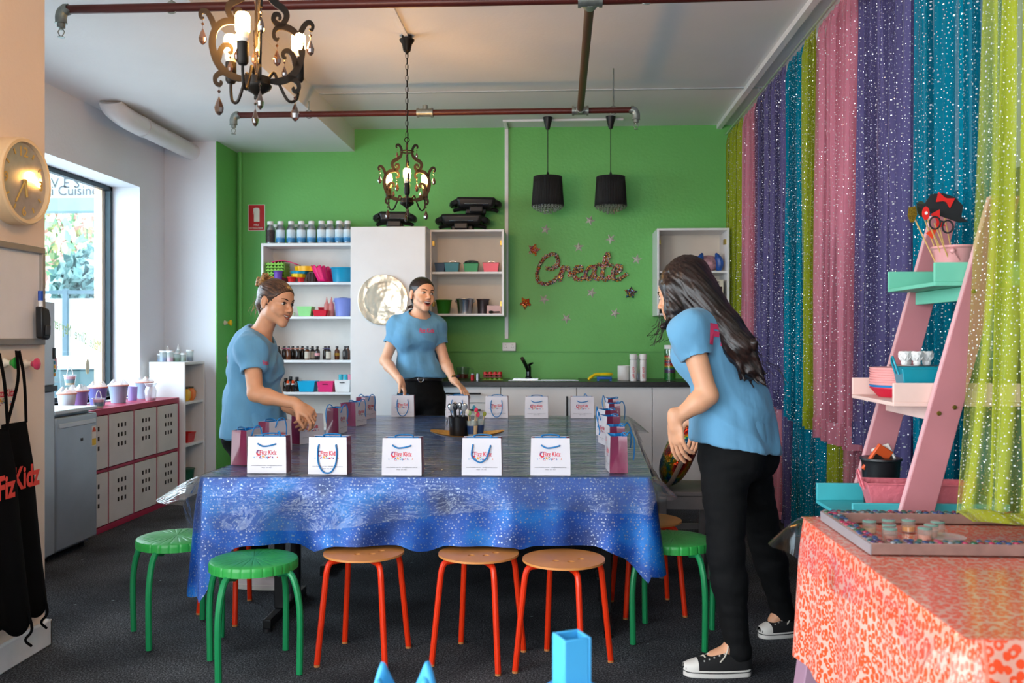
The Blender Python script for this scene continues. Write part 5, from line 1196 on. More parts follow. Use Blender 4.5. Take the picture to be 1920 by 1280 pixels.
# ---------------------------------------------------------------- stools
m_gs = mat('green_plastic_seat', '#2f9c45', .38, var=.05); m_gl = mat('green_steel_leg', '#17854e', .35, .1, var=.06); m_os = mat('birch_ply_seat', '#d08a4a', .45, var=.1, vs=5); m_ol = mat('orange_steel_leg', '#e2330d', .3, .1, var=.04)
SZ = .42
def green_stool():
    t = thing('green_stool', 'x', 'stool'); r = .163; n = 26
    def f(a, b):
        th = 2 * PI * a; ph = (a * n) % 1.0; gr = .0022 if min(ph, 1 - ph) < .06 else 0
        R = r - .010 + .010 * math.sin(min(1, b) * PI / 2)
        if b < .5: rr = (r - .012) * (b / .5); return (rr * math.cos(th), rr * math.sin(th), SZ - .004 * (b * 2) ** 6 - gr * min(1, b * 6) - .0)
        q = (b - .5) / .5
        if q < .3: e = q / .3 * PI / 2; rr = r - .012 + .012 * math.sin(e); zz = SZ - .004 - .010 * (1 - math.cos(e))
        else: rr = r; zz = SZ - .014 - (q - .3) / .7 * .026
        return ((rr - gr) * math.cos(th), (rr - gr) * math.sin(th), zz)
    MB().grid(f, n * 8, 12, True).build('seat', m_gs, t, smooth=40)
    MB().lathe([(0, SZ - .03), (r - .004, SZ - .0395)], 48).build('seat_underside', m_gs, t)
    for k in range(4):
        a = PI / 2 * k; ca, sa = math.cos(a), math.sin(a)
        pts = smooth_path([((.11) * ca, (.11) * sa, SZ - .052), (.150 * ca, .150 * sa, SZ - .045), (.175 * ca, .175 * sa, SZ - .065), (.196 * ca, .196 * sa, SZ - .13), (.205 * ca, .205 * sa, SZ - .22), (.202 * ca, .202 * sa, .006)], 6)
        MB().tube(pts, .0125, 10).build('leg', m_gl, t)
    return t
def orange_stool():
    t = thing('orange_stool', 'x', 'stool'); r = .156
    mb = MB(); N = 40; bm_ = bmesh.new()
    outer = [(r * math.cos(2 * PI * i / N), r * math.sin(2 * PI * i / N)) for i in range(N)]
    holes = [[(hx + .0135 * math.cos(2 * PI * i / 12), hy + .0135 * math.sin(2 * PI * i / 12)) for i in range(12)] for hx, hy in ((-.05, -.05), (0.0, -.075), (.05, -.05))]
    def zt(x, y): q = (x * x + y * y) / (r * r); return SZ - .004 + .006 * q - .010 * q ** 4
    es = []
    for loop in [outer] + holes:
        v = [bm_.verts.new((x, y, 0)) for x, y in loop]; es += [bm_.edges.new((v[i], v[(i + 1) % len(v)])) for i in range(len(v))]
    bmesh.ops.triangle_fill(bm_, use_beauty=True, use_dissolve=False, edges=es)
    bmesh.ops.recalc_face_normals(bm_, faces=bm_.faces)
    for f_ in bm_.faces:
        if f_.normal.z < 0: f_.normal_flip()
    ext = bmesh.ops.extrude_face_region(bm_, geom=list(bm_.faces))
    for v in [g_ for g_ in ext['geom'] if isinstance(g_, bmesh.types.BMVert)]: v.co.z = zt(v.co.x, v.co.y)
    for v in bm_.verts:
        if v.co.z == 0: v.co.z = SZ - .016
    bmesh.ops.recalc_face_normals(bm_, faces=bm_.faces)
    me = bpy.data.meshes.new('seat'); bm_.to_mesh(me); bm_.free(); me.materials.append(m_os); me.polygons.foreach_set('use_smooth', [True] * len(me.polygons)); me.set_sharp_from_angle(angle=.6)
    link_mesh('seat', me, t)
    for k in range(4):
        a = PI / 2 * k; ca, sa = math.cos(a), math.sin(a)
        pts = smooth_path([(.055 * ca, .055 * sa, SZ - .030), (.115 * ca, .115 * sa, SZ - .030), (.140 * ca, .140 * sa, SZ - .036), (.152 * ca, .152 * sa, SZ - .062), (.160 * ca, .160 * sa, SZ - .12), (.192 * ca, .192 * sa, .008)], 6)
        MB().tube(pts, .0115, 10).build('leg', m_ol, t)
        MB().cyl((.192 * ca, .192 * sa, 0), .0118, .008, 10).build('foot_cap', mat('tan_rubber', '#b8733c', .6), t)
        MB().cyl((.075 * ca, .075 * sa, SZ - .024), .011, .012, 10).build('seat_bolt', mat('tan_rubber', '#b8733c'), t)
    return t
gs = green_stool(); os_ = orange_stool(); first = {}
def put(proto, key, x, y, rot, label, group):
    o = proto if key not in first else copy_tree(proto); first[key] = 1
    o.location = (x, y, 0); o.rotation_euler = (0, 0, rot); o['label'] = label; o['group'] = group
R_d = math.radians
put(gs, 'g', -1.15, 3.28 + .075, R_d(-18), 'green plastic stool with grooved seat in front of the cloth corner', 'green stools')
put(gs, 'g', -1.60, 3.715, R_d(-8), 'green plastic stool on the window side of the table', 'green stools')
put(gs, 'g', .47, 3.79, R_d(-60), 'green plastic stool beside the woman with long hair', 'green stools')
put(os_, 'o', .014, 3.43, R_d(20), 'orange legged birch stool at the curtain end of the stool row', 'orange stools')
put(os_, 'o', -.315, 3.505, R_d(27), 'orange legged birch stool in the middle of the stool row', 'orange stools')
put(os_, 'o', -.763, 3.50, R_d(36), 'orange legged birch stool next to the front green stool', 'orange stools')
put(os_, 'o', .40, 4.19, R_d(-35), 'orange legged birch stool between a green stool and the grey chair', 'orange stools')
put(os_, 'o', -1.435, 4.035, R_d(10), 'orange legged birch stool pushed under the table by the window side', 'orange stools')

# ---------------------------------------------------------------- grey chair and sequin cushion
m_gc = mat('grey_painted_wood', '#77706e', .55, var=.12, vs=7)
ch = thing('grey_chair', 'grey painted wooden chair at the curtain side of the table', 'chair', (.66, 4.92, 0))
MB().box(-.16, .19, -.20, .20, .425, .45).build('seat', m_gc, ch, bevel=.006)
for sy in (-.185, .185):
    MB().box(-.15, -.11, sy - .018, sy + .018, 0, .425).build('front_leg', m_gc, ch, bevel=.004)
    MB().prism([(.10, 0), (.14, 0), (.165, .45), (.21, .94), (.175, .94), (.13, .45)], sy - .018, sy + .018, lambda a, b, d: (a, d, b)).build('back_post', m_gc, ch, bevel=.004)
    MB().box(-.11, .13, sy - .010, sy + .010, .18, .21).build('side_stretcher', m_gc, ch)
    MB().box(-.13, .14, sy - .012, sy + .012, .36, .425).build('apron_rail', m_gc, ch)
for z0, z1, xo in ((.86, .94, .185), (.62, .70, .165)): MB().box(xo - .012, xo + .012, -.17, .17, z0, z1).build('back_rail', m_gc, ch, bevel=.004)
for k in range(3): MB().tube([(.155, -.09 + k * .09, .45), (.172, -.09 + k * .09, .64)], .011, 8).build('back_spindle', m_gc, ch)
T = NT('sequin_fabric'); p = T.n('ShaderNodeBsdfPrincipled', i_Roughness=.2, i_Metallic=.75); T.l(p.outputs[0], T.out.inputs[0])
co = T.coord(); mp = T.n('ShaderNodeMapping', i_Vector=co); mp.inputs['Rotation'].default_value = (.5, .3, .2); vo = T.n('ShaderNodeTexVoronoi', i_Vector=co, i_Scale=130.0)
n1 = T.n('ShaderNodeTexNoise', i_Vector=mp.outputs[0], i_Scale=9.0, i_Detail=1.0)
v2 = T.math('ADD', n1.outputs['Fac'], T.math('MULTIPLY', T.n('ShaderNodeSeparateColor', i_0=vo.outputs['Color']).outputs[0], .07))
T.l(T.ramp(v2, [(.30, '#0c1a44'), (.38, '#0f5a8c'), (.44, '#1d8a4a'), (.50, '#d8b020'), (.56, '#d86a1a'), (.62, '#b3161e'), (.72, '#4a1020')]), p.inputs['Base Color'])
b = T.n('ShaderNodeNormalMap'); ad = T.n('ShaderNodeVectorMath', operation='MULTIPLY_ADD', i_0=vo.outputs['Color']); ad.inputs[1].default_value = (.7, .7, .7); ad.inputs[2].default_value = (-.35, -.35, -.35)
ge = T.n('ShaderNodeNewGeometry'); a2 = T.n('ShaderNodeVectorMath', operation='ADD'); T.l(ge.outputs['Normal'], a2.inputs[0]); T.l(ad.outputs[0], a2.inputs[1]); nn = T.n('ShaderNodeVectorMath', operation='NORMALIZE'); T.l(a2.outputs[0], nn.inputs[0]); T.l(nn.outputs[0], p.inputs['Normal'])
m_seq = T.m
cu = thing('sequin_cushion', 'rainbow sequin cushion propped on the grey chair', 'cushion', (.635, 4.86, .452))
Mc = Euler((0, .42, 0)).to_matrix()
def fc(a, b):
    th = 2 * PI * a; ph = PI * (b - .5); cx, sx_ = abs(math.cos(th)) ** .75 * math.copysign(1, math.cos(th)), abs(math.sin(th)) ** .75 * math.copysign(1, math.sin(th))
    q = Vector((.075 * math.sin(ph), .17 * math.cos(ph) ** .8 * cx, .185 * math.cos(ph) ** .8 * sx_)); return tuple(Mc @ q + Vector((0, 0, .185)))
MB().grid(fc, 40, 20, True).build('cover', m_seq, cu)
MB().tube([tuple(Mc @ Vector((.0, .174 * abs(math.cos(t_)) ** .75 * math.copysign(1, math.cos(t_)), .19 * abs(math.sin(t_)) ** .75 * math.copysign(1, math.sin(t_)))) + Vector((0, 0, .185))) for t_ in [2 * PI * i / 40 for i in range(40)]], .012, 8, closed=True).build('piping', mat('taupe_piping', '#8a786a', .8), cu)

# ---------------------------------------------------------------- foreground craft table (its top lies just below the picture) with blue props
ft = thing('craft_table', 'low white craft table in front of the stools holding the blue props', 'table', (-.08, 1.55, 0))
MB().box(-.42, .42, -.28, .28, .47, .5).build('tabletop', m_mel, ft, bevel=.004)
for sx in (-.38, .38):
    for sy in (-.24, .24): MB().box(sx - .02, sx + .02, sy - .02, sy + .02, 0, .47).build('leg', m_mel, ft, bevel=.003)
m_sky = mat('sky_blue_foam', '#3fa4dc', .55, var=.05)
P = atY(757, 1262, 1.55)
cw_ = thing('foam_tiara', 'sky blue foam tiara with pointed tips on the craft table', 'tiara', (P.x, 1.55, .5005)); rc_ = .054; tip = P.z + .006 - .5
def f(a, b):
    th = 2 * PI * a; saw = abs(((a * 4) % 1) - .5) * 2; hh = (tip - .085) + .085 * saw; q = rc_ * (1 + .12 * b); return (q * math.cos(th), q * math.sin(th), hh * b)
MB().grid(f, 72, 6, True).build('band', m_sky, cw_); cw_.children[0].modifiers.new('s', 'SOLIDIFY').thickness = .01
cw_.rotation_euler = (0, 0, math.radians(45 + 6))
P = atY(1072, 1190, 1.6)
tw = thing('foam_tower', 'sky blue square foam tube on a round base on the craft table', 'tower', (P.x, 1.6, .5005), .45); h_ = P.z - .5; a_ = .026
for k in range(4):
    Mz = Matrix.Rotation(PI / 2 * k, 4, 'Z'); MB().box(-a_, a_ - .006, -a_, -a_ + .006, .128, h_, Mz).build('wall_panel', m_sky, tw, bevel=.002)
MB().lathe([(0, 0), (.06, 0), (.06, .10), (.048, .125), (.02, .13), (0, .13)], 28).build('round_base', mat('blue_base', '#1c86d0', .5), tw)
# ================================================================ RIGHT SIDE: sheer curtains, ladder shelf, leopard table
def sheer(name, col, opac=.80, dots=56.0):
    T = NT(name); uv = T.coord('UV'); c = lin(col)
    df = T.n('ShaderNodeBsdfDiffuse'); df.inputs[0].default_value = (*c, 1); tl = T.n('ShaderNodeBsdfTranslucent'); tl.inputs[0].default_value = (*c, 1)
    m0 = T.n('ShaderNodeMixShader'); m0.inputs[0].default_value = .35; T.l(df.outputs[0], m0.inputs[1]); T.l(tl.outputs[0], m0.inputs[2])
    tr = T.n('ShaderNodeBsdfTransparent'); tr.inputs[0].default_value = (*[.68 + .32 * x for x in c], 1)
    lw = T.n('ShaderNodeLayerWeight', i_Blend=.5); nz = T.n('ShaderNodeTexNoise', i_Vector=uv, i_Scale=7.0, i_Detail=2.0)
    mpp = T.n('ShaderNodeMapping', i_Vector=uv); mpp.inputs['Scale'].default_value = (15.0, .35, 1.0); n3 = T.n('ShaderNodeTexNoise', i_Vector=mpp.outputs[0], i_Scale=1.0, i_Detail=1.0); fold = T.n('ShaderNodeMapRange', i_0=n3.outputs['Fac'], i_1=.38, i_2=.56, i_3=opac - .60, i_4=opac + .06)
    op = T.math('ADD', T.math('ADD', fold.outputs[0], T.math('MULTIPLY', nz.outputs['Fac'], .08)), T.math('MULTIPLY', T.math('POWER', lw.outputs['Facing'], 2.0), .2), clamp=True)
    m1 = T.n('ShaderNodeMixShader'); T.l(op, m1.inputs[0]); T.l(tr.outputs[0], m1.inputs[1]); T.l(m0.outputs[0], m1.inputs[2])
    vo = T.n('ShaderNodeTexVoronoi', voronoi_dimensions='2D', i_Vector=uv, i_Scale=dots, i_Randomness=.75); sc = T.n('ShaderNodeSeparateColor', i_0=vo.outputs['Color'])
    dot = T.math('LESS_THAN', vo.outputs['Distance'], T.math('ADD', .06, T.math('MULTIPLY', T.math('POWER', sc.outputs[0], 2.0), .13)))
    ge = T.n('ShaderNodeNewGeometry'); ad = T.n('ShaderNodeVectorMath', operation='MULTIPLY_ADD', i_0=vo.outputs['Color']); ad.inputs[1].default_value = (1.1, 1.1, 1.1); ad.inputs[2].default_value = (-.55, -.55, -.55)
    a2 = T.n('ShaderNodeVectorMath', operation='ADD'); T.l(ge.outputs['Normal'], a2.inputs[0]); T.l(ad.outputs[0], a2.inputs[1]); nn = T.n('ShaderNodeVectorMath', operation='NORMALIZE'); T.l(a2.outputs[0], nn.inputs[0])
    gl = T.n('ShaderNodeBsdfGlossy', i_Roughness=.18); gl.inputs[0].default_value = (.95, .95, .97, 1); T.l(nn.outputs[0], gl.inputs['Normal'])
    dw = T.n('ShaderNodeBsdfDiffuse'); dw.inputs[0].default_value = (.85, .87, .9, 1); ms = T.n('ShaderNodeMixShader'); ms.inputs[0].default_value = .45; T.l(gl.outputs[0], ms.inputs[1]); T.l(dw.outputs[0], ms.inputs[2])
    m2 = T.n('ShaderNodeMixShader'); T.l(dot, m2.inputs[0]); T.l(m1.outputs[0], m2.inputs[1]); T.l(ms.outputs[0], m2.inputs[2]); T.l(m2.outputs[0], T.out.inputs[0])
    return T.m
SHE = {'lime': sheer('sheer_lime', '#a3b030', .76), 'pink': sheer('sheer_pink', '#d48a9e', .84), 'purple': sheer('sheer_purple', '#6a6494', .76), 'teal': sheer('sheer_teal', '#0b84a0', .74)}
def curtain(col, y0, y1, ztop, zbot, x, label, seed, amp=.028, freq=None, gather=0.0, xtop=None, group='sheer sequin curtains along the right wall'):
    rr = random.Random(seed); W = abs(y1 - y0); f1 = (freq or 8) * 2 * PI / .8; ph = rr.random() * 6; ph2 = rr.random() * 6; H_ = ztop - zbot
    def f(a, b):
        s = a * W; zz = zbot + H_ * b; k = .55 + .45 * (1 - b)
        o = amp * k * math.sin(f1 * s + ph + .6 * math.sin(3 * b + ph2)) + amp * .45 * math.sin(f1 * 2.3 * s + ph2 + b)
        if b > .97: o *= .3
        yy = y0 + (y1 - y0) * a + .012 * math.sin(5 * b + a * 9 + ph) * (1 - b)
        return (x + o, yy, zz + .006 * math.sin(f1 * s * .5) * (1 - b))
    t = thing('sheer_curtain', label, 'curtain', (x, (y0 + y1) / 2, zbot), 0, group)
    mb = MB(); mb.grid(f, max(40, int(W * 110)), 26, uvfn=lambda a, b: (a * W * 2.0 + seed, b * H_)); mb.build('panel', SHE[col], t, world=True, smooth=80)
    if ztop > 2.5:
        hd = MB(); hd.grid(lambda a, b: tuple(Vector(f(a, 1)) + Vector((-.004 + .008 * b, 0, -.045 + .06 * b))), max(30, int(W * 80)), 2, uvfn=lambda a, b: (a * W * 1.5, b * .06)); hd.build('heading', SHE[col], t, world=True, smooth=80)
    # hem band: double layer of cloth
    he = MB(); he.grid(lambda a, b: tuple(Vector(f(a, b * .05)) + Vector((-.004, 0, 0))), max(30, int(W * 80)), 3, uvfn=lambda a, b: (a * W * 1.5 + .3, b * .05 * H_)); he.build('hem', SHE[col], t, world=True, smooth=80)
# upper row from the corner towards the street
UP = [('lime', 7.70, 7.09, .9), ('pink', 7.08, 6.57, .8), ('purple', 6.56, 5.76, .8), ('teal', 5.75, 5.28, .75), ('lime', 5.27, 5.05, .74), ('pink', 5.04, 4.36, .70), ('purple', 4.35, 3.70, .74), ('teal', 3.69, 2.92, .5)]
lb = ['lime sheer curtain squeezed into the corner by the wall cabinet', 'pink sheer curtain next to the corner curtain', 'purple sheer curtain beside the corner pink one', 'teal sheer curtain behind the long haired woman', 'narrow lime sheer curtain between teal and pink', 'wide pink sheer curtain ending above lower drapes', 'purple sheer curtain behind the ladder shelf edge', 'teal sheer curtain behind the ladder shelf']
for i, (c, a, b, zb_) in enumerate(UP): curtain(c, a, b, 2.94, zb_, 1.405 + (.012 if i % 2 else 0), lb[i], i + 1)
LO = [('pink', 6.75, 6.09), ('purple', 6.08, 5.83), ('teal', 5.82, 5.09), ('lime', 5.08, 4.74), ('pink', 4.73, 4.31), ('purple', 4.30, 3.69), ('teal', 3.68, 2.85)]
lb2 = ['dusky pink lower drape behind the legs of the long haired woman', 'purple lower drape beside the dusky pink one', 'teal lower drape under the narrow lime curtain', 'lime lower drape under the wide pink curtain', 'pale pink lower drape beside the ladder shelf', 'purple lower drape behind the lowest ladder shelf', 'teal lower drape behind the pink basket']
for i, (c, a, b) in enumerate(LO): curtain(c, a, b, 1.05, .03, 1.472, lb2[i], i + 20, amp=.022, group='sheer lower drapes along the right wall')
# near lime curtain gathered onto the leopard table
t = thing('sheer_curtain', 'lime sheer curtain swept down onto the leopard print table', 'curtain', (1.35, 2.6, .79), 0, 'sheer sequin curtains along the right wall')
def f(a, b):
    top = Vector((1.39 - .0 * a, 2.97 - .66 * a, 2.96)); mid = Vector((1.225 + .07 * a, 2.64 - .42 * a, 1.45)); bot = Vector((1.02 + .32 * a, 2.38 - .26 * a, .792))
    q = 1 - b; P_ = top * (1 - q) ** 2 + mid * 2 * q * (1 - q) + bot * q * q
    o = .030 * math.sin(a * 34 + 1.2 * math.sin(3 * b)) + .014 * math.sin(a * 71 + 2); P_ += Vector((-.8, .35, 0)) * o * (.5 + .5 * b)
    if b < .06: P_.z += .008 * math.sin(a * 20) - 0.0
    return tuple(P_)
SHE['thin'] = sheer('sheer_lime_thin', '#b3bd3e', .72)
mb = MB(); mb.grid(f, 90, 40, uvfn=lambda a, b: (a * 1.5, b * 2.4)); mb.build('panel', SHE['thin'], t, world=True, smooth=80)
def fl(a, b):  # the end lying on the table
    P_ = Vector(f(a, 0)); return (P_.x - .02 * b + .10 * b * math.sin(a * 3), P_.y - .14 * b + .012 * math.sin(a * 25) * b, .795 + .016 * abs(math.sin(a * 16)) * math.sin(PI * min(1, b + .15)) + .004)
mb = MB(); mb.grid(fl, 70, 8, uvfn=lambda a, b: (a * 1.2, -b * .2)); mb.build('lying_end', SHE['thin'], t, world=True, smooth=80)

# ---------------------------------------------------------------- leopard table
TX0, TX1, TY0, TY1, TZ = .662, 1.34, 1.515, 2.535, .75
m_lil2 = mat('lilac_wood', '#a98398', .5, var=.08)
lt = thing('side_table', 'small trestle table with lilac legs under the leopard print cloth', 'table', (1.0, 2.03, 0))
MB().box(TX0 + .01, TX1 - .01, TY0 + .01, TY1 - .01, .71, TZ - .006).build('tabletop', m_lil2, lt, world=True, bevel=.004)
for sx in (0, 1):
    for sy in (0, 1):
        xa = TX0 + .03 if not sx else TX1 - .03; ya = TY0 + .09 if not sy else TY1 - .09; top = Vector((xa + (.02 if not sx else -.02), ya, .71)); bot = Vector((xa - (.075 if not sx else -.03), ya, 0))
        mb = MB(); w_, d_ = .028, .045
        mb.add([bot + Vector(p) for p in ((-w_, -d_, 0), (w_, -d_, 0), (w_, d_, 0), (-w_, d_, 0))] + [top + Vector(p) for p in ((-w_, -d_, 0), (w_, -d_, 0), (w_, d_, 0), (-w_, d_, 0))], [(3, 2, 1, 0), (4, 5, 6, 7), (0, 1, 5, 4), (1, 2, 6, 5), (2, 3, 7, 6), (3, 0, 4, 7)])
        mb.build('leg', m_lil2, lt, world=True, bevel=.003)
def leopard():
    T = NT('leopard_cloth'); p = T.n('ShaderNodeBsdfPrincipled', i_Roughness=.6); T.l(p.outputs[0], T.out.inputs[0]); uv = T.coord('UV')
    nd = T.n('ShaderNodeTexNoise', i_Vector=uv, i_Scale=36.0, i_Detail=1.0); off = T.n('ShaderNodeVectorMath', operation='MULTIPLY_ADD', i_0=nd.outputs['Color']); off.inputs[1].default_value = (.009, .009, 0); T.l(uv, off.inputs[2])
    vo = T.n('ShaderNodeTexVoronoi', voronoi_dimensions='2D', i_Vector=off.outputs[0], i_Scale=60.0, i_Randomness=.85); sc = T.n('ShaderNodeSeparateColor', i_0=vo.outputs['Color'])
    d = vo.outputs['Distance']; ring = T.math('MULTIPLY', T.math('GREATER_THAN', d, T.math('MULTIPLY', T.math('GREATER_THAN', sc.outputs[0], .5), .19)), T.math('LESS_THAN', d, T.math('ADD', .43, T.math('MULTIPLY', T.math('GREATER_THAN', sc.outputs[0], .5), .09))))
    n2 = T.n('ShaderNodeTexNoise', i_Vector=uv, i_Scale=95.0, i_Detail=1.0); gap = T.math('GREATER_THAN', n2.outputs['Fac'], .30)
    f_ = T.math('MULTIPLY', ring, gap); T.l(T.mix(f_, '#e0ab9c', '#ee4a02'), p.inputs['Base Color']); p.inputs['Sheen Weight'].default_value = .1
    return T.m
LC = [(TX0, TY0), (TX1, TY0), (TX1, TY1), (TX0, TY1)]
def ldist(q): return min(((q - Vector(c)).length, i) for i, c in enumerate(LC))
def drop_l(q, side, w):
    d, ci = ldist(q); base = {0: .19, 1: .05, 2: .30, 3: .36}.get(int(side), .3) if side % 1 == 0 else .3
    if side == 0: base = .13 + .17 * max(0, 1 - (q.x - TX0) / .28) ** 2
    if side == .5 or side == 1 or side == 1.5: base = .05
    if side == 3: base = .355 + .03 * math.sin(q.y * 4)
    if side == 3.5: base = .31
    if side == 2.5: base = .36
    return base + .03 * math.exp(-(d / .08) ** 2)
def wave_l(q, side, w, t):
    s = q.x + q.y; k = t ** 1.1
    if side in (1, .5, 1.5): return .004 * k
    return (.016 * math.sin(s * 17) + .008 * math.sin(s * 41)) * k + .03 * k * math.exp(-(ldist(q)[0] / .08) ** 2) + .01 * k
cover('leopard_tablecloth', 'orange leopard print tablecloth with frayed edge', 'tablecloth', LC, TZ, leopard(), drop_l, wave_l, .008, 14, rc=.03)
def drop_v2(q, side, w): return .035 if side in (.5, 1, 1.5) else .085 + .02 * math.sin((q.x + q.y) * 7)
def wave_v2(q, side, w, t): return wave_l(q, side, w, t * .4) + .006 + .01 * t + (.07 * t * math.exp(-(ldist(q)[0] / .05) ** 2) if side in (2, 2.5, 3) else 0)
cover('clear_side_cover', 'clear vinyl cover lying over the leopard print cloth', 'table cover', LC, TZ + .003, glassy('thin_clear_vinyl', '#fbf4ef', .12, .12), drop_v2, wave_v2, .010, 8, rc=.03)

# gem frame with little jars
fx0, fx1, fy0, fy1 = .70, 1.29, 2.08, 2.47; zf = TZ + .0045
gf = thing('gem_frame', 'wooden tray frame edged with coloured gems on the leopard table', 'frame', ((fx0 + fx1) / 2, (fy0 + fy1) / 2, zf)); m_fw = mat('pinkish_wood', '#8c6a60', .6, var=.15, vs=20); wF = .034
for (a, b, c, d) in ((fx0, fx1, fy0, fy0 + wF), (fx0, fx1, fy1 - wF, fy1), (fx0, fx0 + wF, fy0 + wF, fy1 - wF), (fx1 - wF, fx1, fy0 + wF, fy1 - wF)):
    MB().box(a, b, c, d, zf, zf + .026).build('frame_bar', m_fw, gf, world=True, bevel=.002)
MB().box(fx0 - .003, fx0 - .0002, fy0, fy1, zf, zf + .024).build('side_strip', mat('pale_strip', '#8f8a8d', .4), gf, world=True)
gem = [mat('gem_' + n, c, .08, .2, var=0, coat=.8) for n, c in (('ruby', '#6a0e1e'), ('violet', '#341c50'), ('teal', '#0b434c'), ('green', '#164e32'), ('pink', '#9a1f46'), ('blue', '#163566'), ('clear', '#6a747c'))]
gm = [MB().lathe([(.007, 0), (.0066, .002), (.004, .0036), (0, .004)], 10, sx=1.15).mesh('gem', g_, 50) for g_ in gem]
rr = random.Random(4); gi = 0
def gems(p0, p1, n):
    for k in range(n):
        q = Vector(p0).lerp(Vector(p1), (k + .5) / n); o = link_mesh('gem', gm[rr.randrange(len(gm))], gf); o.location = (q.x - gf.location.x + rr.uniform(-.004, .004), q.y - gf.location.y + rr.uniform(-.004, .004), .0262); o.rotation_euler = (0, 0, rr.random() * 3)
for dd in (.009, .026):
    gems((fx0, fy0 + dd, 0), (fx1, fy0 + dd, 0), 32); gems((fx0, fy1 - dd, 0), (fx1, fy1 - dd, 0), 32); gems((fx0 + dd, fy0 + wF, 0), (fx0 + dd, fy1 - wF, 0), 17); gems((fx1 - dd, fy0 + wF, 0), (fx1 - dd, fy1 - wF, 0), 17)
m_jar = glassy('jar_acrylic', '#f6f2ee', .5, .04, .12); m_jl = mat('jar_lid', '#6f9488', .12, coat=.6)
js = [(1630, 998, '#e6c89a', 'cream'), (1666, 996, '#e8b7a0', 'peach'), (1667, 1006, '#e0a890', 'peach'), (1669, 1013, '#cf8f7c', 'rosy'), (1704, 1006, None, ''), (1703, 996, '#f0a020', 'golden'), (1734, 1012, '#e09a80', 'rosy'), (1746, 1006, '#d89a86', 'rosy'), (1758, 1000, '#e0a890', 'peach')]
for (u, v, c, n) in js:
    if not c: continue
    P = atZ(u, v, zf); t = thing('little_jar', 'clear little jar with %s filling inside the gem frame' % n, 'jar', (P.x, P.y, zf), 0, 'little jars inside the gem frame')
    MB().lathe([(0, .0), (.0165, .0), (.0165, .027), (0, .027)], 20).build('body', m_jar, t); MB().lathe([(0, .002), (.0145, .002), (.0145, .013), (0, .013)], 18).build('filling', mat('filling_' + c[1:], c, .4), t); MB().lathe([(0, .027), (.0168, .027), (.0168, .030), (.015, .031), (0, .031)], 20).build('lid', m_jl, t)
P = atZ(1775, 1012, zf); t = thing('clear_dish', 'shallow clear dish lying inside the gem frame', 'dish', (P.x, P.y, zf)); MB().lathe([(0, .001), (.035, .001), (.045, .008), (.044, .009), (.034, .003), (0, .003)], 26).build('body', m_jar, t)

# ---------------------------------------------------------------- ladder shelf
m_pr = mat('dusty_pink_wood', '#b8767c', .5, var=.05); m_pre = mat('pale_pink_edge', '#dba9ae', .5, var=.04)
ld = thing('ladder_shelf', 'leaning pink ladder shelf with three tray shelves', 'shelf', (1.0, 2.96, 0))
def rx(z): return 1.0 + .263 * (z - .70) / .95
for y in (2.75, 3.17):
    MB().prism([(rx(0), 0), (rx(0) + .105, 0), (rx(1.66) + .085, 1.66), (rx(1.66), 1.66)], y - .012, y + .012, lambda a, b, d: (a, d, b)).build('rail', m_pr, ld, world=True, bevel=.002)
    MB().prism([(rx(0) - .0015, 0), (rx(0), 0), (rx(1.66), 1.66), (rx(1.66) - .0015, 1.66)], y - .011, y + .011, lambda a, b, d: (a, d, b)).build('rail_edge', m_pre, ld, world=True)
shv = [(1.41, 1.115, 1.375, mat('mint_wood', '#6cc0a4', .5), 'mint_shelf'), (1.05, .995, 1.365, mat('blush_wood', '#e6c4ba', .5), 'blush_shelf'), (.69, .875, 1.335, mat('aqua_wood', '#3fa9b2', .5), 'aqua_shelf')]
for (z, xa, xb, mm, nm_) in shv:
    s_ = MB().box(xa, xb, 2.765, 3.155, z - .012, z).build('tray_shelf', mm, ld, world=True, bevel=.002)
    for y in (2.765, 3.143): MB().box(xa, xb, y, y + .012, z, z + .058).build('side_board', mm, s_, bevel=.002).data.transform(Matrix.Translation(-Vector(ld.location)))
    q = MB().box(xb - .012, xb, 2.777, 3.143, z, z + .058).build('back_board', mm, s_, bevel=.002); q.data.transform(Matrix.Translation(-Vector(ld.location)))
    MB().box(rx(z) + .012, rx(z) + .028, 2.763, 3.157, z - .055, z - .013).build('cross_bar', mm, ld, world=True, bevel=.002)
    for k in (0, 1): MB().lathe([(0, 0), (.007, 0), (.006, .003), (.003, .0035), (.0025, .001), (0, .001)], 14, (rx(z) + .02 + k * .045, 2.738, z - .03 + k * .018), Euler((PI / 2, 0, 0)).to_matrix()).build('screw', mat('brass_screw', '#8d7a3a', .3, .9), ld, world=True)
# pink pail with photo props
m_pp = mat('pink_enamel', '#dc9c9c', .3, .1, var=.03)
pz = 1.4105; px_, py_ = 1.245, 2.93
bucket('pink_pail', 'pale pink metal pail of photo props on the mint shelf', (px_, py_, pz), .068, .118, m_pp, cat='pail', k=.80, handle=m_pp, hang=.75, rotz=PI / 2 - .5)
m_st = mat('bamboo_stick', '#cfa765', .6)
def prop_(name, label, cat, tip, shapes, m, lean):
    t = thing(name, label, cat, (px_, py_, pz + .004), 0, 'photo props on sticks in the pink pail'); tipv = Vector(tip) - t.location
    MB().tube([(lean[0], lean[1], 0), tuple(tipv)], .0022, 6).build('stick', m_st, t)
    for k, (poly, mm, nm_, dy) in enumerate(shapes):
        MB().prism(poly, -.0015 + dy, .0015 + dy, lambda a, b, d: (tipv.x + a, tipv.y - .004 + d, tipv.z + b)).build(nm_, mm, t, smooth=30)
    return t
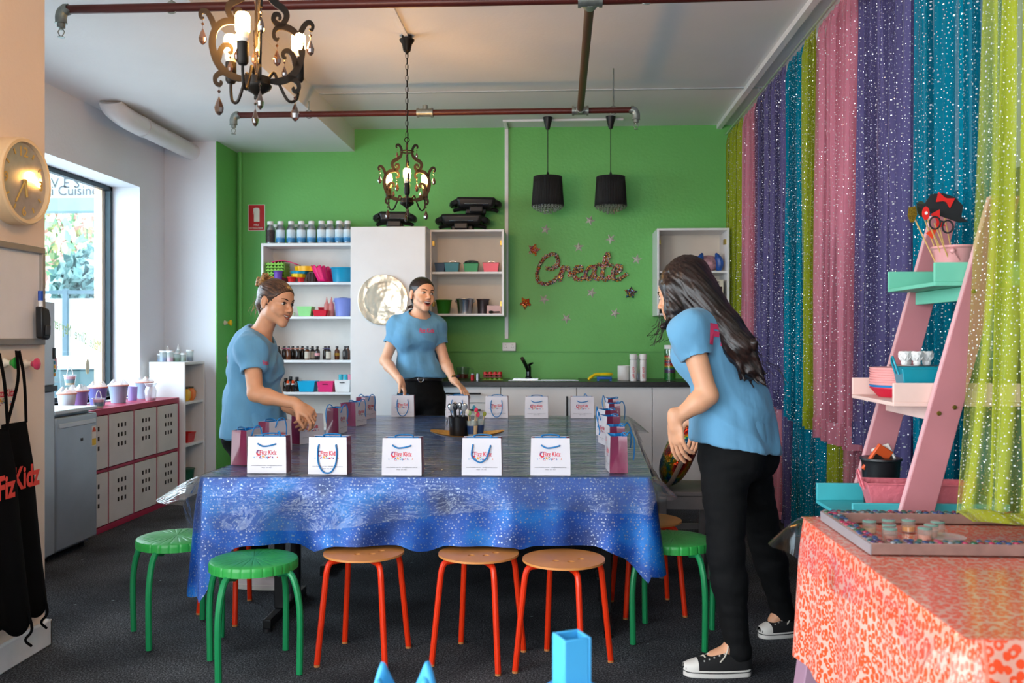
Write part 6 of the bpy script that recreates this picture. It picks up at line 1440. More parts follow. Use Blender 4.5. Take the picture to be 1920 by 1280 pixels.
def ell(cx, cy, a, b, rot=0, n=20): return [(cx + a * math.cos(2 * PI * i / n) * math.cos(rot) - b * math.sin(2 * PI * i / n) * math.sin(rot), cy + a * math.cos(2 * PI * i / n) * math.sin(rot) + b * math.sin(2 * PI * i / n) * math.cos(rot)) for i in range(n)]
m_fb = mat('black_felt', '#1e1f22', .8); m_fr_ = mat('red_felt', '#d81a14', .6); m_go = mat('gold_glitter', '#8a6f1e', .4, .5, var=.4, vs=300); m_dg = mat('dark_green_card', '#2c3a26', .7)
def T5(u, v, Y=2.9): return tuple(atY(u, v, Y))
bow = [(-.028, .016), (-.004, .006), (.004, .006), (.026, .014), (.022, -.02), (.005, -.006), (-.005, -.006), (-.024, -.016)]
def rot2(P_, r, c=(0, 0)): return [(c[0] + a * math.cos(r) - b * math.sin(r), c[1] + a * math.sin(r) + b * math.cos(r)) for a, b in P_]
hat = [(-.085, -.012), (-.06, -.024), (.06, -.024), (.085, -.012), (.06, -.006), (.052, .03), (.02, .046), (-.02, .046), (-.052, .03), (-.06, -.006)]
prop_('hat_prop', 'black felt hat prop with a red bow on a stick', 'photo prop', T5(1768, 392), [(rot2(hat, -.35), m_fb, 'hat_card', 0), (rot2(bow, -.35, (.004, .028)), m_fr_, 'bow', -.004)], m_fb, (.01, 0))
prop_('bow_tie_prop', 'red bow tie prop on a stick below the felt hat', 'photo prop', T5(1758, 412, 2.88), [(rot2(bow, -1.2), m_fr_, 'bow', 0)], m_fr_, (.0, .01))
prop_('lips_prop', 'red heart lips prop on a stick', 'photo prop', T5(1735, 400, 2.87), [(ell(0, 0, .011, .021), m_fr_, 'lips', 0), (ell(0, 0, .004, .005), mat('white_card', '#e0dede', .6), 'heart_cutout', -.003)], m_fr_, (-.01, 0))
prop_('leaf_prop', 'dark green moustache prop on a stick', 'photo prop', T5(1727, 392, 2.95), [(ell(0, 0, .015, .026, .2), m_dg, 'card', 0)], m_dg, (-.02, .01))
prop_('gold_prop', 'gold glitter tie prop on a stick', 'photo prop', T5(1711, 402, 2.93), [([(-.014, .022), (.008, .026), (.013, .0), (.002, -.026), (-.008, -.026), (-.017, -.004)], m_go, 'card', 0)], m_go, (-.03, .0))
gp = thing('glasses_prop', 'black spectacles prop on a stick before the red bow tie', 'photo prop', (px_, py_, pz + .004), 0, 'photo props on sticks in the pink pail'); tv = Vector(T5(1752, 418, 2.84)) - gp.location
MB().tube([(.005, -.01, 0), tuple(tv)], .0022, 6).build('stick', m_st, gp)
for cx, cz in ((0, 0), (.038, -.012)):
    MB().tube([(tv.x + cx + .016 * math.cos(2 * PI * i / 18), tv.y - .004, tv.z + cz + .019 * math.sin(2 * PI * i / 18)) for i in range(18)], .0028, 6, closed=True).build('lens_rim', m_fb, gp)
MB().tube([(tv.x + .014, tv.y - .004, tv.z + .006), (tv.x + .025, tv.y - .004, tv.z + .003)], .003, 6).build('bridge', m_fb, gp)
prop_('mask_prop', 'orange red mask prop behind the spectacles', 'photo prop', T5(1747, 430, 2.92), [([(-.02, -.012), (.02, .012), (.0, -.03)], mat('orange_card', '#e8441c', .6), 'card', 0)], m_fr_, (.01, .01))
# blush shelf: plates, teal baskets, flowers
sz_ = 1.0505
def plate_stack(loc, items, label):
    z_ = loc[2]
    for (n, h, c, r) in items:
        t = thing('paper_plate' if n != 'red' else 'plastic_bowl', {'red': 'red bowl at the bottom of the plate stack', 'blue': 'blue plate between the red bowl and pink plates', 'pink': 'pink plate in the stack on the blush shelf'}[n], 'plate' if n != 'red' else 'bowl', (loc[0], loc[1], z_), 0, 'pink plates in a stack' if n == 'pink' else None)
        MB().lathe([(0, 0), (r * (.95 if n != 'red' else .72), 0), (r, h * .9), (r, h), (r * .96, h), (r * .9, h * .8), (0, h * .8)], 30).build('body', mat('plate_' + n, c, .45), t); z_ += h * (1.0 if n != 'red' else .95) + .0004
plate_stack((1.115, 3.04, sz_), [('red', .032, '#c8203c', .094), ('blue', .008, '#1f7ab8', .096)] + [('pink', .0078, '#e8a3a0', .096)] * 7, '')
m_tb = mat('teal_metal', '#0b8fa4', .35, .2, var=.06)
tub('handled_basket', 'bright teal metal basket with loop handles on the blush shelf', (1.13, 2.865, sz_), .17, .115, .10, m_tb, .8, rotz=-.12, cat='basket', handles=m_tb)
tub('handled_basket', 'dark teal metal basket at the wall end of the blush shelf', (1.292, 2.845, sz_), .10, .09, .07, mat('dark_teal_metal', '#0a5a5c', .35, .2), .8, rotz=.2, cat='basket', handles=m_tb)
fd = thing('flower_dish', 'silver dish of white paper flowers above the teal basket', 'dish', (1.15, 3.02, sz_ + .0970))
MB().lathe([(0, 0), (.05, .0), (.075, .006), (.074, .008), (.05, .003), (0, .003)], 28).build('dish', m_steel, fd)
for k, (a, b) in enumerate(((-.035, -.02), (.0, -.03), (.04, -.01), (-.01, .02), (.05, .025))):
    t = thing('paper_flower', 'white paper flower heaped on the silver dish', 'flower', (fd.location.x + a, fd.location.y + b, fd.location.z + .0035), 0, 'white paper flowers')
    for j in range(6):
        th = j * PI / 3; M3 = Euler((.5, 0, th)).to_matrix(); MB().sph(M3 @ Vector((0, 0, .016)) + Vector((0, 0, .017)), .019, 10, 6, (.95, .3, 1.1), M3).build('petal', mat('white_petal', '#e8e6e4', .7), t)
    MB().sph((0, 0, .012), .012, 10, 8).build('heart', mat('white_petal', '#e8e6e4'), t)
# aqua shelf: pink basket, black pot with packets
m_pb = mat('pink_metal', '#d8707c', .4, .1, var=.06, bump=.35, bs=70)
tub('handled_basket', 'pink embossed metal basket with loop handles on the aqua shelf', (1.10, 2.875, .6905), .31, .12, .105, m_pb, .82, rotz=-.10, cat='basket', handles=m_pb)
bp = bucket('black_pot', 'black round pot holding snack packets on the aqua shelf', (1.06, 3.06, .6905), .062, .155, m_black, cat='pot', k=.86)
for k, (dx, dy, rz, c, lbl) in enumerate(((-.015, -.01, .3, '#d8582a', 'orange printed packet sticking out of the black pot'), (.02, .005, -.5, '#d9d3cc', 'white printed packet sticking out of the black pot'))):
    t = thing('snack_packet', lbl, 'packet', (1.06 + dx, 3.06 + dy, .6905 + .10), rz); M3 = Euler((.3, .5 - k * .9, 0)).to_matrix()
    MB().cbox((0, 0, .05), (.06, .012, .10), M3).build('wrapper', mat('packet%d' % k, c, .35), t, bevel=.003); MB().cbox((0, -.007, .05), (.045, .004, .03), M3).build('print', mat('packet_print%d' % k, '#2a1c18', .5), t)
# ================================================================ CHANDELIERS, PENDANTS, PIPES
m_iron = mat('dark_bronze_iron', '#17110a', .5, .45, var=.15, vs=20)
m_drop = mat('smoky_crystal', '#3a2a22', .06, .1, var=0, coat=1.0, spec=.9)
m_bulb = mat('glowing_bulb', '#fff1d0', .4, emis=330.0, ecol='#ffb558', var=0)
m_ceram = mat('bulb_base', '#e8e0d4', .5)
PLATE = [([(40, 16), (75, 18), (111, 32), (137, 58), (152, 95), (155, 125), (147, 155), (130, 176), (108, 187), (84, 189), (66, 182), (57, 168), (58, 153), (68, 147), (74, 154)], [5, 8, 9, 9, 9, 9, 8, 8, 8, 7, 6, 5, 5, 4, 2]),
         ([(146, 160), (157, 188), (172, 208), (186, 211), (195, 202), (192, 190), (182, 190)], [7, 7, 6, 6, 5, 4, 2]),
         ([(135, 70), (126, 98), (112, 114), (97, 115), (88, 104), (93, 93), (101, 95)], [8, 7, 6, 5, 5, 4, 2]),
         ([(108, 32), (130, 27), (144, 14), (144, -2), (132, -9), (124, -2), (129, 4)], [7, 6, 6, 5, 5, 4, 2]),
         ([(78, 188), (94, 205), (102, 226), (92, 244), (68, 257), (46, 272), (36, 296), (40, 322), (54, 341), (70, 341), (74, 329), (66, 325)], [6, 7, 8, 8, 8, 7, 6, 6, 6, 5, 4, 2]),
         ([(86, 192), (66, 197), (55, 210), (60, 224), (73, 226), (79, 216), (73, 210)], [6, 7, 6, 6, 5, 4, 2])]
DROPS = [(187, 185, 1.0), (94, 88, .75), (132, -14, 1.15), (68, 142, 1.0), (68, 320, .7)]
def ribbon(mb, pts, ws, t=.0035):
    P2 = smooth_path([(a / 1000, b / 1000, 0) for a, b in pts], 4); n = len(P2); W = [0] * n
    for i in range(n):
        q = i / (n - 1) * (len(ws) - 1); k = min(int(q), len(ws) - 2); W[i] = (ws[k] + (ws[k + 1] - ws[k]) * (q - k)) / 1000 * 1.35
    vs = []
    for i, p in enumerate(P2):
        a = P2[max(0, i - 1)]; b = P2[min(n - 1, i + 1)]; d = (b - a).normalized(); nx, ny = -d.y * W[i], d.x * W[i]
        for (sx, sy) in ((1, -t), (-1, -t), (-1, t), (1, t)): vs.append((p.x + nx * sx, sy, p.y + ny * sx))
    fs = [(3, 2, 1, 0), tuple((n - 1) * 4 + k for k in range(4))]
    for i in range(n - 1):
        for k in range(4): k2 = (k + 1) % 4; fs.append((i * 4 + k, i * 4 + k2, i * 4 + 4 + k2, i * 4 + 4 + k))
    mb.add(vs, fs)
def chandelier(label, x, y, zb, ceil, rot, angs):
    t = thing('chandelier', label, 'chandelier', (x, y, zb), rot, 'black scroll chandeliers')
    mb = MB()
    for pts, ws in PLATE: ribbon(mb, pts, ws)
    pm = mb.mesh('scroll_plate', m_iron, 40)
    dm = MB(); dm.lathe([(.0006, 0), (.0006, -.008), (.0055, -.013), (.0006, -.0185), (.0006, -.026), (.007, -.040), (.0125, -.056), (.0105, -.068), (.004, -.0755), (0, -.077)], 8); dmesh = dm.mesh('crystal_drop', m_drop, 12)
    for k in range(4):
        p_ = link_mesh('scroll_plate', pm, t, rot=(0, 0, PI / 2 * k + .12)); p_.scale = (.86, 1, 1)
        for (a, b, s) in DROPS:
            d = link_mesh('crystal_drop', dmesh, p_, loc=(a / 1000, 0, b / 1000)); d.scale = (s / .86 * .95, s * .75, s)
    MB().lathe([(0, -.042), (.006, -.040), (.008, -.034), (.014, -.028), (.038, -.012), (.043, -.004), (.043, 0), (.038, .002), (.038, .024), (.02, .028), (.012, .034), (0, .034)], 28).build('bowl', m_iron, t)
    MB().tube([(0, 0, .03), (0, 0, .36)], .0055, 10).build('stem', m_iron, t)
    MB().tube([(.040 * math.cos(2 * PI * i / 24), .040 * math.sin(2 * PI * i / 24), .303) for i in range(24)], .004, 6, closed=True).build('ring', m_iron, t)
    MB().tube([(.014 * math.cos(2 * PI * i / 16), 0, .374 + .014 * math.sin(2 * PI * i / 16)) for i in range(16)], .003, 6, closed=True).build('hanging_loop', m_iron, t)
    for k in range(3):
        a = math.radians(angs[k]) - rot; ca, sa = math.cos(a), math.sin(a)
        pts = smooth_path([(.03 * ca, .03 * sa, .02), (.05 * ca, .05 * sa, .045), (.062 * ca, .062 * sa, .02), (.092 * ca, .092 * sa, -.035), (.118 * ca, .118 * sa, -.032), (.126 * ca, .126 * sa, .0), (.126 * ca, .126 * sa, .03)], 5)
        am_ = MB().tube(pts, .0048, 8).build('lamp_arm', m_iron, t)
        MB().lathe([(0, .024), (.012, .026), (.017, .034), (.017, .092), (.014, .094), (0, .094)], 16, (.126 * ca, .126 * sa, 0)).build('candle_sleeve', m_iron, am_)
        MB().lathe([(0, .094), (.014, .094), (.016, .100), (.0185, .102), (.018, .124), (0, .124)], 16, (.126 * ca, .126 * sa, 0)).build('bulb_base', m_ceram, am_)
        MB().lathe([(0, .124), (.0195, .124), (.0215, .135), (.0215, .168), (.017, .178), (0, .181)], 18, (.126 * ca, .126 * sa, 0)).build('bulb', m_bulb, am_)
    # chain and ceiling rose
    z0 = .388; z1 = ceil - zb - .10; n = max(1, int((z1 - z0) / .0335)); st = (z1 - z0) / n
    lm = MB().tube([(.0075 * math.cos(q), 0, (.0135 if math.sin(q) > 0 else -.0135) * 1.0 * (abs(math.sin(q)) ** .6) + 0) for q in [2 * PI * i / 14 for i in range(14)]], .0021, 5, closed=True).mesh('chain_link', m_iron)
    for k in range(n):
        o = link_mesh('chain_link', lm, t, loc=(0, 0, z0 + (k + .5) * st), rot=(0, 0, (k % 2) * PI / 2)); o.scale = (1, 1, 1.3)
    zc = ceil - zb
    MB().lathe([(0, zc - .11), (.006, zc - .11), (.010, zc - .10), (.022, zc - .09), (.03, zc - .05), (.044, zc - .03), (.045, zc - .022), (.03, zc - .018), (.03, zc), (0, zc)], 24).build('ceiling_rose', m_iron, t)
    MB().tube([(.003, 0, .36), (.004, 0, zc - .1)], .0022, 6).build('flex', m_iron, t)
P2_ = atY(763, 75, 5.38); chandelier('black scroll chandelier with glowing bulbs over the middle of the big table', P2_.x, 5.38, 2.055, ZC, .1, (280, 160, 40))
P1_ = atY(483, 160, 2.76); chandelier('black scroll chandelier with glowing bulbs close to the cream wall', P1_.x, 2.76, P1_.z, ZC, .27, (269, 149, 29))
struct('trim_5', MB().box(P2_.x - .012, P2_.x + .012, -1.5, 5.36, ZC - .014, ZC), m_trim, label='white cable channel on the ceiling')

m_shade = mat('black_pleated_shade', '#0a0a0c', .75, sheen=.1)
m_cry = glassy('pendant_crystal', '#cfd6c8', 1.0, .03, .22)
def pendant(u, label):
    Y = 7.42; top = atY(u, 332, Y); bot = atY(u, 386, Y); x = top.x; zt, zb = top.z, bot.z
    t = thing('pendant_lamp', label, 'pendant lamp', (x, Y, zb), 0, 'black pendant lamps by the kitchen wall'); h = zt - zb; r = .131; n = 60
    def f(a, b):
        th = 2 * PI * a; q = (r - .016 * b) * (1 + .014 * math.cos(n * th)); return (q * math.cos(th), q * math.sin(th), h * b)
    MB().grid(f, n * 4, 4, True).build('shade', m_shade, t); t.children[0].modifiers.new('s', 'SOLIDIFY').thickness = .003
    MB().lathe([(.114, h), (.02, h + .002), (0, h + .002)], 30).build('shade_top', m_shade, t)
    for zz in (0, h): MB().tube([((r - .016 * zz / h) * math.cos(2 * PI * i / 40), (r - .016 * zz / h) * math.sin(2 * PI * i / 40), zz) for i in range(40)], .003, 6, closed=True).build('shade_trim', m_shade, t)
    hc = ZC - zb
    MB().tube([(0, 0, h), (0, 0, hc - .08)], .0035, 8).build('cord', m_black, t); MB().lathe([(0, hc - .1), (.014, hc - .1), (.017, hc - .095), (.04, hc - .005), (.04, hc), (0, hc)], 20).build('ceiling_cup', m_black, t); MB().lathe([(0, h), (.016, h), (.01, h + .03), (.004, h + .045)], 12).build('cord_grip', m_black, t)
    mb = MB()
    for ring, (rad, nb, ln) in enumerate(((.118, 26, 2), (.092, 20, 3), (.062, 14, 4), (.03, 7, 5))):
        for k in range(nb):
            a = 2 * PI * k / nb + ring
            for j in range(ln): mb.sph((rad * math.cos(a), rad * math.sin(a), -.010 - j * .0145 + .008), .0068, 6, 4)
    o = mb.build('crystal_fringe', m_cry, t, smooth=0); o['kind'] = 'stuff'
pendant(1027, 'black pleated pendant lamp with crystal fringe nearer the conduit'); pendant(1145, 'black pleated pendant lamp with crystal fringe nearer the curtains')

m_rp = mat('red_oxide_pipe', '#4c1d18', .4, .1, var=.08); m_gal = mat('galvanised_fitting', '#8d9692', .4, .7, var=.15, vs=30)
pp_ = thing('sprinkler_pipe', 'red oxide sprinkler pipework hanging under the ceiling', 'pipe', (.12, 5.2, 2.77)); zp = 2.77
Ya = 4.10; Yb = 6.10
aL = atY(128, 0, Ya).x; bL = atY(447, 0, Yb).x; bR = atY(1183, 0, Yb).x; jx = atY(1088, 0, Yb).x
MB().tube([(aL, Ya, zp), (jx, Ya, zp)], .0205, 16).build('main_pipe', m_rp, pp_, world=True)
MB().tube([(jx, Ya, zp), (XR, Ya, zp + .012)], .026, 16).build('main_pipe', m_rp, pp_, world=True)
MB().tube([(jx, Ya, zp), (jx, Yb, zp)], .0225, 16).build('link_pipe', m_rp, pp_, world=True)
MB().tube([(bL, Yb, zp), (bR, Yb, zp)], .0200, 16).build('branch_pipe', m_rp, pp_, world=True)
def elbow(x, y, s, nm_='elbow'):
    e = MB().tube(smooth_path([(x - s * -.02, y, zp), (x, y, zp), (x + s * .022, y, zp - .006), (x + s * .034, y, zp - .03), (x + s * .034, y, zp - .065)], 5), [.026] * 20 + [.028], 14).build(nm_, m_gal, pp_, world=True)
    cx = x + s * .034; h_ = MB().lathe([(.018, 0), (.018, -.02), (.008, -.024), (.007, -.03), (0, -.03)], 14, (cx, y, zp - .065)).build('sprinkler_head', m_gal, pp_, world=True)
    for q in (-1, 1): MB().tube(smooth_path([(cx + q * .006, y, zp - .09), (cx + q * .015, y, zp - .105), (cx + q * .003, y, zp - .125)], 4), .0025, 6).build('sprinkler_frame', m_gal, pp_, world=True)
    MB().lathe([(0, 0), (.016, 0), (.016, -.002), (0, -.002)], 12, (cx, y, zp - .127)).build('deflector', m_gal, pp_, world=True)
elbow(aL, Ya, -1); elbow(bL, Yb, -1); elbow(bR, Yb, 1)
def tee(x, y, rx_, al='x', dr=None):
    L_ = .055
    a = (x - L_, y, zp); b = (x + L_, y, zp)
    o = MB(); o.tube([a, b], rx_ + .007, 14); o.tube([a, (x - L_ + .014, y, zp)], rx_ + .012, 14); o.tube([(x + L_ - .014, y, zp), b], rx_ + .012, 14)
    if dr == 'y-': o.tube([(x, y, zp), (x, y - .06, zp)], rx_ + .008, 14)
    if dr == 'y+': o.tube([(x, y, zp), (x, y + .06, zp)], rx_ + .010, 14)
    if dr == 'up': o.tube([(x, y, zp), (x, y, zp + .05)], rx_ - .002, 12)
    o.build('tee_fitting', m_gal, pp_, world=True)
tee(jx, Ya, .026, dr='y+'); tee(jx, Yb, .0205, dr='y-'); tee(atY(797, 0, Yb).x, Yb, .02, dr='up')
def hanger(x, y, top):
    MB().tube([(x + .027 * math.cos(2 * PI * i / 18), y, zp + .027 * math.sin(2 * PI * i / 18)) for i in range(18)], .004, 6, closed=True).build('pipe_clip', m_gal, pp_, world=True); MB().tube([(x, y, zp + .028), (x, y, top)], .005, 8).build('hanger_rod', m_gal, pp_, world=True)
hanger(atY(322, 0, Ya).x, Ya, ZS); hanger(atY(1212, 0, Ya).x, Ya, ZC); hanger(atY(579, 0, Yb).x, Yb, ZS)
hanger(atY(1150, 0, Yb).x, Yb, ZC)
m_pvc = mat('white_pvc', '#dcdcde', .4, var=.03)
pv = thing('drain_pipe', 'fat white pipe running under the soffit above the window', 'pipe', (-3.02, 6.7, 2.78))
MB().tube([(-3.02, 6.30, 2.775), (-3.02, YP, 2.775)], .068, 20).build('pipe', m_pvc, pv, world=True)
MB().tube(smooth_path([(-3.02, 6.38, 2.775), (-3.02, 6.25, 2.775), (-3.03, 6.12, 2.79), (-3.06, 6.05, 2.83), (-3.06, 6.03, ZS)], 6), [.073] * 25, 20).build('elbow', m_pvc, pv, world=True)
MB().tube([(-3.02, 6.40, 2.775), (-3.02, 6.44, 2.775)], .075, 20).build('collar', m_pvc, pv, world=True)
# ================================================================ PEOPLE (bodies grown from smooth distance fields, one continuous surface each)
from mathutils.bvhtree import BVHTree
class Field:
    def __init__(s, lo, hi, h):
        s.h = h; s.lo = np.array(lo, dtype=np.float64); s.n = np.ceil((np.array(hi) - s.lo) / h).astype(int) + 1
        s.D = np.full(s.n, 0.5, dtype=np.float32)
    def sub(s, lo, hi):
        a = np.clip(np.floor((np.array(lo) - s.lo) / s.h).astype(int), 0, s.n); b = np.clip(np.ceil((np.array(hi) - s.lo) / s.h).astype(int) + 1, 0, s.n)
        sl = tuple(slice(a[i], b[i]) for i in range(3))
        g = [(s.lo[i] + s.h * np.arange(a[i], b[i])).astype(np.float32).reshape([-1 if j == i else 1 for j in range(3)]) for i in range(3)]
        return sl, g
    def comb(s, lo, hi, fn, k, op='add'):
        pad = k + 3 * s.h
        sl, (X, Y, Z) = s.sub(np.array(lo) - pad, np.array(hi) + pad)
        if 0 in s.D[sl].shape: return
        d = fn(X, Y, Z); D = s.D[sl]
        if op == 'add':
            if k > 0: hh = np.maximum(k - np.abs(D - d), 0) / k; s.D[sl] = np.minimum(D, d) - hh * hh * k * .25
            else: s.D[sl] = np.minimum(D, d)
        else:
            d = -d
            if k > 0: hh = np.maximum(k - np.abs(D - d), 0) / k; s.D[sl] = np.maximum(D, d) + hh * hh * k * .25
            else: s.D[sl] = np.maximum(D, d)
    def cone(s, a, b, ra, rb, k=.02, op='add', inf=0.0):
        a, b = np.array(a, dtype=np.float32), np.array(b, dtype=np.float32); ra += inf; rb += inf; ab = b - a; L = max(float(ab @ ab), 1e-9)
        def fn(X, Y, Z):
            t = np.clip(((X - a[0]) * ab[0] + (Y - a[1]) * ab[1] + (Z - a[2]) * ab[2]) / L, 0, 1)
            return np.sqrt((X - a[0] - t * ab[0]) ** 2 + (Y - a[1] - t * ab[1]) ** 2 + (Z - a[2] - t * ab[2]) ** 2) - (ra + (rb - ra) * t)
        r = max(ra, rb); s.comb(np.minimum(a, b) - r, np.maximum(a, b) + r, fn, k, op)
    def ell(s, c, r, M=None, k=.02, op='add', inf=0.0):
        c = np.array(c, dtype=np.float32); r = np.array(r, dtype=np.float32) + inf; M = np.eye(3, dtype=np.float32) if M is None else np.array(M, dtype=np.float32)
        def fn(X, Y, Z):
            x, y, z = X - c[0], Y - c[1], Z - c[2]
            q = [M[0, i] * x + M[1, i] * y + M[2, i] * z for i in range(3)]
            k0 = np.sqrt((q[0] / r[0]) ** 2 + (q[1] / r[1]) ** 2 + (q[2] / r[2]) ** 2); k1 = np.sqrt((q[0] / r[0] ** 2) ** 2 + (q[1] / r[1] ** 2) ** 2 + (q[2] / r[2] ** 2) ** 2)
            return k0 * (k0 - 1) / np.maximum(k1, 1e-6)
        R = float(r.max()); s.comb(c - R, c + R, fn, k, op)
    def cut(s, p, n, k=0.0):
        """keep the side the normal points away from"""
        p = np.array(p); n = np.array(n); n = n / np.linalg.norm(n)
        sl, (X, Y, Z) = s.sub(s.lo, s.lo + s.n * s.h); d = (X - p[0]) * n[0] + (Y - p[1]) * n[1] + (Z - p[2]) * n[2]
        s.D = np.maximum(s.D, d.astype(np.float32))
    def mesh(s):
        D = s.D; D[0] = D[-1] = .1; D[:, 0] = D[:, -1] = .1; D[:, :, 0] = D[:, :, -1] = .1
        I = D < 0; n0, n1, n2 = D.shape
        c = [I[i:n0 - 1 + i, j:n1 - 1 + j, k:n2 - 1 + k] for i in (0, 1) for j in (0, 1) for k in (0, 1)]
        tot = np.zeros(c[0].shape, dtype=np.int8)
        for q in c: tot += q
        act = (tot > 0) & (tot < 8); idx = np.argwhere(act); vid = np.full(act.shape, -1, dtype=np.int32); vid[act] = np.arange(len(idx))
        acc = np.zeros((len(idx), 3)); cnt = np.zeros(len(idx))
        co = [(i, j, k) for i in (0, 1) for j in (0, 1) for k in (0, 1)]
        for a in range(8):
            for b in range(a + 1, 8):
                d = [co[b][m] - co[a][m] for m in range(3)]
                if sum(abs(x) for x in d) != 1: continue
                va = D[idx[:, 0] + co[a][0], idx[:, 1] + co[a][1], idx[:, 2] + co[a][2]].astype(float); vb = D[idx[:, 0] + co[b][0], idx[:, 1] + co[b][1], idx[:, 2] + co[b][2]].astype(float)
                m = (va < 0) != (vb < 0); t = np.where(m, va / np.where(m, va - vb, 1), 0)
                P_ = np.array(co[a], float)[None, :] + t[:, None] * np.array(d, float)[None, :]
                acc += np.where(m[:, None], P_, 0); cnt += m
        V = s.lo + (idx + acc / cnt[:, None]) * s.h
        F = []
        for ax in range(3):
            o = [1, 2] if ax == 0 else ([2, 0] if ax == 1 else [0, 1])
            sa = [slice(None)] * 3; sb = [slice(None)] * 3; sa[ax] = slice(0, -1); sb[ax] = slice(1, None)
            ch = I[tuple(sa)] != I[tuple(sb)]; e = np.argwhere(ch)
            e = e[(e[:, o[0]] > 0) & (e[:, o[1]] > 0) & (e[:, o[0]] < D.shape[o[0]] - 1) & (e[:, o[1]] < D.shape[o[1]] - 1)]
            if not len(e): continue
            ins = I[e[:, 0], e[:, 1], e[:, 2]]
            def vv(du, dv):
                q = e.copy(); q[:, o[0]] -= du; q[:, o[1]] -= dv; return vid[q[:, 0], q[:, 1], q[:, 2]]
            a, b, c_, d = vv(1, 1), vv(0, 1), vv(0, 0), vv(1, 0)
            q = np.stack([a, b, c_, d], 1); q[~ins] = q[~ins][:, ::-1]; F.append(q)
        return V, np.concatenate(F)
def np_mesh(name, V, F, m):
    me = bpy.data.meshes.new(name); me.vertices.add(len(V)); me.vertices.foreach_set('co', V.astype(np.float32).ravel())
    me.loops.add(F.size); me.loops.foreach_set('vertex_index', F.astype(np.int32).ravel()); me.polygons.add(len(F))
    me.polygons.foreach_set('loop_start', np.arange(0, F.size, 4, dtype=np.int32)); me.polygons.foreach_set('loop_total', np.full(len(F), 4, dtype=np.int32))
    me.update(calc_edges=True); me.validate(); me.polygons.foreach_set('use_smooth', np.ones(len(me.polygons), dtype=bool)); me.materials.append(m); return me
def relax(V, F, it=2, lam=.5):
    for _ in range(it):
        S = np.zeros_like(V); n = np.zeros(len(V))
        for i in range(4):
            a, b = F[:, i], F[:, (i + 1) % 4]; np.add.at(S, a, V[b]); np.add.at(n, a, 1); np.add.at(S, b, V[a]); np.add.at(n, b, 1)
        V = V + lam * (S / np.maximum(n, 1)[:, None] - V)
    return V
def normals(V, F):
    N = np.zeros_like(V); n = np.cross(V[F[:, 2]] - V[F[:, 0]], V[F[:, 3]] - V[F[:, 1]])
    for i in range(4): np.add.at(N, F[:, i], n)
    return N / np.maximum(np.linalg.norm(N, axis=1), 1e-9)[:, None]
def wrinkle(V, F, amp, fn):
    N = normals(V, F); d = np.array([fn(Vector(p)) for p in V]); return V + N * (amp * d)[:, None]
nrm = lambda v: (lambda a: a / np.linalg.norm(a))(np.array(v, dtype=float))
def A3(v): return np.array(tuple(v), dtype=float)

def skin_mat(name, col):
    T = NT(name); p = T.n('ShaderNodeBsdfPrincipled', i_Roughness=.48); T.l(p.outputs[0], T.out.inputs[0]); c = lin(col)
    n = T.n('ShaderNodeTexNoise', i_Vector=T.coord(), i_Scale=22.0, i_Detail=3.0); T.l(T.mix(n.outputs['Fac'], tuple(x * .86 for x in c), (min(1, c[0] * 1.12), c[1] * 1.02, c[2] * .98)), p.inputs['Base Color'])
    p.inputs['Subsurface Weight'].default_value = .12; p.inputs['Subsurface Radius'].default_value = (.012, .005, .003); p.inputs['Subsurface Scale'].default_value = .5
    return T.m
def hair_mat(name, dark, light, dirv=(0, 0, 1), fr=150.0):
    T = NT(name); p = T.n('ShaderNodeBsdfPrincipled', i_Roughness=.38); T.l(p.outputs[0], T.out.inputs[0])
    co = T.coord(); dv_ = tuple(float(x) for x in nrm(dirv)); dt = T.n('ShaderNodeVectorMath', operation='DOT_PRODUCT', i_0=co); dt.inputs[1].default_value = dv_
    sc_ = T.n('ShaderNodeVectorMath', operation='SCALE'); sc_.inputs[0].default_value = dv_; T.l(T.math('MULTIPLY', dt.outputs['Value'], -.94), sc_.inputs['Scale']); ad_ = T.n('ShaderNodeVectorMath', operation='ADD', i_0=co); T.l(sc_.outputs[0], ad_.inputs[1])
    n = T.n('ShaderNodeTexNoise', i_Vector=ad_.outputs[0], i_Scale=fr, i_Detail=3.0); T.l(T.ramp(n.outputs['Fac'], [(.35, dark), (.66, light)]), p.inputs['Base Color'])
    b = T.n('ShaderNodeBump', i_Strength=.5, i_Distance=.003, i_Height=n.outputs['Fac']); T.l(b.outputs[0], p.inputs['Normal']); p.inputs['Anisotropic'].default_value = .5
    return T.m
def cloth_mat(name, col, var=.06):
    T = NT(name); p = T.n('ShaderNodeBsdfPrincipled', i_Roughness=.85); T.l(p.outputs[0], T.out.inputs[0]); c = lin(col)
    n = T.n('ShaderNodeTexNoise', i_Vector=T.coord(), i_Scale=9.0, i_Detail=4.0); T.l(T.mix(n.outputs['Fac'], tuple(x * (1 - var) for x in c), tuple(min(1, x * (1 + var)) for x in c)), p.inputs['Base Color'])
    p.inputs['Sheen Weight'].default_value = .15 if var < .2 else 0; p.inputs['Specular IOR Level'].default_value = .25; mp = T.n('ShaderNodeMapping', i_Vector=T.coord()); mp.inputs['Scale'].default_value = (1.0, 1.0, .35)
    n2 = T.n('ShaderNodeTexNoise', i_Vector=mp.outputs[0], i_Scale=20.0, i_Detail=2.0); b = T.n('ShaderNodeBump', i_Strength=.45, i_Distance=.014, i_Height=n2.outputs['Fac']); T.l(b.outputs[0], p.inputs['Normal']); return T.m

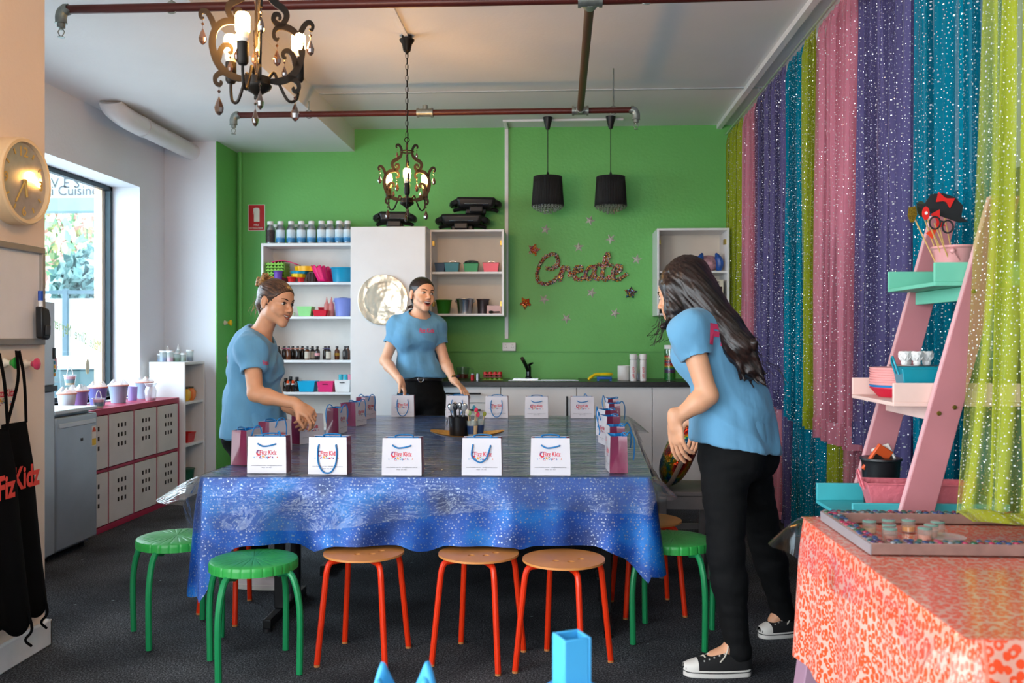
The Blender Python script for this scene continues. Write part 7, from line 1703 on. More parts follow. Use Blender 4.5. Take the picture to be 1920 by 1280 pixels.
class Head:
    def __init__(s, O, fwd, up, sc=1.0):
        s.O = A3(O); s.f = nrm(fwd); u = np.array(up, float); s.u = nrm(u - (u @ s.f) * s.f); s.r = np.cross(s.f, s.u); s.sc = sc / 1000.0   # r = person's right
        s.M = np.stack([s.r, s.f, s.u], 1)
    def p(s, x, y, z): return s.O + s.sc * (x * s.r + y * s.f + z * s.u)
    def grow(s, F, mouth):
        S = s.sc
        def E(c, r, k=12, op='add'): F.ell(s.p(*c), np.array(r) * S, s.M, k * S, op)
        def K(a, b, ra, rb, k=10, op='add'): F.cone(s.p(*a), s.p(*b), ra * S, rb * S, k * S, op)
        E((0, -12, 34), (72, 91, 79)); E((0, 27, -28), (54, 59, 74), 25); E((0, 30, 30), (60, 58, 55), 25)
        for q in (-1, 1):
            K((q * 37, 6, -55), (q * 10, 68, -97), 17, 13, 26); E((q * 37, 56, -28), (25, 23, 20), 22)
        E((0, 72, -99), (15, 14, 13), 16)
        E((0, 80, -62), (28, 14, 24), 20)
        K((0, 84, 12), (0, 103, -24), 6.5, 8.0, 11); E((0, 105, -28), (9.5, 8, 7.5), 8)
        for q in (-1, 1): E((q * 10, 95, -31), (7, 8, 6), 6)
        for q in (-1, 1): K((q * 12, 84, 17), (q * 44, 70, 17), 7, 6, 12)
        for q in (-1, 1): E((q * 30, 94, 3), (16, 14, 10), 10, 'sub')
        for q in (-1, 1): E((q * 30, 71, 2), (16, 13, 12), 4)
        for q in (-1, 1):
            E((q * 75, -10, -6), (9, 17, 29), 8); E((q * 84, -6, -2), (7, 10, 18), 6, 'sub'); E((q * 74, -4, -32), (6, 8, 9), 6)
        # mouth opening
        w, o, zc = mouth
        for q in (-1, 1): K((0, 93, zc), (q * w, 82, zc + 9), o + 2.0, 2.6, 2.5, 'sub'); E((q * (w + 7), 74, zc + 16), (11, 12, 12), 14)
    def features(s, parent, skin, iris, brow, lipc, mouth, L0, gaze=0):
        S = s.sc; w, o, zc = mouth
        def P_(x, y, z): return tuple(s.p(x, y, z) - L0)
        M3 = Matrix([list(row) for row in s.M]); m_w = mat('eye_white', '#d8d2cc', .15, var=0); m_i = mat('iris_' + iris[1:], iris, .1, var=0); m_l = mat('lip_' + lipc[1:], lipc, .4, var=.05); m_t = mat('tooth_white', '#efe9de', .25, var=0); m_d = mat('mouth_dark', '#3a1010', .6, var=0); m_lash = mat('lash_dark', '#1c120e', .6, var=0)
        for q in (-1, 1):
            c = (q * 30, 79, 2); e = MB().sph(P_(*c), 10 * S, 14, 10, (1.28, .85, .70), M3).build('eye', m_w, parent)
            MB().sph(P_(q * 30 + gaze, 83.6, 2), 5.9 * S, 12, 8, (1, .78, 1), M3).build('iris', m_i, e)
            MB().tube([P_(q * (18 + 24 * t), 86 - 9 * t + 2.5 * math.sin(PI * t), 4 + 7 * math.sin(PI * t) - 1.5 * t) for t in [i / 8 for i in range(9)]], [1.5 * S + 1.3 * S * math.sin(PI * i / 8) for i in range(9)], 6).build('upper_lash', m_lash, e)
            MB().tube([P_(q * (12 + 34 * t), 91.5 - 15 * t + 3.5 * math.sin(PI * t), 19 + 6.5 * math.sin(PI * t * .75) + 1 * t) for t in [i / 10 for i in range(11)]], [(2.0 + 1.9 * math.sin(PI * min(1, i / 10 + .15))) * S for i in range(11)], 6, flat=(1, .8)).build('eyebrow', brow, parent)
        mb = MB(); up_ = [];  lo_ = []
        N = 12
        def yy(x): return 95.5 - 11 * (abs(x) / w) ** 1.7
        for i in range(N + 1):
            t = -1 + 2 * i / N; x = t * w; rise = 10 * abs(t) ** 1.3; op_ = o * (1 - abs(t) ** 1.8)
            up_.append(P_(x, yy(x) - .5, zc + rise + op_ + 1.5)); lo_.append(P_(x, yy(x) - 1.5, zc + rise - op_ * 1.05 - 1.5))
        rad = [(1.0 + 2.3 * math.sin(PI * i / N)) * S for i in range(N + 1)]
        MB().tube(up_, [r * .85 for r in rad], 8).tube(lo_, [r * 1.15 for r in rad], 8).build('lips', m_l, parent)
        teeth = MB(); teeth.grid(lambda a, b: P_((a - .5) * 2 * w * .80, yy((a - .5) * 2 * w * .8) - 5.5, zc + 10 * abs((a - .5) * 1.6) ** 1.3 + o * (1 - abs((a - .5) * 1.6) ** 1.8) + 1 - b * min(9, o * 1.2) * (1 - .4 * abs(a - .5))), 16, 3); teeth.build('teeth', m_t, parent)
        MB().sph(P_(0, 80, zc + 3), 1.0 * S, 14, 8, (w * .82, 8, o * 1.2 + 2), M3).build('mouth_cavity', m_d, parent)

def fingers(F, W, d, n, th, curl, spread=.10, tcurl=.4, sc=1.0, k=.007):
    """hand: W wrist, d towards fingers, n palm-facing normal, th = sign of the thumb side along cross(d, n)"""
    d = nrm(d); n = np.array(n, float); n = nrm(n - (n @ d) * d); sd = np.cross(d, n) * th; W = A3(W)
    Mh = np.stack([sd, d, n], 1); F.ell(W + d * .047 * sc, (.040 * sc, .050 * sc, .0155 * sc), Mh, .015); F.cone(W - d * .02, W + d * .03 * sc, .025, .024, .012)
    F.ell(W + d * .035 * sc + sd * .022 * sc + n * .008, (.018 * sc, .032 * sc, .015 * sc), Mh, .012)
    lens = [(.040, .024, .019), (.044, .028, .020), (.041, .026, .020), (.032, .020, .018)]
    for i in range(4):
        off = (.031 - .0205 * i) * sc; b = W + d * (.086 - .004 * abs(i - 1.2)) * sc + sd * off; a0 = spread * (1.2 - i) ; c = curl[i] if hasattr(curl, '__len__') else curl
        dirv = nrm(d * math.cos(a0) + sd * math.sin(a0)); ang = 0; r = [.0092, .0085, .0078, .0068]; p = b - dirv * .018
        F.cone(p, b, .0098 * sc, r[0] * sc, k)
        for j in range(3):
            ang += c * (.75, .9, .6)[j]; v = dirv * math.cos(ang) + n * math.sin(ang); q = b + v * lens[i][j] * sc * 1.02; F.cone(b, q, r[j] * sc, r[j + 1] * sc, k * .45); b = q
    b = W + d * .028 * sc + sd * .030 * sc + n * .006; v = nrm(d * .75 + sd * .62 + n * (.15 + .5 * tcurl)); q = b + v * .042 * sc; F.cone(b, q, .0125 * sc, .0105 * sc, k); v2 = nrm(d * .95 + sd * (.28 - .5 * tcurl) + n * (.2 + .6 * tcurl)); q2 = q + v2 * .030 * sc; F.cone(q, q2, .0102 * sc, .0085 * sc, k * .6)
    v3 = nrm(v2 + n * .3 * tcurl); F.cone(q2, q2 + v3 * .02 * sc, .0088 * sc, .0072 * sc, k * .6)

def torso(F, J, k=.05, inf=0.0, bust=1.0):
    fw, sd = J['fwd'], J['side']
    def Mx(a, b): u = nrm(A3(b) - A3(a)); f = nrm(fw - (fw @ u) * u); return np.stack([np.cross(f, u), f, u], 1)
    pe, wa, che, nb = J['pelvis'], J['waist'], J['chest'], J['neck']
    M1, M2, M3_ = Mx(pe, wa), Mx(wa, che), Mx(che, nb)
    F.ell(pe, (.160, .112, .125), M1, k, inf=inf); F.ell((pe + wa) / 2, (.142, .100, .12), M1, k, inf=inf); F.ell(wa, (.126, .092, .12), M2, k, inf=inf); F.ell(che, (.146, .104, .155), M2, k, inf=inf)
    for q in (-1, 1):
        F.ell(che + fw * .075 + sd * q * .068 + M2[:, 2] * .015, np.array((.058, .052, .060)) * bust, M2, k, inf=inf)
        F.ell(pe - fw * .055 + sd * q * .07 - M1[:, 2] * .035, (.082, .078, .085), M1, k, inf=inf)
    for S_ in ('shR', 'shL'): F.cone(che + M2[:, 2] * .10, J[S_], .085, .056, k * .8, inf=inf); F.cone(nb - M3_[:, 2] * .02, J[S_], .052, .048, k * .8, inf=inf)
def limbs(F, J, k=.03, inf=0.0, which=('arm', 'leg')):
    for S_ in 'RL':
        if 'arm' in which:
            F.cone(J['sh' + S_], J['el' + S_], .047, .037, k, inf=inf); e, w_ = J['el' + S_], J['wr' + S_]; m_ = e + (w_ - e) * .28; F.cone(e, m_, .037, .0385, .02, inf=inf); F.cone(m_, w_, .0385, .0245, .02, inf=inf)
        if 'leg' in which:
            h_, kn, an = J['hip' + S_], J['kn' + S_], J['an' + S_]; F.cone(h_, kn, .088, .056, k, inf=inf); c_ = kn + (an - kn) * .3; F.cone(kn, c_, .055, .054, k, inf=inf); F.cone(c_, an, .054, .036, k, inf=inf)

def shoe(parent, L0, heel, toe, up_m, sole_m, cap_m, lace_m, pitch=0.0, high=False):
    heel, toe = A3(heel), A3(toe); f = toe - heel; L = float(np.linalg.norm(f[:2])); ang = math.atan2(f[1], f[0])
    s_ = bpy.data.objects.new('shoe', None); C.objects.link(s_); s_.parent = parent; s_.location = tuple(heel - L0); s_.rotation_euler = Euler((0, pitch, ang))
    W = .046
    def outline(t):  # half width along the foot
        return W * (.72 + .28 * math.sin(PI * min(1, t * 1.1))) * (1 if t < .85 else math.sqrt(max(0, 1 - ((t - .85) / .15) ** 2)) * .98 + .02) * (math.sqrt(max(0.02, 1 - ((.09 - t) / .09) ** 2)) if t < .09 else 1)
    n = 28; ts = [i / n for i in range(n + 1)]; poly = [(t * L, -outline(t)) for t in ts] + [(t * L, outline(t)) for t in reversed(ts)]
    MB().prism(poly, 0, .028, lambda a, b, d: (a, b, d)).build('sole', sole_m, s_, bevel=.004)
    MB().prism([(a * 1.004 - .0005, b * 1.012) for a, b in poly], .018, .0215, lambda a, b, d: (a, b, d)).build('sole_stripe', up_m, s_)
    def fu(a, b):
        th = PI * a; t = b; w = outline(max(.02, min(.98, t))) * .96; hh = .075 - .0 if t < .3 else (.075 - (t - .3) / .45 * .038 if t < .75 else .037 - (t - .75) / .25 * .018)
        return (t * L * .985 + .002, -w * math.cos(th) * (.55 + .45 * abs(math.cos(th)) if t < .35 else 1), .027 + hh * math.sin(th) ** .7)
    MB().grid(fu, 16, 26).build('upper', up_m, s_)
    def fcap(a, b): t = .80 + .2 * b; x, y, z = fu(a, t); return (x * 1.006, y * 1.03, .026 + (z - .026) * 1.07)
    MB().grid(fcap, 16, 8).build('toe_cap', cap_m, s_)
    for i in range(5):
        t = .40 + i * .075; x, _, z = fu(.5, t); q = Vector((x, 0, z + .004)); MB().tube(smooth_path([(x + .006, -.020, z - .009), (x, 0, z + .003), (x - .006, .020, z - .009)], 4), .0032, 6).build('lace', lace_m, s_)
    for q in (-1, 1):
        MB().tube(smooth_path([(.38 * L, 0, fu(.5, .38)[2] + .006), (.36 * L, q * .022, fu(.5, .38)[2] + .012), (.42 * L, q * .036, fu(.5, .42)[2] - .012), (.5 * L, q * .042, fu(.5, .5)[2] - .026)], 4), .0028, 6).build('lace', lace_m, s_)
        for i in range(5): t = .40 + i * .075; x, _, z = fu(.5, t); MB().sph((x + .004, q * .0255, z - .010), .0042, 8, 5).build('eyelet', mat('eyelet_metal', '#c9c9c4', .3, .8), s_)
    return s_

def project_text(txt, shirt_bvh, origin, right, up, inward, size, width, m, parent, L0, bold=.02, name='lettering'):
    mb = MB(); o, r, u, w_ = Vector(origin), Vector(right), Vector(up), Vector(inward)
    miss = set()
    def fn(x, y):
        q = o + r * x + u * y; hit = shirt_bvh.ray_cast(q - w_ * .3, w_, .5); P_ = hit[0] if hit[0] is not None else None
        if P_ is None: miss.add(len(seen)); P_ = q
        seen.append(1); return tuple(P_ - w_ * .003 - Vector(L0))
    seen = []
    mb.text(txt, size, fn, width=width, bold=bold); mb.f = [f_ for f_ in mb.f if not any(i in miss for i in f_)]; mb.m = [0] * len(mb.f); mb.build(name, m, parent, smooth=0)

def build_person(name_label, J, head, mouth, hands, mats, loc, sleeve=.55, hem=None, hem_n=(0, 0, -1), waist_top=None, tuck=False, bust=1.0, seed=0, feet=None):
    skin, shirt_m, jean_m = mats
    per = thing('person', name_label, 'person', loc); L0 = A3(loc)
    pts = np.array([J[k] for k in J if k not in ('fwd', 'side')] + [head.p(0, 0, 130), head.p(0, 130, 0), head.p(0, -130, 0), head.p(100, 0, 0), head.p(-100, 0, 0)]); lo = pts.min(0) - .17; hi = pts.max(0) + .17; lo[2] = -.01
    B = Field(lo, hi, .0044)
    torso(B, J, bust=bust); limbs(B, J)
    for S_ in 'RL':
        a = J['an' + S_]; t_ = J['toe' + S_]; B.cone(a, a * .4 + t_ * .6 + np.array((0, 0, .0)), .034, .026, .03)
    B.cone(J['neck'] - np.array((0, 0, .03)), head.p(0, -18, -45), .054, .046, .035)
    head.grow(B, mouth)
    for (W, d, n, th, curl, sp, tc) in hands: fingers(B, W, d, n, th, curl, sp, tc)
    V, Fq = B.mesh(); V = relax(V, Fq, 1, .35); body = link_mesh('body', np_mesh('body', V - L0, Fq, skin), per); del B
    # shirt
    S = Field(lo, hi, .0062); torso(S, J, .06, .017, bust); 
    S.ell(J['waist'], (.150, .112, .14), np.stack([np.cross(J['fwd'], (0, 0, 1)), J['fwd'], (0, 0, 1)], 1), .06, inf=.015)
    if hem is not None: # drape the lower edge straight down from the waist
        hm = A3(hem); S.ell((J['pelvis'] + J['waist']) / 2 - np.array((0, 0, .02)), (.165, .118, .16), np.stack([np.cross(J['fwd'], (0, 0, 1)), J['fwd'], (0, 0, 1)], 1), .06, inf=.02)
    for S_ in 'RL':
        a, b = J['sh' + S_], J['el' + S_]; c = a + (b - a) * (sleeve + .12); SL = Field(lo, hi, .0062); SL.cone(a, c, .058, .063, 0); cc = a + (b - a) * sleeve; SL.cut(cc, b - a)
        kk = .035; hh = np.maximum(kk - np.abs(S.D - SL.D), 0) / kk; S.D = np.minimum(S.D, SL.D) - hh * hh * kk * .25; del SL
    outer = S.D.copy(); 
    inner = outer + .0135
    S.D = np.maximum(outer, -inner); nk = J['neck']; up_n = nrm(head.O - nk)
    S.cone(nk - up_n * .005 + J['fwd'] * .012, nk + up_n * .09 + J['fwd'] * .05, .076, .085, .006, 'sub')
    for S_ in 'RL':
        a, b = J['sh' + S_], J['el' + S_]; d = nrm(b - a); c = a + (b - a) * sleeve
        S.cone(c - d * .03, c + d * .08, .048, .052, .004, 'sub')
    S.cut(hem if hem is not None else J['pelvis'], hem_n)
    V, Fq = S.mesh(); V = relax(V, Fq, 2, .5); off = Vector((seed * 3.1, 0, 0))
    ax = Vector(J['fwd'])
    def wr(p):
        q = Vector((p.x * 7, p.y * 7, p.z * 4)) + off; a = noise.noise(q) ; b = noise.noise(Vector((p.x * 15 + p.z * 9, p.y * 15, p.z * 8 - p.x * 5)) + off)
        r = 1 - abs(noise.noise(Vector((p.x * 7 + p.z * 6, p.y * 7 - p.z * 5, p.z * 4)) + off)) * 2.2
        return .45 * a + .35 * b + .5 * max(0, r) - .2
    V = wrinkle(V, Fq, .019, wr); V = relax(V, Fq, 1, .4); sh = link_mesh('t_shirt', np_mesh('t_shirt', V - L0, Fq, shirt_m), per)
    bvh = BVHTree.FromPolygons([tuple(p) for p in V], [tuple(int(i) for i in f) for f in Fq]); del S
    # jeans
    lo2 = lo.copy(); hi2 = hi.copy(); hi2[2] = (waist_top if waist_top is not None else J['waist'])[2] + .1
    Jn = Field(lo2, hi2, .0062); fw, sd = J['fwd'], J['side']; u = nrm(J['waist'] - J['pelvis']); f2 = nrm(fw - (fw @ u) * u); M1 = np.stack([np.cross(f2, u), f2, u], 1)
    Jn.ell(J['pelvis'], (.160, .112, .125), M1, .05, inf=.012); Jn.ell((J['pelvis'] + J['waist']) / 2, (.142, .100, .12), M1, .05, inf=.012)
    for q in (-1, 1): Jn.ell(J['pelvis'] - fw * .055 + sd * q * .07 - M1[:, 2] * .035, (.082, .078, .085), M1, .04, inf=.012)
    limbs(Jn, J, .03, .009, ('leg',))
    for S_ in 'RL': Jn.cone(J['an' + S_], J['an' + S_] + nrm(J['an' + S_] - J['kn' + S_]) * .05, .046, .047, .02)
    wt = waist_top if waist_top is not None else J['pelvis'] + u * .10
    Jn.cut(wt, u); 
    zc = min(J['anR'][2], J['anL'][2])
    for S_ in 'RL':
        a, b = J['kn' + S_], J['an' + S_]; d = nrm(b - a); c = b + d * .038; sl, (X, Y, Z) = Jn.sub(c - .09, c + .09); dd = (X - c[0]) * d[0] + (Y - c[1]) * d[1] + (Z - c[2]) * d[2]; D = Jn.D[sl]; Jn.D[sl] = np.where(dd > -.03, np.maximum(D, dd.astype(np.float32)), D)
    V, Fq = Jn.mesh(); V = relax(V, Fq, 2, .5); V = wrinkle(V, Fq, .005, lambda p: noise.noise(Vector((p.x * 12, p.y * 12, p.z * 30)) + off)); link_mesh('jeans', np_mesh('jeans', V - L0, Fq, jean_m), per)
    return per, L0, bvh, sh
def hair_obj(per, L0, F, m, name='hair', amp=.004, dirv=(0, 0, 1), seed=0, fr=90, it=1):
    V, Fq = F.mesh(); V = relax(V, Fq, 2, .5); d = Vector(tuple(nrm(dirv)))
    def st(p):
        q = p - d * p.dot(d) * .90; return noise.noise(q * fr + Vector((seed, 0, 0))) + .5 * noise.noise(q * fr * 2.1 + Vector((0, seed, 0)))
    V = wrinkle(V, Fq, amp, st); return link_mesh(name, np_mesh(name, V - L0, Fq, m), per)

m_shirt = cloth_mat('sky_blue_jersey', '#669fc4'); m_jean = cloth_mat('black_denim', '#040507', .25); m_pinkt = mat('pink_print', '#e0406e', .6, var=0)
m_canvas = mat('black_canvas', '#141416', .85); m_rub = mat('white_rubber', '#d9d6d0', .5, var=.06); m_lace = mat('cream_lace', '#cfc9bc', .8)

# ---------------------------------------------------------------- woman with the bun at the window side
J = dict(fwd=nrm((1, -.06, 0)), side=nrm((.06, 1, 0)))
J['pelvis'] = A3(atY(478, 806, 4.64)); J['waist'] = A3(atY(474, 752, 4.64)); J['chest'] = A3(atY(474, 692, 4.63)); J['neck'] = A3(atY(483, 630, 4.62))
J['shR'] = A3(atY(471, 656, 4.46)); J['shL'] = A3(atY(486, 654, 4.79)); J['elR'] = A3(atY(479, 738, 4.38)); J['elL'] = A3(atY(508, 735, 4.80)); J['wrR'] = A3(atY(556, 757, 4.38)); J['wrL'] = A3(atY(541, 765, 4.60))
J['hipR'] = J['pelvis'] + np.array((0, -.085, -.04)); J['hipL'] = J['pelvis'] + np.array((0, .085, -.04))
J['knR'] = np.array((J['pelvis'][0] + .01, 4.52, .44)); J['knL'] = np.array((J['pelvis'][0] - .01, 4.76, .44)); J['anR'] = np.array((-1.56, 4.46, .095)); J['anL'] = np.array((-1.60, 4.74, .095)); J['toeR'] = np.array((-1.38, 4.43, .04)); J['toeL'] = np.array((-1.42, 4.75, .04))
hdA = Head(atY(517, 567, 4.58), (.90, -.43, -.16), (.16, 0, 1), 1.02)
skA = skin_mat('skin_tan', '#dba37e')
perA, L0, bvh, shA = build_person('woman in a sky blue shirt with hair in a bun opening a party bag', J, hdA, (27, 6.5, -62), [(J['wrR'], (.80, -.02, -.55), (.15, .35, -.8), -1, (.75, .85, .95, 1.0), .04, .7), (J['wrL'], (.85, -.25, -.35), (.1, -.4, -.9), 1, (.8, .9, 1.0, 1.0), .04, .6)],
    (skA, m_shirt, m_jean), (-1.58, 4.6, 0), hem=np.array((J['pelvis'][0], 4.64, .738)), hem_n=(.06, 0, -1), sleeve=.50, bust=.95, seed=1)
hdA.features(perA, skA, '#2a1a10', mat('brow_brown', '#3a241a', .8), '#b0604e', (27, 6.5, -62), L0, 2)
m_hA = hair_mat('brown_hair', '#24150e', '#6a4a34', hdA.f - hdA.u * .1); m_hA2 = hair_mat('blonde_tips', '#5a3a20', '#c89a5e', hdA.r + hdA.u * .5, 110.0)
S_ = hdA.sc; F = Field(hdA.O - .17, hdA.O + .19, .0042); F.ell(hdA.p(0, -14, 37), np.array((78, 96, 84)) * S_, hdA.M, .01); F.cone(hdA.p(0, -70, -20), hdA.p(0, -62, -62), 48 * S_, 30 * S_, .02)
F.ell(hdA.p(0, 29, 34), np.array((66, 64, 62)) * S_, hdA.M, .012); F.cut(hdA.p(0, 78, 61), (hdA.f * .80 - hdA.u * .62)); F.ell(hdA.p(0, 92, -24), np.array((90, 66, 60)) * S_, hdA.M, .01, 'sub'); F.ell(hdA.p(86, -8, -8), np.array((24, 26, 36)) * S_, hdA.M, .006, 'sub'); F.ell(hdA.p(-86, -8, -8), np.array((24, 26, 36)) * S_, hdA.M, .006, 'sub')
hA = hair_obj(perA, L0, F, m_hA, amp=.0016, dirv=hdA.f - hdA.u * .1, seed=3, fr=140)
F = Field(hdA.p(0, -85, 95) - .11, hdA.p(0, -85, 95) + .11, .0042)
for i in range(26):
    a = i * 2.4; r0 = 30 + 9 * math.sin(i * 1.7); F.cone(hdA.p(r0 * math.cos(a), -95 + 18 * math.sin(i * .9), 92 + r0 * math.sin(a)), hdA.p(r0 * math.cos(a + .9), -95 + 18 * math.sin(i * .9 + 1), 92 + r0 * math.sin(a + .9)), 11 * S_, 10 * S_, .004)
F.ell(hdA.p(0, -90, 92), np.array((34, 28, 34)) * S_, hdA.M, .008)
hair_obj(perA, L0, F, m_hA2, 'hair_bun', .003, hdA.r, 5, 120)
mb = MB(); rr = random.Random(12)
for i in range(26):
    p0 = hdA.p(rr.uniform(-20, 45), -92 + rr.uniform(-8, 10), rr.uniform(-40, 90)); p1 = p0 - hdA.f * rr.uniform(.005, .03) * (1) + hdA.u * rr.uniform(-.05, -.01); p2 = p1 - hdA.f * rr.uniform(0, .012) + hdA.u * rr.uniform(-.05, -.01) + hdA.r * rr.uniform(-.01, .01)
    mb.tube(smooth_path([tuple(p0 - L0), tuple(p1 - L0), tuple(p2 - L0)], 4), .0008, 4)
o = mb.build('loose_strands', m_hA2, perA); o['kind'] = 'stuff'
MB().tube([tuple(hdA.p(79 + 0 * math.cos(a), -9 + 6 * math.cos(a), -42 + 6 * math.sin(a)) - L0) for a in [2 * PI * i / 14 for i in range(14)]], .0012, 6, closed=True).build('earring', mat('silver_ring', '#d8d4cc', .15, 1.0), perA)
project_text('Fizz Kidz', bvh, tuple(J['chest'] + np.array((.05, -.17, .03))), (.55, .8, 0), (0, 0, 1), (-.8, .55, 0) and nrm((-.75, .55, 0)), .03, .085, m_pinkt, shA, L0)
project_text('Fizz', bvh, tuple(J['chest'] + np.array((-.12, .10, .04))), (.08, -1, 0), (0, 0, 1), (1, .05, 0), .075, .20, m_pinkt, shA, L0, bold=.04)
m_wsh = mat('white_pink_sneaker', '#d8cfd0', .6, var=.06)
shoe(perA, L0, (-1.63, 4.46, 0), (-1.375, 4.425, 0), m_wsh, m_rub, m_wsh, mat('pink_lace', '#d8a8b0', .8)); shoe(perA, L0, (-1.67, 4.74, 0), (-1.415, 4.755, 0), m_wsh, m_rub, m_wsh, mat('pink_lace', '#d8a8b0'))

# ---------------------------------------------------------------- laughing woman at the kitchen end
J = dict(fwd=nrm((.08, -1, 0)), side=nrm((1, .08, 0)))
J['pelvis'] = A3(atY(790, 742, 6.62)); J['waist'] = A3(atY(786, 690, 6.60)); J['chest'] = A3(atY(781, 635, 6.57)); J['neck'] = A3(atY(788, 590, 6.54))
J['shR'] = A3(atY(747, 611, 6.57)); J['shL'] = A3(atY(816, 614, 6.60)); J['elR'] = A3(atY(722, 676, 6.52)); J['elL'] = A3(atY(834, 678, 6.58)); J['wrR'] = A3(atY(751, 714, 6.34)); J['wrL'] = A3(atY(851, 713, 6.42))
J['hipR'] = J['pelvis'] + np.array((-.085, 0, -.04)); J['hipL'] = J['pelvis'] + np.array((.085, 0, -.04)); x = J['pelvis'][0]
J['knR'] = np.array((x - .10, 6.63, .47)); J['knL'] = np.array((x + .10, 6.63, .47)); J['anR'] = np.array((x - .10, 6.66, .09)); J['anL'] = np.array((x + .11, 6.66, .09)); J['toeR'] = np.array((x - .11, 6.50, .04)); J['toeL'] = np.array((x + .12, 6.50, .04))
hdB = Head(atY(791, 552, 6.50), (.60, -.80, .02), (.10, .02, 1), 1.10)
skB = skin_mat('skin_fair', '#e8b898')
perB, L0, bvh, shB = build_person('laughing woman with dark tied back hair standing behind the table', J, hdB, (29, 12, -64), [(J['wrR'], (.42, -.35, -.83), (-.1, -.25, -.6), -1, (.35, .38, .42, .5), .10, .3), (J['wrL'], (.72, -.30, -.62), (-.35, .1, -.85), 1, (.25, .3, .35, .4), .08, .3)],
    (skB, m_shirt, m_jean), (x, 6.62, 0), hem=A3(atY(790, 707, 6.60)), hem_n=(0, 0, -1), sleeve=.52, waist_top=A3(atY(790, 703, 6.6)), bust=1.0, seed=2)
hdB.features(perB, skB, '#2a1a10', mat('brow_dark', '#2a1812', .8), '#bb5a52', (29, 12, -64), L0)
m_hB = hair_mat('dark_brown_hair', '#120a08', '#34211a', hdB.f - hdB.u * .2)
S_ = hdB.sc; F = Field(hdB.O - .2, hdB.O + .19, .0045); F.ell(hdB.p(0, -14, 36), np.array((77, 95, 82)) * S_, hdB.M, .01); F.cone(hdB.p(0, -70, -25), hdB.p(0, -72, -70), 42 * S_, 24 * S_, .02)
F.ell(hdB.p(0, 29, 34), np.array((66, 63, 61)) * S_, hdB.M, .012); F.cut(hdB.p(0, 78, 62), (hdB.f * .82 - hdB.u * .58)); F.ell(hdB.p(0, 92, -24), np.array((84, 66, 60)) * S_, hdB.M, .012, 'sub')
for q in (-1, 1): F.ell(hdB.p(q * 86, -8, -8), np.array((22, 24, 36)) * S_, hdB.M, .006, 'sub')
for a, b, r0, r1 in (((0, -78, -70), (-25, -98, -105), 22, 20), ((-25, -98, -105), (-45, -80, -150), 20, 8), ((10, -80, -70), (46, -86, -84), 14, 7), ((46, -86, -84), (62, -70, -104), 8, 3)): F.cone(hdB.p(*a), hdB.p(*b), r0 * S_, r1 * S_, .01)
hair_obj(perB, L0, F, m_hB, amp=.0012, dirv=hdB.f - hdB.u * .2, seed=8, fr=140)
# belt, buckle and watch
u = nrm(J['waist'] - J['pelvis']); bc = A3(atY(790, 709, 6.6)); mb = MB()
ring = []
for i in range(48):
    a = 2 * PI * i / 48; ring.append(tuple(bc + np.array((.158 * math.cos(a), .116 * math.sin(a), 0)) - L0))
MB().tube(ring, .016, 8, closed=True, flat=(.25, 1)).build('belt', mat('black_leather', '#0e0e0f', .4), perB)
bk2 = A3(atY(793, 709, 6.6)); bk2[1] = bc[1] - .121
MB().tube([tuple(bk2 + np.array((.020 * math.cos(a) + .004, -.006, .022 * math.sin(a))) - L0) for a in [2 * PI * i / 20 for i in range(20)]], .0032, 6, closed=True).build('buckle', m_steel, perB)
d = nrm(J['wrL'] - J['elL']); wc = J['wrL'] - d * .012; q1 = nrm(np.cross(d, (0, 0, 1))); q2 = np.cross(d, q1)
MB().tube([tuple(wc + q1 * .031 * math.cos(a) + q2 * .030 * math.sin(a) - L0) for a in [2 * PI * i / 24 for i in range(24)]], .008, 6, closed=True, flat=(.3, 1)).build('watch_strap', mat('black_leather', '#0e0e0f'), perB)
fc_ = wc - q2 * .03 * np.sign((-q2)[2] if abs(q2[2]) > .1 else 1); MB().sph(tuple(wc + np.array((.004, -.012, .030)) - L0), .014, 14, 8, (1, 1, .4)).build('watch_case', mat('gold_watch', '#b8934e', .25, .9), perB)
project_text('Fizz Kidz', bvh, tuple(J['chest'] + np.array((.045, -.2, .045))), (1, .08, 0), (0, 0, 1), (0, 1, 0), .042, .10, m_pinkt, shB, L0)
shoe(perB, L0, (x - .10, 6.735, 0), (x - .115, 6.49, 0), m_canvas, m_rub, m_rub, m_lace); shoe(perB, L0, (x + .11, 6.735, 0), (x + .125, 6.49, 0), m_canvas, m_rub, m_rub, m_lace)

# ---------------------------------------------------------------- woman with long hair on the curtain side
J = dict(fwd=nrm((-.80, .60, 0)), side=nrm((.60, .80, 0)))
J['pelvis'] = A3(atY(1377, 838, 3.60)); J['waist'] = A3(atY(1371, 762, 3.60)); J['chest'] = A3(atY(1345, 672, 3.60)); J['neck'] = A3(atY(1312, 598, 3.60))
J['shL'] = A3(atY(1291, 622, 3.44)); J['shR'] = A3(atY(1345, 614, 3.72)); J['elL'] = A3(atY(1327, 741, 3.40)); J['elR'] = A3(atY(1335, 735, 3.82)); J['wrL'] = A3(atY(1265, 786, 3.40)); J['wrR'] = A3(atY(1306, 772, 3.82))
sdv = J['side']; J['hipR'] = J['pelvis'] + sdv * .085 - np.array((0, 0, .04)); J['hipL'] = J['pelvis'] - sdv * .085 - np.array((0, 0, .04))
J['knL'] = A3(atY(1361, 1040, 3.42)); J['knR'] = A3(atY(1436, 1015, 3.78)); J['anL'] = A3(atY(1383, 1215, 3.40)); J['anR'] = A3(atY(1468, 1150, 3.86))
hL, tL = A3(atZ(1408, 1263, 0)), A3(atZ(1281, 1265, 0)); hR, tR = A3(atZ(1506, 1186, 0)), A3(atZ(1423, 1196, 0))
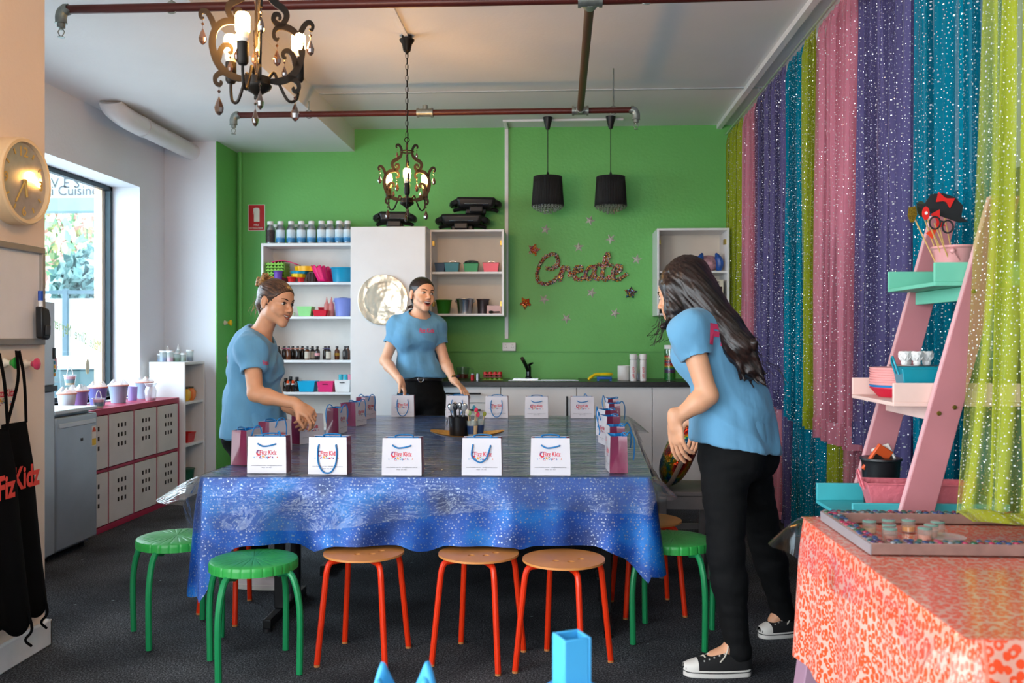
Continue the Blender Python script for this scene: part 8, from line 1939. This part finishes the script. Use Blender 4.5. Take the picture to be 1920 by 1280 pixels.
J['toeL'] = tL * .8 + hL * .2 + np.array((0, 0, .04)); J['toeR'] = tR * .8 + hR * .2 + np.array((0, 0, .05))
hdC = Head(atY(1281, 551, 3.60), (-.86, .46, -.22), (-.2, .1, 1), 1.02)
skC = skin_mat('skin_light_tan', '#d6a280')
locC = (float(J['pelvis'][0]), 3.58, 0)
perC, L0, bvh, shC = build_person('woman with long dark hair in a sky blue shirt and black jeans', J, hdC, (20, 3, -62), [(J['wrL'], (.10, .02, -1), (.75, .55, .05), -1, (.28, .34, .40, .5), .06, .5), (J['wrR'], (.05, .0, -1), (-.6, -.6, 0), 1, (.3, .35, .4, .5), .06, .4)],
    (skC, m_shirt, m_jean), locC, hem=A3(atY(1376, 836, 3.60)), hem_n=(-.18, 0, -1), sleeve=.42, bust=.95, seed=3, waist_top=A3(atY(1376, 772, 3.6)))
hdC.features(perC, skC, '#2a1a10', mat('brow_dark', '#2a1812'), '#b0605a', (20, 3, -62), L0)
m_hC = hair_mat('long_dark_hair', '#090403', '#2a150e', (.55, -.15, -.65), 120.0)
S_ = hdC.sc
pts = [A3(atY(u, v, Y)) for u, v, Y in ((1290, 520, 3.62), (1312, 588, 3.60), (1356, 616, 3.52), (1386, 650, 3.48), (1408, 692, 3.47), (1420, 706, 3.47))]
F = Field(np.minimum(hdC.O - .2, np.min(pts, 0) - .12), np.maximum(hdC.O + .2, np.max(pts, 0) + .12), .005)
F.ell(hdC.p(0, -12, 36), np.array((84, 100, 88)) * S_, hdC.M, .01)
for q, e in ((-1, 1.0), (1, 1.0)):  # hair falling along both cheeks
    F.cone(hdC.p(q * 62, 20, 30), hdC.p(q * 66, 22, -60), 34 * S_, 36 * S_, .02); F.cone(hdC.p(q * 66, 22, -60), hdC.p(q * 58, 30, -125), 36 * S_, 26 * S_, .02)
F.ell(hdC.p(0, 96, -30), np.array((50, 46, 86)) * S_, hdC.M, .012, 'sub')
rad = [.090, .082, .070, .060, .034, .010]
for i in range(len(pts) - 1): F.cone(pts[i], pts[i + 1], rad[i], rad[i + 1], .03)
for i in range(26):  # locks at the ends
    rr = random.Random(i); a = pts[3] + np.array((rr.uniform(-.05, .05), rr.uniform(-.05, .03), rr.uniform(-.03, .03))); b = pts[5] + np.array((rr.uniform(-.07, .03), rr.uniform(-.04, .04), rr.uniform(-.05, .04))); F.cone(a, b, .016, .0035, .006)
F.cone(hdC.p(-60, 30, -110), A3(atY(1242, 612, 3.47)), .032, .010, .02); F.cone(hdC.p(0, -60, -20), pts[2], .085, .065, .03)
hair_obj(perC, L0, F, m_hC, amp=.0032, dirv=(.55, -.15, -.65), seed=21, fr=100)
mb = MB(); rr = random.Random(31)
for i in range(20):
    p0 = A3(atY(rr.uniform(1236, 1250), rr.uniform(585, 615), 3.47)); p1 = p0 + np.array((rr.uniform(-.02, .02), 0, rr.uniform(-.06, -.03))); p2 = p1 + np.array((rr.uniform(-.05, .0), 0, rr.uniform(-.05, -.01)))
    mb.tube(smooth_path([tuple(p0 - L0), tuple(p1 - L0), tuple(p2 - L0)], 5), .0009, 4)
for i in range(26):
    k = rr.randrange(1, 5); p0 = pts[k] + np.array((rr.uniform(-.02, .05), rr.uniform(-.06, 0), rr.uniform(-.01, .05))); p1 = p0 + np.array((rr.uniform(.02, .06), 0, rr.uniform(-.05, .0))); p2 = p1 + np.array((rr.uniform(0, .04), 0, rr.uniform(-.07, -.02)))
    mb.tube(smooth_path([tuple(p0 - L0), tuple(p1 - L0), tuple(p2 - L0)], 5), .0009, 4)
o = mb.build('loose_strands', m_hC, perC); o['kind'] = 'stuff'
o0 = A3(atY(1331, 642, 3.4)); [project_text(c_, bvh, tuple(o0 + nrm((.85, .52, -.12)) * dx_), nrm((.85, .52, -.12)), nrm((.12, .0, 1)), nrm((-.35, .94, 0)), .10, w_, m_pinkt, shC, L0, bold=.06, name='letter') for c_, dx_, w_ in (('F', 0, .052), ('i', .064, .016))]
shoe(perC, L0, hL, tL, m_canvas, m_rub, m_rub, m_lace); shoe(perC, L0, hR, tR, m_canvas, m_rub, m_rub, m_lace)
